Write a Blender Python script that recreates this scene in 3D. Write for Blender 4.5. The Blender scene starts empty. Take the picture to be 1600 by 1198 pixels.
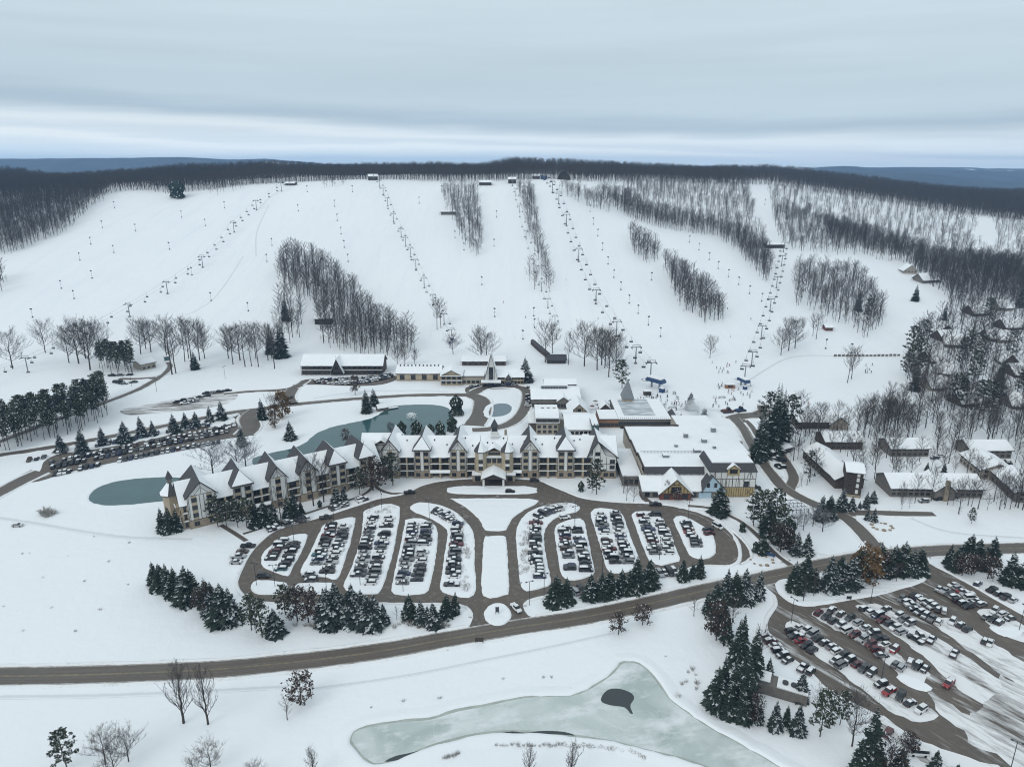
import bpy, bmesh, math, random
import numpy as np
from mathutils import Vector, Matrix
from mathutils.geometry import tessellate_polygon

S = bpy.context.scene
COL = S.collection
R = math.radians
rnd = random.Random(7)

# ------------------------------------------------------------------ camera
CAM_H, FPX, PITCH = 140.0, 1110.0, R(17.1)
cd = bpy.data.cameras.new('camera')
cam = bpy.data.objects.new('camera', cd)
COL.objects.link(cam)
cam.location = (0, 0, CAM_H)
cam.rotation_euler = (R(90) - PITCH, 0, 0)
cd.sensor_width = 36.0
cd.lens = FPX / 1600 * 36.0
cd.clip_start = 1.0
cd.clip_end = 60000.0
S.camera = cam

# ------------------------------------------------------------------ sky, sun, exposure
W = bpy.data.worlds.new('World')
S.world = W
W.use_nodes = True
def build_world():
    nt = W.node_tree
    nt.nodes.clear()
    N = nt.nodes.new
    L = nt.links.new
    out = N('ShaderNodeOutputWorld')
    bg = N('ShaderNodeBackground')
    L(bg.outputs[0], out.inputs[0])
    bg.inputs[1].default_value = 1.0
    sky = N('ShaderNodeTexSky')
    sky.sky_type = 'NISHITA'
    sky.sun_disc = False
    sky.sun_elevation = R(38)
    sky.sun_rotation = R(-140)
    sky.altitude = 200
    dim = N('ShaderNodeVectorMath'); dim.operation = 'SCALE'
    L(sky.outputs[0], dim.inputs[0]); dim.inputs['Scale'].default_value = 0.10
    tc = N('ShaderNodeTexCoord')
    sep = N('ShaderNodeSeparateXYZ')
    L(tc.outputs['Generated'], sep.inputs[0])
    # streaky stratus: noise squeezed in elevation
    mp = N('ShaderNodeMapping')
    mp.inputs['Scale'].default_value = (1.0, 1.0, 17.0)
    L(tc.outputs['Generated'], mp.inputs[0])
    n1 = N('ShaderNodeTexNoise')
    n1.inputs['Scale'].default_value = 2.2
    n1.inputs['Detail'].default_value = 5.0
    n1.inputs['Roughness'].default_value = 0.5
    L(mp.outputs[0], n1.inputs['Vector'])
    mp2 = N('ShaderNodeMapping')
    mp2.inputs['Scale'].default_value = (0.9, 0.9, 5.0)
    mp2.inputs['Location'].default_value = (3.1, 1.7, 0.4)
    L(tc.outputs['Generated'], mp2.inputs[0])
    n2 = N('ShaderNodeTexNoise')
    n2.inputs['Scale'].default_value = 1.5
    n2.inputs['Detail'].default_value = 4.0
    L(mp2.outputs[0], n2.inputs['Vector'])
    # elevation, wobbled by the noise
    m1 = N('ShaderNodeMath'); m1.operation = 'MULTIPLY_ADD'
    L(n1.outputs[0], m1.inputs[0]); m1.inputs[1].default_value = 0.045
    L(sep.outputs[2], m1.inputs[2])
    m2 = N('ShaderNodeMath'); m2.operation = 'MULTIPLY_ADD'
    L(n2.outputs[0], m2.inputs[0]); m2.inputs[1].default_value = 0.05
    L(m1.outputs[0], m2.inputs[2])
    mt = N('ShaderNodeMath'); mt.operation = 'MULTIPLY_ADD'      # the cloud deck tilts down to the right
    L(sep.outputs[0], mt.inputs[0]); mt.inputs[1].default_value = 0.030; L(m2.outputs[0], mt.inputs[2])
    m3 = N('ShaderNodeMath'); m3.operation = 'SUBTRACT'
    L(mt.outputs[0], m3.inputs[0]); m3.inputs[1].default_value = 0.0425
    rp = N('ShaderNodeValToRGB')
    cr = rp.color_ramp
    cr.interpolation = 'EASE'
    stops = SKY_STOPS
    while len(cr.elements) < len(stops):
        cr.elements.new(0.5)
    for e, (p, c) in zip(cr.elements, stops):
        e.position = p
        e.color = (*c, 1)
    L(m3.outputs[0], rp.inputs[0])
    # fine brightness streaks
    m4 = N('ShaderNodeMapRange')
    L(n1.outputs[0], m4.inputs[0])
    m4.inputs[1].default_value = 0.3; m4.inputs[2].default_value = 0.7
    m4.inputs[3].default_value = 0.955; m4.inputs[4].default_value = 1.035
    sc = N('ShaderNodeVectorMath'); sc.operation = 'SCALE'
    L(rp.outputs[0], sc.inputs[0]); L(m4.outputs[0], sc.inputs['Scale'])
    # the overcast brightens towards the zenith (CIE overcast sky)
    mz = N('ShaderNodeMapRange')
    L(sep.outputs[2], mz.inputs[0])
    mz.inputs[1].default_value = 0.20; mz.inputs[2].default_value = 1.0
    mz.inputs[3].default_value = 1.0; mz.inputs[4].default_value = 1.12
    sz = N('ShaderNodeVectorMath'); sz.operation = 'SCALE'
    L(sc.outputs[0], sz.inputs[0]); L(mz.outputs[0], sz.inputs['Scale'])
    mix = N('ShaderNodeMix'); mix.data_type = 'RGBA'
    mix.inputs[0].default_value = 0.94
    L(dim.outputs[0], mix.inputs[6]); L(sz.outputs[0], mix.inputs[7])
    L(mix.outputs[2], bg.inputs[0])
SKY_STOPS = [(0.0, (0.66, 0.81, 0.93)), (0.010, (0.76, 0.875, 0.95)), (0.022, (0.88, 0.955, 0.99)), (0.030, (0.70, 0.80, 0.875)),
             (0.040, (0.80, 0.885, 0.935)), (0.062, (0.455, 0.57, 0.665)), (0.085, (0.56, 0.68, 0.765)), (0.12, (0.555, 0.67, 0.745)),
             (0.17, (0.605, 0.725, 0.79)), (0.26, (0.67, 0.785, 0.845)), (1.0, (0.735, 0.815, 0.85))]
build_world()
sd = bpy.data.lights.new('sun', 'SUN')
sun = bpy.data.objects.new('sun', sd)
COL.objects.link(sun)
sd.energy = 0.85
sd.angle = R(30)
sd.color = (1.0, 0.95, 0.88)
sun.rotation_euler = (R(52), 0, R(-40))
sun.location = (0, 0, 400)
S.view_settings.view_transform = 'Standard'
S.view_settings.look = 'None'
S.view_settings.gamma = 1
S.view_settings.exposure = 0.0
S.view_settings.use_curve_mapping = False
S.cycles.max_bounces = 6
S.cycles.diffuse_bounces = 3
S.cycles.volume_bounces = 3
S.cycles.use_denoising = True
S.cycles.filter_width = 1.1

# ------------------------------------------------------------------ helpers
def ray(u, v):
    xc = (u - 800) / FPX
    yc = -(v - 599) / FPX
    return np.array([xc, math.cos(PITCH) + yc * math.sin(PITCH), -math.sin(PITCH) + yc * math.cos(PITCH)])

def flat(u, v, z=0.0):
    d = ray(u, v)
    k = (z - CAM_H) / d[2]
    return np.array([d[0] * k, d[1] * k, z])

def tag(o, label=None, cat=None, group=None, kind=None):
    if label: o['label'] = label
    if cat: o['category'] = cat
    if group: o['group'] = group
    if kind: o['kind'] = kind
    return o

def link(o, parent=None):
    COL.objects.link(o)
    if parent is not None:
        o.parent = parent
    return o

def thing(name, label, cat, loc=(0, 0, 0), rz=0.0, group=None):
    o = bpy.data.objects.new(name, None)
    o.empty_display_size = 0.5
    link(o)
    o.location = loc
    o.rotation_euler = (0, 0, rz)
    return tag(o, label, cat, group)

class MB:
    """collects shapes; build() links them as one mesh object"""
    def __init__(s):
        s.v, s.f, s.m, s.c, s.uv = [], [], [], [], []
    def face(s, pts, m=0, c=None):
        i = len(s.v)
        s.v.extend([tuple(p) for p in pts])
        s.f.append(tuple(range(i, i + len(pts))))
        s.m.append(m); s.c.append(c)
    def mesh(s, vs, fs, m=0, c=None):
        i = len(s.v)
        s.v.extend([tuple(p) for p in vs])
        for f in fs:
            s.f.append(tuple(i + k for k in f)); s.m.append(m); s.c.append(c)
    def box(s, x0, x1, y0, y1, z0, z1, m=0, c=None, M=None):
        vs = [(x, y, z) for x in (x0, x1) for y in (y0, y1) for z in (z0, z1)]
        if M is not None:
            vs = [tuple(M @ Vector(p)) for p in vs]
        s.mesh(vs, [(0, 1, 3, 2), (4, 6, 7, 5), (0, 4, 5, 1), (2, 3, 7, 6), (0, 2, 6, 4), (1, 5, 7, 3)], m, c)
    def prism(s, poly, y0, y1, m=0, c=None, T=None):
        """poly in (x,z), extruded along y; T maps (x,y,z)->point"""
        n = len(poly)
        vs = [(x, y0, z) for x, z in poly] + [(x, y1, z) for x, z in poly]
        if T: vs = [T(*p) for p in vs]
        fs = [tuple(range(n)), tuple(range(2 * n - 1, n - 1, -1))]
        fs += [((i + 1) % n, i, n + i, n + (i + 1) % n) for i in range(n)]
        s.mesh(vs, fs, m, c)
    def tube(s, p0, p1, r0, r1, n=4, m=0, c=None, cap=False):
        p0 = Vector(p0); p1 = Vector(p1)
        d = p1 - p0
        if d.length < 1e-6: return
        d.normalize()
        a = d.orthogonal().normalized()
        b = d.cross(a)
        vs = []
        for p, r in ((p0, r0), (p1, r1)):
            for i in range(n):
                t = 2 * math.pi * i / n
                vs.append(tuple(p + (a * math.cos(t) + b * math.sin(t)) * r))
        fs = [(i, (i + 1) % n, n + (i + 1) % n, n + i) for i in range(n)]
        if cap:
            fs.append(tuple(range(n - 1, -1, -1))); fs.append(tuple(range(n, 2 * n)))
        s.mesh(vs, fs, m, c)
    def data(s, name, mats, smooth=False):
        me = bpy.data.meshes.new(name)
        me.from_pydata(s.v, [], s.f)
        for m in (mats if isinstance(mats, (list, tuple)) else [mats]):
            me.materials.append(m)
        if any(s.m):
            me.polygons.foreach_set('material_index', s.m)
        if any(c is not None for c in s.c):
            at = me.attributes.new('tint', 'FLOAT_COLOR', 'FACE')
            arr = np.ones((len(s.f), 4), dtype=np.float32)
            for i, c in enumerate(s.c):
                if c is not None: arr[i, :3] = c[:3]
            at.data.foreach_set('color', arr.ravel())
        if smooth:
            me.polygons.foreach_set('use_smooth', [True] * len(s.f))
        me.update()
        return me
    def build(s, name, mats, parent=None, smooth=False, loc=None):
        o = bpy.data.objects.new(name, s.data(name, mats, smooth))
        link(o, parent)
        if loc is not None: o.location = loc
        return o

def inst(name, me, parent=None, loc=(0, 0, 0), rz=0.0, sc=None):
    o = bpy.data.objects.new(name, me)
    link(o, parent)
    o.location = loc
    o.rotation_euler = (0, 0, rz)
    if sc is not None:
        o.scale = (sc, sc, sc) if isinstance(sc, (int, float)) else sc
    return o

# ------------------------------------------------------------------ materials
class NT:
    def __init__(s, name, rough=0.7, spec=0.3):
        s.mat = bpy.data.materials.new(name)
        s.mat.use_nodes = True
        s.nt = s.mat.node_tree
        s.b = s.nt.nodes['Principled BSDF']
        s.b.inputs['Roughness'].default_value = rough
        s.b.inputs['Specular IOR Level'].default_value = spec
        s.tc = s.nt.nodes.new('ShaderNodeTexCoord')
        s.geo = s.nt.nodes.new('ShaderNodeNewGeometry')
    def L(s, a, b): s.nt.links.new(a, b)
    def pos(s): return s.geo.outputs['Position']
    def noise(s, scale, detail=4, rough=0.55, vec=None, stretch=None, rotz=0.0, dist=0.0):
        n = s.nt.nodes.new('ShaderNodeTexNoise')
        n.inputs['Scale'].default_value = scale
        n.inputs['Detail'].default_value = detail
        n.inputs['Roughness'].default_value = rough
        n.inputs['Distortion'].default_value = dist
        v = vec if vec is not None else s.pos()
        if stretch is not None or rotz:
            mp = s.nt.nodes.new('ShaderNodeMapping')
            mp.vector_type = 'TEXTURE' if rotz else 'POINT'
            if rotz:
                mp.inputs['Rotation'].default_value = (0, 0, rotz)
                st = stretch or (1, 1, 1)
                mp.inputs['Scale'].default_value = tuple(1 / q for q in st)
            else:
                mp.inputs['Scale'].default_value = stretch
            s.L(v, mp.inputs[0]); v = mp.outputs[0]
        s.L(v, n.inputs['Vector'])
        return n.outputs['Fac']
    def rng(s, x, a, b, c=0.0, d=1.0):
        n = s.nt.nodes.new('ShaderNodeMapRange')
        s.L(x, n.inputs[0])
        for i, q in enumerate((a, b, c, d)): n.inputs[i + 1].default_value = q
        return n.outputs[0]
    def math(s, op, a, b=None):
        n = s.nt.nodes.new('ShaderNodeMath'); n.operation = op
        for i, q in enumerate((a, b)):
            if q is None: continue
            if isinstance(q, (int, float)): n.inputs[i].default_value = q
            else: s.L(q, n.inputs[i])
        return n.outputs[0]
    def mix(s, fac, a, b, mode='MIX'):
        n = s.nt.nodes.new('ShaderNodeMix'); n.data_type = 'RGBA'; n.blend_type = mode
        if isinstance(fac, (int, float)): n.inputs[0].default_value = fac
        else: s.L(fac, n.inputs[0])
        for i, q in ((6, a), (7, b)):
            if isinstance(q, tuple): n.inputs[i].default_value = (*q[:3], 1)
            else: s.L(q, n.inputs[i])
        return n.outputs[2]
    def attr(s, name):
        n = s.nt.nodes.new('ShaderNodeAttribute'); n.attribute_name = name
        return n.outputs['Color']
    def uv(s):
        n = s.nt.nodes.new('ShaderNodeSeparateXYZ')
        s.L(s.tc.outputs['UV'], n.inputs[0])
        return n.outputs[0], n.outputs[1]
    def objrand(s):
        n = s.nt.nodes.new('ShaderNodeObjectInfo')
        return n.outputs['Random'], n.outputs['Color']
    def base(s, c):
        if isinstance(c, tuple): s.b.inputs['Base Color'].default_value = (*c[:3], 1)
        else: s.L(c, s.b.inputs['Base Color'])
        return s
    def bump(s, h, strength=0.3, dist=0.3):
        n = s.nt.nodes.new('ShaderNodeBump')
        n.inputs['Strength'].default_value = strength
        n.inputs['Distance'].default_value = dist
        s.L(h, n.inputs['Height']); s.L(n.outputs[0], s.b.inputs['Normal'])
        return s
    def rough(s, x):
        s.L(x, s.b.inputs['Roughness']); return s

SNOW = (0.83, 0.845, 0.86)
ROADC = (0.103, 0.085, 0.070)
def simple(name, c, rough=0.7, var=0.12, scale=0.6, spec=0.3, metal=0.0):
    t = NT(name, rough, spec)
    n = t.noise(scale, 4)
    k = t.rng(n, 0.25, 0.75, 1 - var, 1 + var)
    v = t.nt.nodes.new('ShaderNodeVectorMath'); v.operation = 'SCALE'
    v.inputs[0].default_value = c[:3]
    t.L(k, v.inputs['Scale'])
    t.base(v.outputs[0])
    t.b.inputs['Metallic'].default_value = metal
    return t.mat

def m_snow():
    t = NT('snow', 0.65, 0.2)
    a = t.noise(0.012, 5, 0.6)
    b = t.noise(0.22, 5, 0.6)
    g = t.noise(0.05, 4, 0.6, stretch=(1.0, 0.16, 1.0), rotz=0.35)
    c = t.mix(t.rng(a, 0.35, 0.7), SNOW, (0.795, 0.82, 0.845))
    c = t.mix(t.rng(g, 0.55, 0.85, 0, 0.4), c, (0.77, 0.80, 0.835))
    d = t.noise(0.7, 5, 0.7)
    c = t.mix(t.rng(d, 0.74, 0.83, 0, 0.30), c, (0.50, 0.48, 0.44))
    t.base(c)
    h = t.math('ADD', b, t.math('MULTIPLY', a, 2.0))
    h = t.math('ADD', h, t.math('MULTIPLY', g, 1.2))
    t.bump(h, 0.5, 0.6)
    return t.mat

def m_piste():
    """groomed and skied snow with faint tracks running down the hill"""
    t = NT('piste_snow', 0.65, 0.2)
    a = t.noise(0.008, 5, 0.6)
    g = t.noise(0.09, 5, 0.65, stretch=(1.0, 0.07, 0.12), rotz=-0.05)
    b = t.noise(0.3, 4, 0.6)
    c = t.mix(t.rng(a, 0.35, 0.7), SNOW, (0.80, 0.82, 0.845))
    c = t.mix(t.rng(g, 0.5, 0.8, 0, 0.7), c, (0.745, 0.775, 0.815))
    k = t.noise(0.25, 5, 0.7, stretch=(1.0, 0.045, 0.10), rotz=0.08)
    c = t.mix(t.rng(k, 0.57, 0.70, 0, 0.55), c, (0.74, 0.77, 0.81))
    t.base(c)
    h = t.math('ADD', t.math('ADD', t.math('MULTIPLY', g, 2.5), t.math('MULTIPLY', k, 1.0)), b)
    t.bump(h, 0.4, 0.6)
    return t.mat

def m_road(name='slushy_asphalt', snowy=0.55, base=ROADC):
    """wet, salted asphalt; u runs along the road in metres, v across it from -1 to 1"""
    t = NT(name, 0.55, 0.4)
    u, v = t.uv()
    n1 = t.noise(0.12, 5, 0.6)
    n2 = t.noise(0.9, 5, 0.7)
    c = t.mix(t.rng(n1, 0.3, 0.7), base, tuple(q * 1.35 for q in base))
    c = t.mix(t.rng(n2, 0.35, 0.75, 0, 0.6), c, tuple(q * 0.72 for q in base))
    cmb = t.nt.nodes.new('ShaderNodeCombineXYZ')
    t.L(t.math('MULTIPLY', u, 0.012), cmb.inputs[0]); t.L(t.math('MULTIPLY', v, 5.0), cmb.inputs[1])
    st = t.noise(1.6, 4, 0.6, vec=cmb.outputs[0])
    c = t.mix(t.rng(st, 0.5, 0.72, 0, 0.45), c, (0.24, 0.225, 0.205))
    av = t.math('ABSOLUTE', v)
    e = t.math('ADD', av, t.math('MULTIPLY', t.noise(0.5, 5, 0.7), 0.42))
    c = t.mix(t.rng(e, 1.00, 1.20, 0, 0.85), c, (0.42, 0.39, 0.35))
    c = t.mix(t.rng(e, 1.13, 1.26), c, (0.74, 0.745, 0.745))
    t.base(c)
    t.rough(t.rng(n1, 0.3, 0.7, 0.4, 0.75))
    return t.mat

def m_lot(name, lo, hi, rot=0.0, st=(1, 1, 1), base=ROADC):
    """parking asphalt under patchy, driven-over snow"""
    t = NT(name, 0.6, 0.35)
    n1 = t.noise(0.06, 5, 0.6)
    n2 = t.noise(0.8, 5, 0.7)
    n3 = t.noise(0.11, 6, 0.68, stretch=st, rotz=rot)
    n4 = t.noise(0.5, 4, 0.6, stretch=st, rotz=rot)
    c = t.mix(t.rng(n1, 0.3, 0.7), base, tuple(q * 1.4 for q in base))
    c = t.mix(t.rng(n2, 0.35, 0.75, 0, 0.6), c, tuple(q * 0.7 for q in base))
    c = t.mix(t.rng(n4, 0.52, 0.75, 0, 0.4), c, (0.30, 0.28, 0.255))
    s = t.math('ADD', n3, t.math('MULTIPLY', t.math('SUBTRACT', n4, 0.5), 0.35))
    c = t.mix(t.rng(s, lo, hi), c, (0.76, 0.765, 0.77))
    t.base(c)
    t.rough(t.rng(n1, 0.3, 0.7, 0.45, 0.8))
    return t.mat

M = {}
M['snow'] = m_snow()
M['piste'] = m_piste()
M['road'] = m_road()
M['lot'] = m_lot('lot_asphalt', 0.68, 0.78)
M['snowbank'] = None
def m_bank():
    t = NT('ploughed_snow', 0.7, 0.2)
    n = t.noise(0.55, 6, 0.7)
    c = t.mix(t.rng(n, 0.56, 0.76, 0, 0.75), (0.80, 0.81, 0.82), (0.46, 0.43, 0.385))
    t.base(c); t.bump(t.noise(1.1, 5, 0.7), 0.7, 0.4)
    return t.mat
M['snowbank'] = m_bank()
def m_track():
    t = NT('packed_snow', 0.6, 0.2)
    u, v = t.uv()
    n = t.noise(0.35, 5, 0.7)
    k = t.math('ADD', t.math('ABSOLUTE', v), t.math('MULTIPLY', n, 0.9))
    c = t.mix(t.rng(k, 0.75, 1.25), (0.66, 0.68, 0.70), (0.82, 0.835, 0.85))
    t.base(c); t.bump(n, 0.6, 0.4)
    return t.mat
M['track'] = m_track()
M['roof_snow'] = simple('roof_snow', (0.835, 0.85, 0.865), 0.7, 0.03, 0.2, 0.2)
M['bark'] = simple('bark', (0.085, 0.073, 0.066), 0.9, 0.25, 1.5, 0.1)
# ------------------------------------------------------------------ terrain
# ridge: where the hill crest meets the woods in each direction; foot: where the slopes begin
_ru = np.array([-900, -400, 0, 165, 300, 440, 560, 700, 870, 1000, 1200, 1300, 1400, 1500, 1600, 1900, 2500.])
_rv = np.array([330, 306, 297, 292, 289, 285, 280, 280, 279, 279, 281, 293, 306, 317, 323, 340, 370.])
_rY = np.array([900, 980, 1020, 1030, 1030, 1030, 1030, 1020, 1030, 1150, 1320, 1330, 1300, 1250, 1200, 1050, 900.])
_bu = np.array([-900, 0, 200, 450, 600, 800, 900, 1100, 1200, 1400, 1600, 2500.])
_bv = np.array([590, 572, 572, 562, 549, 560, 572, 590, 600, 612, 650, 720.])
_rd = np.array([ray(u, v) for u, v in zip(_ru, _rv)])
_rt = _rd[:, 0] / _rd[:, 1]
_rZ = CAM_H + _rd[:, 2] / _rd[:, 1] * _rY
_bp = np.array([flat(u, v) for u, v in zip(_bu, _bv)])
_bt = _bp[:, 0] / _bp[:, 1]
def _prof(s):
    s = np.clip(s, 0, 1) * 1.12
    toe = s * s / 0.24
    lin = s - 0.06
    q = s - 0.88
    top = 0.82 + q - q * q / 0.48
    return np.where(s < 0.12, toe, np.where(s < 0.88, lin, top)) / 0.94
def height(X, Y):
    X = np.asarray(X, float); Y = np.asarray(Y, float)
    Ys = np.maximum(Y, 30.0)
    t = X / Ys
    Yr = np.interp(t, _rt, _rY); Zr = np.interp(t, _rt, _rZ); Yb = np.interp(t, _bt, _bp[:, 1])
    s = (Ys - Yb) / (Yr - Yb)
    z = Zr * _prof(s)
    k = np.clip(s, 0, 1) * np.clip((1.0 - s) * 4, 0, 1)
    z = z + k * (3.2 * np.sin(X * 0.021 + Y * 0.006 + 1.0) + 2.2 * np.sin(X * 0.043 - Y * 0.017 + 2.0) + 1.2 * np.sin(Y * 0.031 + X * 0.011))
    q = np.clip((Ys - Yr) / 90.0, 0, 1)
    z = z + (7.0 + 3.0 * np.sin(X * 0.013 + 0.8) + 1.5 * np.sin(X * 0.031)) * q * q * (3 - 2 * q)
    over = np.maximum(Ys - Yr - 110, 0)
    z = z - np.minimum(0.10 * over, 150 * (1 - np.exp(-over / 900)))
    return z
def ground(u, v):
    """point of the terrain seen at a place of the photograph"""
    d = ray(u, v)
    if d[2] < -0.09 and v > 600:
        p = flat(u, v)
        if abs(float(height(p[0], p[1]))) < 0.02: return p
    Y = np.arange(120.0, 1700.0, 3.0)
    k = Y / d[1]
    gap = CAM_H + d[2] * k - height(d[0] * k, Y)
    i = np.argmax(gap < 0)
    if gap[i] >= 0:
        i = int(np.argmin(gap[:470])); y = Y[i]
        return np.array([d[0] * y / d[1], y, float(height(d[0] * y / d[1], y))])
    a, b = Y[max(i - 1, 0)], Y[i]
    for _ in range(12):
        m = 0.5 * (a + b)
        if CAM_H + d[2] * m / d[1] - float(height(d[0] * m / d[1], m)) < 0: b = m
        else: a = m
    x = d[0] * b / d[1]
    return np.array([x, b, float(height(x, b))])
def gz(x, y): return float(height(x, y))

def build_ground():
    Ys = np.concatenate([np.arange(70, 480, 12.0), np.arange(480, 1500, 5.0), np.geomspace(1500, 4200, 40)])
    ts = np.linspace(-1.75, 1.75, 281)
    YY, TT = np.meshgrid(Ys, ts, indexing='ij')
    XX = YY * TT
    ZZ = height(XX, YY)
    n, m = YY.shape
    vs = np.stack([XX, YY, ZZ], -1).reshape(-1, 3)
    i = np.arange((n - 1) * m).reshape(n - 1, m)[:, :-1].ravel()
    fs = np.stack([i, i + 1, i + m + 1, i + m], -1)
    me = bpy.data.meshes.new('snow_ground')
    me.from_pydata(vs.tolist(), [], fs.tolist())
    me.materials.append(M['snow']); me.materials.append(M['piste'])
    cz = ZZ[:-1, :-1].ravel()
    me.polygons.foreach_set('material_index', (cz > 3).astype(int).tolist())
    me.polygons.foreach_set('use_smooth', [True] * len(fs))
    me.update()
    o = link(bpy.data.objects.new('snow_ground', me))
    tag(o, 'snow covered valley floor and groomed ski slopes', None, None, 'structure')
build_ground()

# far country: wooded hills with snowy clearings out to the horizon
def m_far():
    t = NT('far_woods', 0.9, 0.05)
    a = t.noise(0.0011, 6, 0.62, stretch=(0.7, 0.5, 1.0))
    b = t.noise(0.006, 5, 0.65)
    c = t.mix(t.rng(b, 0.3, 0.7), (0.028, 0.03, 0.032), (0.062, 0.062, 0.064))
    s = t.math('ADD', a, t.math('MULTIPLY', t.math('SUBTRACT', b, 0.5), 0.25))
    c = t.mix(t.rng(s, 0.62, 0.66), c, (0.75, 0.77, 0.79))
    t.base(c)
    return t.mat
M['far'] = m_far()
def _vn(x, seed):
    i = np.floor(x).astype(int); f = x - i; f = f * f * (3 - 2 * f)
    h = lambda k: np.modf(np.abs(np.sin((k + seed * 57.3) * 12.9898) * 43758.5453))[0]
    return h(i) * (1 - f) + h(i + 1) * f
def far_hill(name, Y, us, vs, depth, seed, rough, front_z):
    """a ridge whose skyline passes the given places, with a real back slope"""
    n = 160
    uu = np.linspace(us[0], us[-1], n)
    vv = np.interp(uu, us, vs) + (_vn(uu / 60.0, seed) - 0.5) * rough + (_vn(uu / 23.0, seed + 3) - 0.5) * rough * 0.4
    rows = np.array([0, .15, .3, .45, .6, .75, .88, 1.0, 1.15, 1.5, 2.0])
    V = []
    for k, r in enumerate(rows):
        for j in range(n):
            d = ray(uu[j], vv[j]); kk = Y / d[1]
            top = CAM_H + d[2] * kk
            f = math.sin(min(r, 1) * math.pi / 2) ** 1.3 if r <= 1 else 1 - (r - 1) ** 2 * 0.9
            y = Y + (r - 1) * depth
            x = d[0] * kk * (1 + (r - 1) * depth / Y)
            wob = (_vn(np.array([uu[j] / 40.0 + k * 7.1]), seed + 9)[0] - 0.5) * 0.2 if 0 < r < 1 else 0
            V.append((x, y, front_z + (top - front_z) * (f + wob * (1 - f))))
    F = [(k * n + j, k * n + j + 1, (k + 1) * n + j + 1, (k + 1) * n + j) for k in range(len(rows) - 1) for j in range(n - 1)]
    mb = MB(); mb.mesh(V, F)
    o = mb.build(name, M['far'], None, True)
    tag(o, None, None, None, 'structure')
    return o
far_hill('hills', 4300, [-700, 0, 200, 420, 560, 760, 1000, 1180, 1300, 1450, 1600, 2300], [262, 268, 268, 274, 292, 296, 282, 276, 268, 272, 284, 300], 1100, 1, 3, -90)
far_hill('hills', 5600, [-700, 0, 250, 420, 520, 700, 850, 1000, 1200, 1320, 1450, 1600, 2300], [244, 247.5, 246.5, 249, 257, 260, 259, 261, 262, 259.5, 264, 267, 266], 1500, 2, 2.5, -120)
far_hill('hills', 7400, [-700, 0, 300, 600, 900, 1200, 1300, 1420, 1600, 2300], [251, 250, 251, 257.5, 257.5, 261, 262, 261.5, 263, 262], 1500, 4, 1.6, -120)
def far_plain():
    mb = MB()
    mb.face([(-15000, 1900, -160), (15000, 1900, -160), (15000, 9800, -160), (-15000, 9800, -160)])
    o = mb.build('terrain', M['far'])
    tag(o, None, None, None, 'structure')
far_plain()

# hazy air over the whole country
def haze():
    mb = MB(); mb.box(-16000, 16000, -600, 10000, -161.5, 232)
    m = bpy.data.materials.new('haze_air'); m.use_nodes = True
    nt = m.node_tree; nt.nodes.clear()
    o = nt.nodes.new('ShaderNodeOutputMaterial'); v = nt.nodes.new('ShaderNodeVolumePrincipled')
    v.inputs['Color'].default_value = (0.38, 0.64, 1.0, 1)
    v.inputs['Density'].default_value = 7.5e-5
    nt.links.new(v.outputs[0], o.inputs['Volume'])
    ob = mb.build('haze', m)
    tag(ob, 'pale winter haze', None, None, 'stuff')
haze()
# ------------------------------------------------------------------ roads, lots, ponds
def catmull(P, step=2.5, closed=False):
    P = [np.array(p, float) for p in P]
    n = len(P)
    out = []
    rng = range(n if closed else n - 1)
    for i in rng:
        if closed: a, b, c, d = P[(i - 1) % n], P[i], P[(i + 1) % n], P[(i + 2) % n]
        else: a, b, c, d = P[max(i - 1, 0)], P[i], P[i + 1], P[min(i + 2, n - 1)]
        k = max(2, int(np.linalg.norm(c - b) / step))
        for j in range(k):
            t = j / k
            out.append(0.5 * ((2 * b) + (c - a) * t + (2 * a - 5 * b + 4 * c - d) * t * t + (3 * b - a - 3 * c + d) * t ** 3))
    if not closed: out.append(P[-1])
    return np.array(out)
def offs(P, closed=False):
    """unit left normals of a plan polyline"""
    P = np.array(P)[:, :2]
    if closed: T = np.roll(P, -1, 0) - np.roll(P, 1, 0)
    else:
        T = np.gradient(P, axis=0)
    T = T / np.maximum(np.linalg.norm(T, axis=1, keepdims=True), 1e-9)
    return np.stack([-T[:, 1], T[:, 0]], 1)
def pts(px): return [ground(u, v) for u, v in px]
def set_uv(me, uvs):
    l = me.uv_layers.new(name='UVMap')
    vi = np.zeros(len(me.loops), dtype=np.int32)
    me.loops.foreach_get('vertex_index', vi)
    l.data.foreach_set('uv', np.asarray(uvs, dtype=np.float32)[vi].ravel())
def road(name, px, width, lift=0.06, mat='road', banks=True, label=None, bank_h=0.55):
    P = catmull(pts(px), 3.0)
    w = np.interp(np.linspace(0, 1, len(P)), np.linspace(0, 1, len(width)), width) if isinstance(width, (list, tuple)) else np.full(len(P), width)
    N = offs(P)
    d = np.concatenate([[0], np.cumsum(np.linalg.norm(np.diff(P[:, :2], axis=0), axis=1))])
    cols = [-1, -0.5, 0, 0.5, 1]
    V, UV = [], []
    for i in range(len(P)):
        for c in cols:
            x, y = P[i, :2] + N[i] * c * w[i] / 2
            V.append((x, y, gz(x, y) + lift)); UV.append((d[i], c))
    m = len(cols)
    F = [(i * m + j, (i + 1) * m + j, (i + 1) * m + j + 1, i * m + j + 1) for i in range(len(P) - 1) for j in range(m - 1)]
    mb = MB(); mb.mesh(V, F)
    o = mb.build(name, M[mat])
    set_uv(o.data, UV)
    tag(o, label, None, None, 'structure')
    return o, P, N, w
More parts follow.
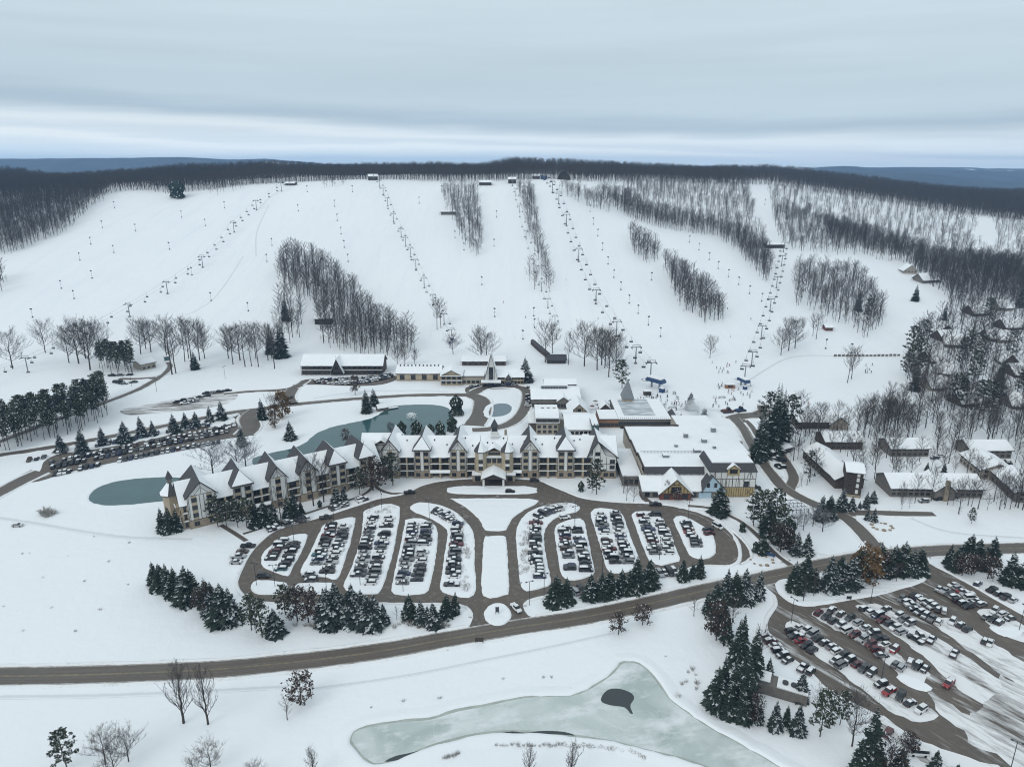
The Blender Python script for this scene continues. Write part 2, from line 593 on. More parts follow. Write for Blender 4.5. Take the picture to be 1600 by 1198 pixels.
def snow_bank(P, N, off, wd, h, seed=0, closed=False, parent=None, skip=None):
    """a ploughed ridge of snow following a line"""
    r = random.Random(seed)
    V, F = [], []
    n = len(P)
    prof = [(-0.5, -0.25), (-0.25, 0.55), (0.0, 1.0), (0.28, 0.6), (0.5, -0.25)]
    live = []
    for i in range(n):
        hh = h * (0.55 + 0.8 * r.random()); ww = wd * (0.8 + 0.4 * r.random())
        if skip and skip(P[i]): hh = -0.3
        live.append(hh > 0)
        for a, b in prof:
            x, y = P[i][:2] + N[i] * (off + a * ww + (r.random() - .5) * 0.25)
            V.append((x, y, gz(x, y) + b * hh))
    k = len(prof)
    for i in range(n if closed else n - 1):
        j = (i + 1) % n
        if not (live[i] and live[j]): continue
        F += [(i * k + q, i * k + q + 1, j * k + q + 1, j * k + q) for q in range(k - 1)]
    return V, F

# everything paved, as plan tests, so that ridges and scattered plants keep off it
PAVED = []
def in_poly(x, y, P):
    c = False
    n = len(P); j = n - 1
    for i in range(n):
        if (P[i][1] > y) != (P[j][1] > y) and x < (P[j][0] - P[i][0]) * (y - P[i][1]) / (P[j][1] - P[i][1]) + P[i][0]: c = not c
        j = i
    return c
def sheet(name, px, z, mat, smooth=True, label=None, kind='structure', step=2.0, rough=0.0):
    P = catmull(pts(px), step, True) if smooth else np.array(pts(px))
    if rough:
        N_ = offs(P, True); rr = random.Random(len(P)); a = np.arange(len(P))
        w_ = sum(rough / (k + 1) * np.sin(a * (0.35 + 0.75 * k) + rr.random() * 6.3) for k in range(4)) + rough * .5 * np.array([rr.random() - .5 for _ in a])
        P[:, :2] += N_ * w_[:, None]
    tri = tessellate_polygon([[Vector((p[0], p[1], 0)) for p in P]])
    mb = MB()
    mb.mesh([(p[0], p[1], gz(p[0], p[1]) + z) for p in P], [tuple(t) for t in tri])
    o = mb.build(name, mat)
    bm = bmesh.new(); bm.from_mesh(o.data); bmesh.ops.recalc_face_normals(bm, faces=bm.faces)
    if sum(f.normal.z for f in bm.faces) < 0: bmesh.ops.reverse_faces(bm, faces=bm.faces)
    bm.to_mesh(o.data); bm.free()
    tag(o, label, None, None, kind)
    return o, P
def island(name, px, z0=0.05, top=0.32, inset=0.9, mat='snow', label=None, smooth=True):
    """a raised bed of snow with a sloping, uneven edge"""
    P = catmull(pts(px), 2.0, True) if smooth else np.array(pts(px))
    N = offs(P, True)
    area = 0.5 * np.sum(P[:, 0] * np.roll(P[:, 1], -1) - np.roll(P[:, 0], -1) * P[:, 1])
    s = 1.0 if area > 0 else -1.0
    r = random.Random(len(px) * 13 + int(px[0][0]))
    n = len(P)
    V = []
    for off, z in ((-0.15, z0 - 0.04), (inset * 0.35, top * 0.75), (inset, top)):
        for i in range(n):
            jx = (r.random() - .5) * 0.3
            x, y = P[i][:2] + N[i] * s * (off + jx)
            V.append((x, y, gz(P[i][0], P[i][1]) + z + (r.random() * 0.16 if off > 0 else 0)))
    F = []
    for k in range(2):
        F += [(k * n + i, k * n + (i + 1) % n, (k + 1) * n + (i + 1) % n, (k + 1) * n + i) for i in range(n)]
    tri = tessellate_polygon([[Vector((V[2 * n + i][0], V[2 * n + i][1], 0)) for i in range(n)]])
    F += [tuple(2 * n + q for q in t) for t in tri]
    mb = MB(); mb.mesh(V, F)
    o = mb.build(name, M[mat])
    bm = bmesh.new(); bm.from_mesh(o.data); bmesh.ops.recalc_face_normals(bm, faces=bm.faces)
    if sum(f.normal.z * f.calc_area() for f in bm.faces) < 0: bmesh.ops.reverse_faces(bm, faces=bm.faces)
    bm.to_mesh(o.data); bm.free()
    tag(o, label, None, None, 'structure')
    return o, P

z2 = lambda L: [(350 + a / 3.9925, 750 + b / 3.9925) for a, b in L]
z3 = lambda L: [(700 + a / 3.9925, 750 + b / 3.9925) for a, b in L]
z4 = lambda L: [(1050 + a / 3.9925, 740 + b / 3.9925) for a, b in L]
z5 = lambda L: [(1200 + a / 3.9925, 700 + b / 3.9925) for a, b in L]
z6 = lambda L: [(1100 + a / 3.2, 900 + b / 3.2) for a, b in L]

# the highway
HW = [(-260, 1050), (-100, 1055.5), (0, 1056), (120, 1054), (240, 1050), (344, 1045), (430, 1037), (500, 1029.5), (600, 1016), (690, 1000), (800, 981), (900, 966), (1000, 946),
      (1100, 923), (1225, 897), (1290, 882), (1360, 870), (1440, 862), (1520, 858), (1600, 856), (1800, 850), (2100, 842)]
hw, hwP, hwN, hww = road('road', HW, 8.2, 0.075)
for sgn, nm in ((1, 'a'), (-1, 'b')):
    pass
def line_mark(P, N, off, wd, z, name, mat, dash=None):
    V, F = [], []
    for i in range(len(P) - 1):
        if dash and (i % dash[0]) >= dash[1]: continue
        k = len(V)
        for q in (i, i + 1):
            for s_ in (-wd / 2, wd / 2):
                x, y = P[q][:2] + N[q] * (off + s_)
                V.append((x, y, gz(x, y) + z))
        F.append((k, k + 2, k + 3, k + 1))
    mb = MB(); mb.mesh(V, F)
    o = mb.build(name, mat)
    tag(o, None, None, None, 'structure')
def m_paint(name, c):
    t = NT(name, 0.6, 0.3)
    n = t.noise(0.7, 5, 0.7)
    t.base(t.mix(t.rng(n, 0.45, 0.62, 0, 0.85), c, (0.13, 0.115, 0.10)))
    return t.mat
M['yellow'] = m_paint('yellow_paint', (0.34, 0.28, 0.16))
M['white_paint'] = m_paint('white_paint', (0.62, 0.62, 0.60))
line_mark(hwP, hwN, 0.16, 0.13, 0.082, 'road_marking', M['yellow'])
line_mark(hwP, hwN, -0.16, 0.13, 0.082, 'road_marking', M['yellow'])
line_mark(hwP, hwN, 3.55, 0.12, 0.082, 'road_marking', M['white_paint'])
line_mark(hwP, hwN, -3.55, 0.12, 0.082, 'road_marking', M['white_paint'])

# main car park: asphalt with raised snow islands
LOT = [(737, 985), (739, 965), (736, 952), (718, 943), (660, 941.5), (600, 941), (525, 942), (450, 941), (412, 939), (387, 933), (373, 915), (375, 899), (391, 867), (410, 845), (432, 829),
       (465, 818), (500, 809), (562, 789), (590, 780), (632, 772), (660, 759), (690, 752), (740, 748), (800, 748), (840, 751), (860, 759), (887, 770), (912, 779), (962, 785), (1012, 787), (1050, 791),
       (1087, 800), (1115, 812), (1135, 827), (1147, 842), (1153, 858), (1152, 874), (1140, 882), (1100, 882), (1060, 890), (1025, 897), (925, 915), (895, 922), (855, 929), (824, 937), (817, 947), (825, 961),
       (842, 972), (800, 984)]
sheet('road', LOT, 0.05, M['lot'], True, 'slushy asphalt of the main car park and hotel drive')
I1 = [(235, 500), (240, 462), (300, 405), (420, 345), (505, 335), (520, 358), (470, 470), (420, 560), (400, 598), (320, 575), (245, 540)]
I1b = [(170, 655), (215, 625), (385, 640), (388, 690), (340, 710), (220, 712), (175, 692)]
I2 = [(600, 320), (640, 270), (800, 230), (816, 262), (790, 380), (740, 540), (700, 620), (640, 605), (480, 585), (540, 450)]
I2b = [(447, 660), (500, 640), (690, 645), (650, 700), (560, 715), (450, 705)]
I3 = [(880, 190), (1000, 150), (1080, 160), (1097, 200), (1060, 420), (1010, 600), (975, 690), (930, 712), (800, 700), (748, 660), (790, 560), (850, 380), (872, 225)]
I4 = [(1142, 245), (1230, 240), (1300, 270), (1330, 315), (1320, 480), (1285, 650), (1250, 705), (1100, 717), (1047, 690), (1060, 600), (1100, 420), (1130, 270)]
I5 = [(1165, 165), (1220, 140), (1320, 150), (1430, 190), (1500, 250), (1555, 330), (1562, 500), (1557, 715), (1400, 712), (1350, 680), (1355, 620), (1380, 450), (1397, 330), (1365, 285), (1280, 235), (1180, 195)]
for L in (I1, I1b, I2, I2b, I3, I4, I5): island('snow_island', z2(L))
J1 = [(432, 440), (425, 330), (460, 240), (540, 180), (680, 145), (790, 148), (822, 172), (800, 200), (720, 215), (640, 260), (602, 320), (600, 400), (620, 520), (640, 630), (620, 662), (520, 687), (470, 682), (445, 600)]
J2 = [(668, 300), (720, 260), (800, 240), (845, 252), (870, 350), (890, 450), (912, 570), (880, 602), (790, 625), (730, 612), (700, 560), (680, 430)]
J3 = [(892, 200), (950, 175), (1050, 190), (1092, 222), (1130, 330), (1180, 460), (1192, 495), (1150, 560), (1040, 582), (990, 550), (960, 440), (920, 310)]
J4 = [(1148, 212), (1200, 195), (1300, 205), (1342, 262), (1400, 380), (1445, 490), (1420, 510), (1330, 532), (1270, 512), (1245, 480), (1205, 380), (1168, 280)]
T1 = [(28, 122), (60, 116), (520, 118), (552, 145), (480, 182), (400, 240), (368, 300), (345, 315), (245, 315), (225, 300), (190, 240), (110, 168)]
T2 = [(228, 365), (250, 352), (345, 348), (362, 380), (375, 560), (380, 690), (350, 717), (222, 720), (216, 500)]
T0 = [(-5, 62), (60, 40), (500, 40), (552, 65), (500, 86), (60, 86)]
RB = [(310 + 83 * math.cos(a), 838 + 70 * math.sin(a)) for a in [i * math.pi / 6 for i in range(12)]]
for L in (J1, J2, J3, J4, T1, T2, T0, RB): island('snow_island', z3(L))
island('snow_island', z4([(10, 285), (55, 263), (110, 280), (200, 330), (252, 370), (272, 470), (262, 508), (200, 532), (130, 522), (95, 480), (55, 390)]))

# lower right car park
LOT2 = [(1195, 908), (1236, 899), (1217, 905), (1212, 916), (1216, 926), (1232, 940), (1250, 946), (1275, 945), (1330, 937), (1380, 928), (1420, 916), (1446, 903), (1449, 893), (1441, 882), (1436, 868), (1444, 862), (1450, 868), (1452, 880),
        (1500, 905), (1550, 934), (1600, 962), (1700, 1015), (1800, 1100), (1720, 1230), (1560, 1240), (1490, 1205), (1455, 1182), (1412, 1148), (1375, 1118), (1330, 1096), (1294, 1076), (1272, 1054), (1240, 1028), (1207, 996), (1199, 975), (1207, 958), (1215, 946), (1212, 930), (1198, 918)]
M['lot2'] = m_lot('far_lot_asphalt', 0.50, 0.60, 0.62, (0.25, 1.6, 1))
sheet('road', LOT2, 0.05, m_lot('car_park_asphalt', 0.55, 0.74, -0.94, (0.25, 1.5, 1)), True, 'muddy asphalt of the lower car park', step=3.0)
# strips of snow left between the rows
M['lot_snow'] = m_lot('trampled_snow', 0.30, 0.50, -0.94, (0.35, 1.4, 1))
for L in ([(420, 235), (470, 240), (560, 290), (700, 390), (860, 500), (900, 540), (1040, 620), (1170, 680), (1180, 715), (1080, 730), (960, 690), (900, 640), (830, 590), (700, 500), (560, 400), (420, 290)],
          [(530, 185), (640, 155), (760, 230), (900, 330), (1010, 415), (1120, 480), (1110, 500), (1060, 560), (980, 510), (960, 480), (900, 430), (760, 320), (640, 250)],
          [(760, 150), (880, 140), (1000, 210), (1060, 250), (1180, 320), (1330, 410), (1460, 500), (1597, 600), (1680, 680), (1690, 800), (1600, 770), (1400, 640), (1250, 540), (1120, 430), (980, 310), (850, 215)],
          [(1150, 230), (1240, 215), (1330, 260), (1450, 330), (1600, 430), (1760, 560), (1760, 700), (1600, 560), (1400, 430), (1260, 330)],
          [(1370, 180), (1460, 165), (1540, 210), (1620, 260), (1620, 330), (1540, 310), (1440, 260)],
          [(820, 720), (900, 690), (1000, 770), (1100, 830), (1280, 900), (1500, 960), (1500, 1100), (1250, 1020), (1150, 960), (980, 850)]):
    sheet('snow_strip', z6(L), 0.075, M['lot_snow'], True, None, step=1.6, rough=0.55)
sheet('snow_strip', z6([(1120, 570), (1250, 640), (1330, 700), (1420, 640), (1480, 560), (1470, 480), (1600, 560), (1780, 660), (1780, 1050), (1600, 1000), (1450, 900), (1320, 830), (1300, 770), (1200, 690)]), 0.085, m_lot('rutted_snow', 0.34, 0.58, -0.94, (0.3, 1.6, 1)), True, None, step=1.6, rough=0.8)
island('snow_island', z6([(1425, 255), (1460, 245), (1570, 255), (1597, 275), (1560, 300), (1500, 300), (1450, 275)]), 0.06, 0.25, 0.6)
island('snow_island', z6([(965, 505), (1000, 490), (1080, 520), (1140, 560), (1110, 575), (1020, 550)]), 0.06, 0.25, 0.6)
K1 = z5([(45, 850), (70, 826), (140, 812), (400, 780), (700, 740), (940, 735), (985, 770), (1000, 800), (950, 842), (800, 885), (700, 915), (480, 952), (290, 984), (190, 980), (110, 935), (65, 885)])
island('snow_island', K1, 0.06, 0.4, 1.0)

# roads round the resort
ROADS = [
    ('road', [(-60, 803), (0, 769), (40, 748), (65, 737)], [7, 7, 9, 14], 'road'),
    ('road', [(-80, 720), (0, 711), (60, 702), (130, 690), (215, 674), (300, 657), (360, 645), (400, 640), (440, 634), (490, 629), (560, 623), (640, 618), (700, 617), (735, 617)], [6, 6.5, 6.5, 7], 'road'),
    ('road', [(-40, 700), (0, 690), (60, 667), (120, 645), (170, 627), (215, 609), (235, 598), (245, 592), (238, 590.5), (215, 592), (185, 592)], [5, 5, 5, 6], 'road'),
    ('road', [(243, 593), (258, 583), (266, 572), (262, 566)], [4.5, 3.5], 'road'),
    ('road', [(350, 616), (385, 612), (430, 610), (455, 607), (470, 600), (478, 594)], [4, 5, 8], 'road'),
    ('road', [(455, 632), (450, 620), (458, 607)], [9, 9, 8], 'road'),
    ('road', [(400, 640), (388, 652), (392, 668), (380, 680)], [9, 11, 12], 'road'),
    ('road', [(735, 617), (752, 625), (752, 645), (740, 665)], [9, 12, 14], 'road'),
    ('road', [(738, 614), (760, 605), (790, 603), (815, 606), (824, 615), (822, 632), (812, 650), (794, 663), (768, 670), (738, 672)], [9, 7, 7, 7, 7], 'road'),
    # right hand side
    ('road', [(1150, 878), (1166, 868), (1158, 850), (1140, 832), (1112, 812), (1085, 800), (1060, 796)], [3.2, 3.2], 'road'),
    ('road', [(1237, 884), (1215, 868), (1193, 846), (1170, 824), (1145, 808), (1110, 794), (1075, 790)], [2.4, 2.4], 'road'),
    ('road', [(1385, 868), (1362, 848), (1338, 822), (1316, 806), (1290, 795), (1262, 783), (1240, 772), (1222, 760), (1207, 742), (1196, 728), (1188, 715), (1172, 690), (1160, 668), (1146, 652)], [8, 7.5, 7, 6, 5, 5, 5, 7], 'road'),
    ('road', [(1310, 803), (1345, 801), (1400, 802), (1460, 803)], [6, 4], 'road'),
    ('road', [(1232, 766), (1240, 745), (1228, 722), (1215, 705)], [5, 5], 'road'),
    ('road', [(1140, 655), (1160, 650), (1185, 648), (1200, 640)], [8, 12, 8], 'road'),
    # walks in front of the lodge
    ('path', [(1025, 790), (1008, 780), (1003, 768), (1010, 756), (1020, 748), (1020, 738)], [3.2, 2.4], 'road'),
    ('path', [(640, 770), (612, 771), (592, 764), (585, 754), (598, 745)], [1.8, 1.8], 'road'),
    ('path', [(585, 757), (575, 768), (555, 778), (500, 795), (440, 815), (380, 834)], [1.6, 1.6], 'road'),
    ('path', [(345, 820), (365, 832), (385, 845)], [2, 2], 'road'),
    ('path', [(1291, 925), (1320, 934)], [2.2, 2.2], 'road'),
    ('path', [(1273, 942), (1320, 932), (1370, 922), (1420, 908)], [1.8, 1.8], 'road'),
]
# trodden and driven lines across the snow
for px_, w_ in (([(-30, 806), (0, 809), (60, 818), (130, 830), (200, 839), (300, 842)], 3.0), ([(480, 1076), (560, 1066), (650, 1052), (760, 1030), (850, 1012), (960, 988)], 1.4), ([(0, 1088), (150, 1086), (300, 1080), (450, 1072)], 2.0), ([(660, 590), (700, 598), (735, 607)], 2.0), ([(490, 622), (560, 612), (640, 610), (700, 612)], 1.6),
                ([(1160, 600), (1230, 560), (1310, 556), (1400, 557)], 3.0), ([(1060, 640), (1110, 640), (1150, 646)], 8.0), ([(400, 330), (420, 310), (438, 298)], 3.0), ([(400, 400), (402, 360), (420, 320)], 2.4), ([(270, 500), (330, 470), (380, 400)], 2.0), ([(1405, 800), (1480, 830), (1600, 840)], 2.0), ([(1255, 855), (1300, 868), (1372, 852)], 1.4)):
    road('path', px_, w_, 0.05, 'track')
BANKS = [(hwP, hwN, 4.6, 11), (hwP, hwN, -4.6, 12)]
for i, (nm, px, w, mt) in enumerate(ROADS):
    o, P, N, ww = road(nm, px, w, 0.062 + 0.002 * (i % 4), mt)
    if nm == 'road':
        BANKS.append((P, N, float(ww.mean()) / 2 + 0.5, 30 + i)); BANKS.append((P, N, -float(ww.mean()) / 2 - 0.5, 60 + i))
# left hand car park
sheet('road', [(62, 736), (70, 720), (95, 709), (160, 700), (250, 683), (330, 662), (368, 650), (385, 640), (400, 645), (404, 660), (398, 674), (386, 682), (365, 684), (330, 690), (250, 708), (180, 722), (110, 737), (60, 752), (40, 752)], 0.05, M['lot'], True, 'slushy asphalt of the car park beside the row of spruces')
M['lot3'] = m_lot('snowed_over_lot', 0.40, 0.58, 0.15, (0.3, 2.0, 1))
sheet('road', [(190, 640), (240, 630), (300, 619), (345, 612), (372, 618), (350, 632), (300, 640), (240, 646), (200, 648)], 0.05, M['lot3'], True, 'snowed over overflow car park with wheel ruts')
island('snow_island', [(318, 657), (340, 652), (362, 652), (368, 657), (355, 663), (330, 667)], 0.05, 0.3)
# forecourts
sheet('road', [(474, 597), (485, 592), (560, 596), (610, 590), (625, 583), (625, 590), (600, 600), (560, 603), (500, 601), (480, 601)], 0.055, M['lot'])
sheet('road', [(728, 606), (760, 598), (800, 600), (815, 604), (800, 607), (760, 609), (735, 618)], 0.052, M['lot'])
sheet('road', [(1155, 655), (1166, 655), (1180, 668), (1190, 690), (1205, 722), (1195, 725), (1180, 700), (1168, 680), (1158, 668)], 0.055, M['lot'])

# highway and lane edges: ploughed ridges, left out where another road meets
def paved_test(P):
    x, y = P[0], P[1]
    for Q, N, w in ROADLINES:
        d = np.min(np.hypot(Q[:, 0] - x, Q[:, 1] - y))
        if d < w: return True
    return any(in_poly(x, y, q) for q in LOTPOLYS)
ROADLINES = []
LOTPOLYS = [[tuple(p[:2]) for p in catmull(pts(q), 6, True)] for q in (LOT, LOT2)]
def build_banks():
    mb = MB()
    for P, N, off, seed in BANKS:
        Q = P.copy(); Q[:, :2] = P[:, :2] + N * off
        def skip(p, P0=P, off=off):
            x, y = p[0], p[1]
            return False
        mask = []
        for i in range(len(Q)):
            x, y = Q[i, :2]
            hit = any(in_poly(x, y, q) for q in LOTPOLYS)
            if not hit:
                for P2, N2, o2, s2 in BANKS:
                    if P2 is P: continue
                    if np.min(np.hypot(P2[:, 0] - x, P2[:, 1] - y)) < abs(o2) + 0.8: hit = True; break
            mask.append(hit)
        idx = {tuple(P[i][:2]): mask[i] for i in range(len(P))}
        V, F = snow_bank(P, N, off, 1.7, 0.5, seed, skip=lambda p: idx[tuple(p[:2])])
        mb.mesh(V, F)
    # round the lots
    for q, sd in ((LOT, 5), (LOT2, 6)):
        P = catmull(pts(q), 2.5, True); N = offs(P, True)
        area = np.sum(P[:, 0] * np.roll(P[:, 1], -1) - np.roll(P[:, 0], -1) * P[:, 1])
        s = -1 if area > 0 else 1
        def sk(p):
            return np.min(np.hypot(hwP[:, 0] - p[0], hwP[:, 1] - p[1])) < 8 or p[0] > 165 and p[1] < 235 and False
        V, F = snow_bank(P, N, s * 0.7, 1.8, 0.45, sd, True, skip=sk)
        mb.mesh(V, F)
    o = mb.build('snow_banks', M['snowbank'], None, True)
    tag(o, 'ploughed ridges of dirty snow along the roads', None, None, 'stuff')
build_banks()

# ------------------------------------------------------------------ water and ice
def m_water(name, c):
    t = NT(name, 0.08, 0.5)
    n = t.noise(0.08, 4, 0.6)
    t.base(t.mix(t.rng(n, 0.3, 0.7), c, tuple(q * 1.25 for q in c)))
    t.bump(t.noise(1.5, 3, 0.6), 0.05, 0.2)
    return t.mat
M['water'] = m_water('pond_water', (0.035, 0.085, 0.088))
def m_ice():
    t = NT('pond_ice', 0.35, 0.4)
    a = t.noise(0.045, 6, 0.62, dist=1.0)
    b = t.noise(0.22, 5, 0.6)
    u, v = t.uv()
    c = t.mix(t.rng(a, 0.36, 0.66), (0.40, 0.455, 0.435), (0.61, 0.655, 0.64))
    s = t.math('ADD', t.noise(0.055, 6, 0.68, stretch=(0.7, 1.6, 1), rotz=0.2), t.math('MULTIPLY', t.math('SUBTRACT', b, 0.5), 0.2))
    c = t.mix(t.rng(s, 0.50, 0.64, 0, 0.85), c, (0.76, 0.78, 0.79))
    vo = t.nt.nodes.new('ShaderNodeTexVoronoi'); vo.feature = 'DISTANCE_TO_EDGE'; vo.inputs['Scale'].default_value = 0.05
    wv = t.nt.nodes.new('ShaderNodeVectorMath'); wv.operation = 'MULTIPLY_ADD'
    wn = t.nt.nodes.new('ShaderNodeTexNoise'); wn.inputs['Scale'].default_value = 0.09; wn.inputs['Detail'].default_value = 4; t.L(t.pos(), wn.inputs['Vector'])
    t.L(wn.outputs['Color'], wv.inputs[0]); wv.inputs[1].default_value = (26, 26, 0); t.L(t.pos(), wv.inputs[2]); t.L(wv.outputs[0], vo.inputs['Vector'])
    c = t.mix(t.rng(vo.outputs['Distance'], 0.0, 0.014, 0.30, 0.0), c, (0.70, 0.73, 0.73))
    t.base(c)
    t.rough(t.rng(a, 0.3, 0.7, 0.22, 0.5))
    return t.mat
M['ice'] = m_ice()
M['ice_edge'] = simple('shore_ice', (0.37, 0.40, 0.365), 0.5, 0.2, 0.3)
z7 = lambda L: [(500 + a / 2.4615, 1000 + b / 2.4615) for a, b in L]
ICE = [(112, 385), (125, 350), (180, 325), (300, 303), (420, 292), (520, 262), (650, 238), (790, 212), (960, 208), (1050, 170), (1120, 120), (1150, 85), (1185, 76), (1230, 85), (1270, 115), (1310, 165), (1350, 220), (1420, 275), (1500, 330), (1600, 385), (1750, 470), (1900, 560),
       (1700, 570), (1500, 500), (1400, 462), (1250, 425), (1130, 395), (960, 372), (780, 360), (640, 365), (530, 385), (420, 415), (330, 452), (230, 480), (190, 475), (150, 445), (120, 410)]
def pond(px, name, mat, label, bank=0.5, drop=0.12, edge=None):
    P = catmull(px, 2.0, True)
    N = offs(P, True)
    area = np.sum(P[:, 0] * np.roll(P[:, 1], -1) - np.roll(P[:, 0], -1) * P[:, 1])
    s = 1 if area > 0 else -1
    tri = tessellate_polygon([[Vector((p[0], p[1], 0)) for p in P]])
    mb = MB(); mb.mesh([(p[0], p[1], 0.05) for p in P], [tuple(t) for t in tri])
    o = mb.build(name, mat)
    bm = bmesh.new(); bm.from_mesh(o.data); bmesh.ops.recalc_face_normals(bm, faces=bm.faces)
    if sum(f.normal.z for f in bm.faces) < 0: bmesh.ops.reverse_faces(bm, faces=bm.faces)
    bm.to_mesh(o.data); bm.free()
    tag(o, label, None, None, 'structure')
    # snowy bank lip standing round the water
    r = random.Random(len(P)); V, F = [], []
    n = len(P); prof = [(0.35, 0.0), (0.0, 0.5), (-0.8, 0.62), (-2.2, 0.3), (-4.2, -0.1)]
    for i in range(n):
        j = (r.random() - .5) * 0.5
        for a, b in prof:
            x, y = P[i][:2] + N[i] * s * (a + j)
            V.append((x, y, bank * b * (0.8 + .4 * r.random()) + (0.03 if b == 0 else 0)))
    k = len(prof)
    for i in range(n):
        q = (i + 1) % n
        F += [(i * k + w, i * k + w + 1, q * k + w + 1, q * k + w) for w in range(k - 1)]
    mb = MB(); mb.mesh(V, F)
    o2 = mb.build('bank', M['snow'], None, True)
    tag(o2, None, None, None, 'structure')
    return P, N, s
icP, icN, ics = pond([flat(u, v) for u, v in z7(ICE)], 'pond_ice', M['ice'], 'grey green frozen pond in the foreground', 0.7)
def ring(P, N, s, a, b, z, name, mat):
    n = len(P); V = []; r = random.Random(3)
    for i in range(n):
        w = 0.35 + 0.65 * abs(math.sin(i * 0.11) * math.sin(i * 0.037 + 1))
        for q in (a, a + (b - a) * w):
            V.append((*(P[i][:2] + N[i] * s * q), z))
    F = [(2 * i, 2 * i + 1, 2 * ((i + 1) % n) + 1, 2 * ((i + 1) % n)) for i in range(n)]
    mb = MB(); mb.mesh(V, F); o = mb.build(name, mat)
    tag(o, None, None, None, 'structure')
ring(icP, icN, ics, 0.2, 1.3, 0.062, 'shore_ice', M['ice_edge'])
M['dark_water'] = m_water('open_water', (0.028, 0.036, 0.038))
def flatsheet(name, px, z, mat, label=None):
    P = catmull([flat(u, v) for u, v in px], 1.0, True)
    tri = tessellate_polygon([[Vector((p[0], p[1], 0)) for p in P]])
    mb = MB(); mb.mesh([(p[0], p[1], z) for p in P], [tuple(t) for t in tri])
    o = mb.build(name, mat)
    bm = bmesh.new(); bm.from_mesh(o.data); bmesh.ops.recalc_face_normals(bm, faces=bm.faces)
    if sum(f.normal.z for f in bm.faces) < 0: bmesh.ops.reverse_faces(bm, faces=bm.faces)
    bm.to_mesh(o.data); bm.free()
    tag(o, label, None, None, 'structure')
    return o
flatsheet('water', z7([(1080, 225), (1095, 200), (1120, 186), (1160, 188), (1200, 205), (1208, 225), (1195, 245), (1195, 262), (1204, 282), (1192, 280), (1172, 258), (1120, 250), (1088, 240)]), 0.075, M['dark_water'], 'dark patch of open water in the frozen pond')
flatsheet('water', z7([(690, 359), (740, 350), (790, 355), (860, 348), (940, 352), (980, 366), (900, 361), (800, 364)]), 0.075, M['dark_water'])
flatsheet('water', z7([(248, 466), (290, 445), (340, 434), (400, 421), (350, 443), (290, 462)]), 0.075, M['dark_water'])
pond([flat(u, v) for u, v in [(138, 776), (145, 766), (160, 758), (185, 751), (220, 746.5), (262, 745), (300, 747), (330, 755), (320, 770), (290, 779), (250, 784), (200, 789), (165, 790), (142, 785)]], 'pond_water', M['water'], 'teal pond beside the end of the lodge', 0.5)
pond([flat(u, v) for u, v in [(395, 716), (425, 707), (460, 699), (478, 690), (492, 678), (515, 668), (545, 661), (580, 653), (598, 643), (612, 635), (640, 632), (675, 632), (700, 637), (706, 648), (700, 668), (690, 690), (640, 700), (560, 706), (500, 712), (440, 722), (400, 728)]], 'pond_water', M['water'], 'teal pond with a fountain behind the lodge', 0.5)
pond([flat(u, v) for u, v in [(763, 646), (766, 637), (774, 631), (789, 630), (799, 634), (800, 641), (794, 647), (780, 651), (767, 651)]], 'pond_water', m_water('small_pond_water', (0.085, 0.125, 0.15)), 'small grey blue pond inside the drive loop', 0.4)
# ------------------------------------------------------------------ trees
def proj(p):
    x, y, z = p[0], p[1], p[2] - CAM_H
    f = y * math.cos(PITCH) - z * math.sin(PITCH)
    q = y * math.sin(PITCH) + z * math.cos(PITCH)
    return 800 + FPX * x / f, 599 - FPX * q / f
def tall(p, hpx):
    """metres a thing standing at p must be high to cover hpx pixels of the photograph"""
    v0 = proj(p)[1]
    v1 = proj((p[0], p[1], p[2] + 10.0))[1]
    return hpx * 10.0 / (v0 - v1)

def m_bark(name, c, snow=0.0):
    t = NT(name, 0.95, 0.08)
    r, _ = t.objrand()
    n = t.noise(0.9, 4)
    col = t.mix(t.rng(n, 0.3, 0.7), tuple(q * 0.7 for q in c), tuple(q * 1.3 for q in c))
    col = t.mix(t.math('MULTIPLY', r, 0.35), col, (0.105, 0.098, 0.10))
    if snow:
        col = t.mix(t.rng(t.noise(0.5, 5, 0.7), 0.56, 0.64, 0, snow), col, (0.72, 0.74, 0.77))
    t.base(col)
    return t.mat
M['trunk'] = m_bark('trunk_bark', (0.066, 0.056, 0.050))
M['twig'] = m_bark('twig_bark', (0.072, 0.060, 0.054), 0.18)
M['frost'] = m_bark('frosted_twigs', (0.16, 0.165, 0.18), 0.9)
M['redtwig'] = m_bark('reddish_twigs', (0.12, 0.075, 0.062), 0.2)
def m_leaf(name, c, c2, snowy=0.5):
    """foliage: each spray carries its own tint; its red channel shifts the green, its blue channel is the snow lying on it"""
    t = NT(name, 0.85, 0.12)
    sep = t.nt.nodes.new('ShaderNodeSeparateColor')
    t.L(t.attr('tint'), sep.inputs[0])
    r, _ = t.objrand()
    col = t.mix(sep.outputs[0], c, c2)
    col = t.mix(t.math('MULTIPLY', r, 0.4), col, tuple(0.5 * (a + b) * 0.75 for a, b in zip(c, c2)))
    thr = t.math('SUBTRACT', 1.0, snowy)
    s = t.math('GREATER_THAN', sep.outputs[2], thr)
    n = t.noise(2.0, 3)
    s = t.math('MULTIPLY', s, t.rng(n, 0.32, 0.55, 0.25, 0.95))
    col = t.mix(s, col, (0.74, 0.77, 0.80))
    t.base(col)
    return t.mat
M['spruce'] = m_leaf('spruce_needles', (0.026, 0.043, 0.034), (0.055, 0.072, 0.058), 0.12)
M['spruce_snowy'] = m_leaf('snowy_spruce_needles', (0.030, 0.046, 0.042), (0.060, 0.076, 0.070), 0.30)
M['pine'] = m_leaf('pine_needles', (0.030, 0.042, 0.028), (0.072, 0.080, 0.048), 0.12)
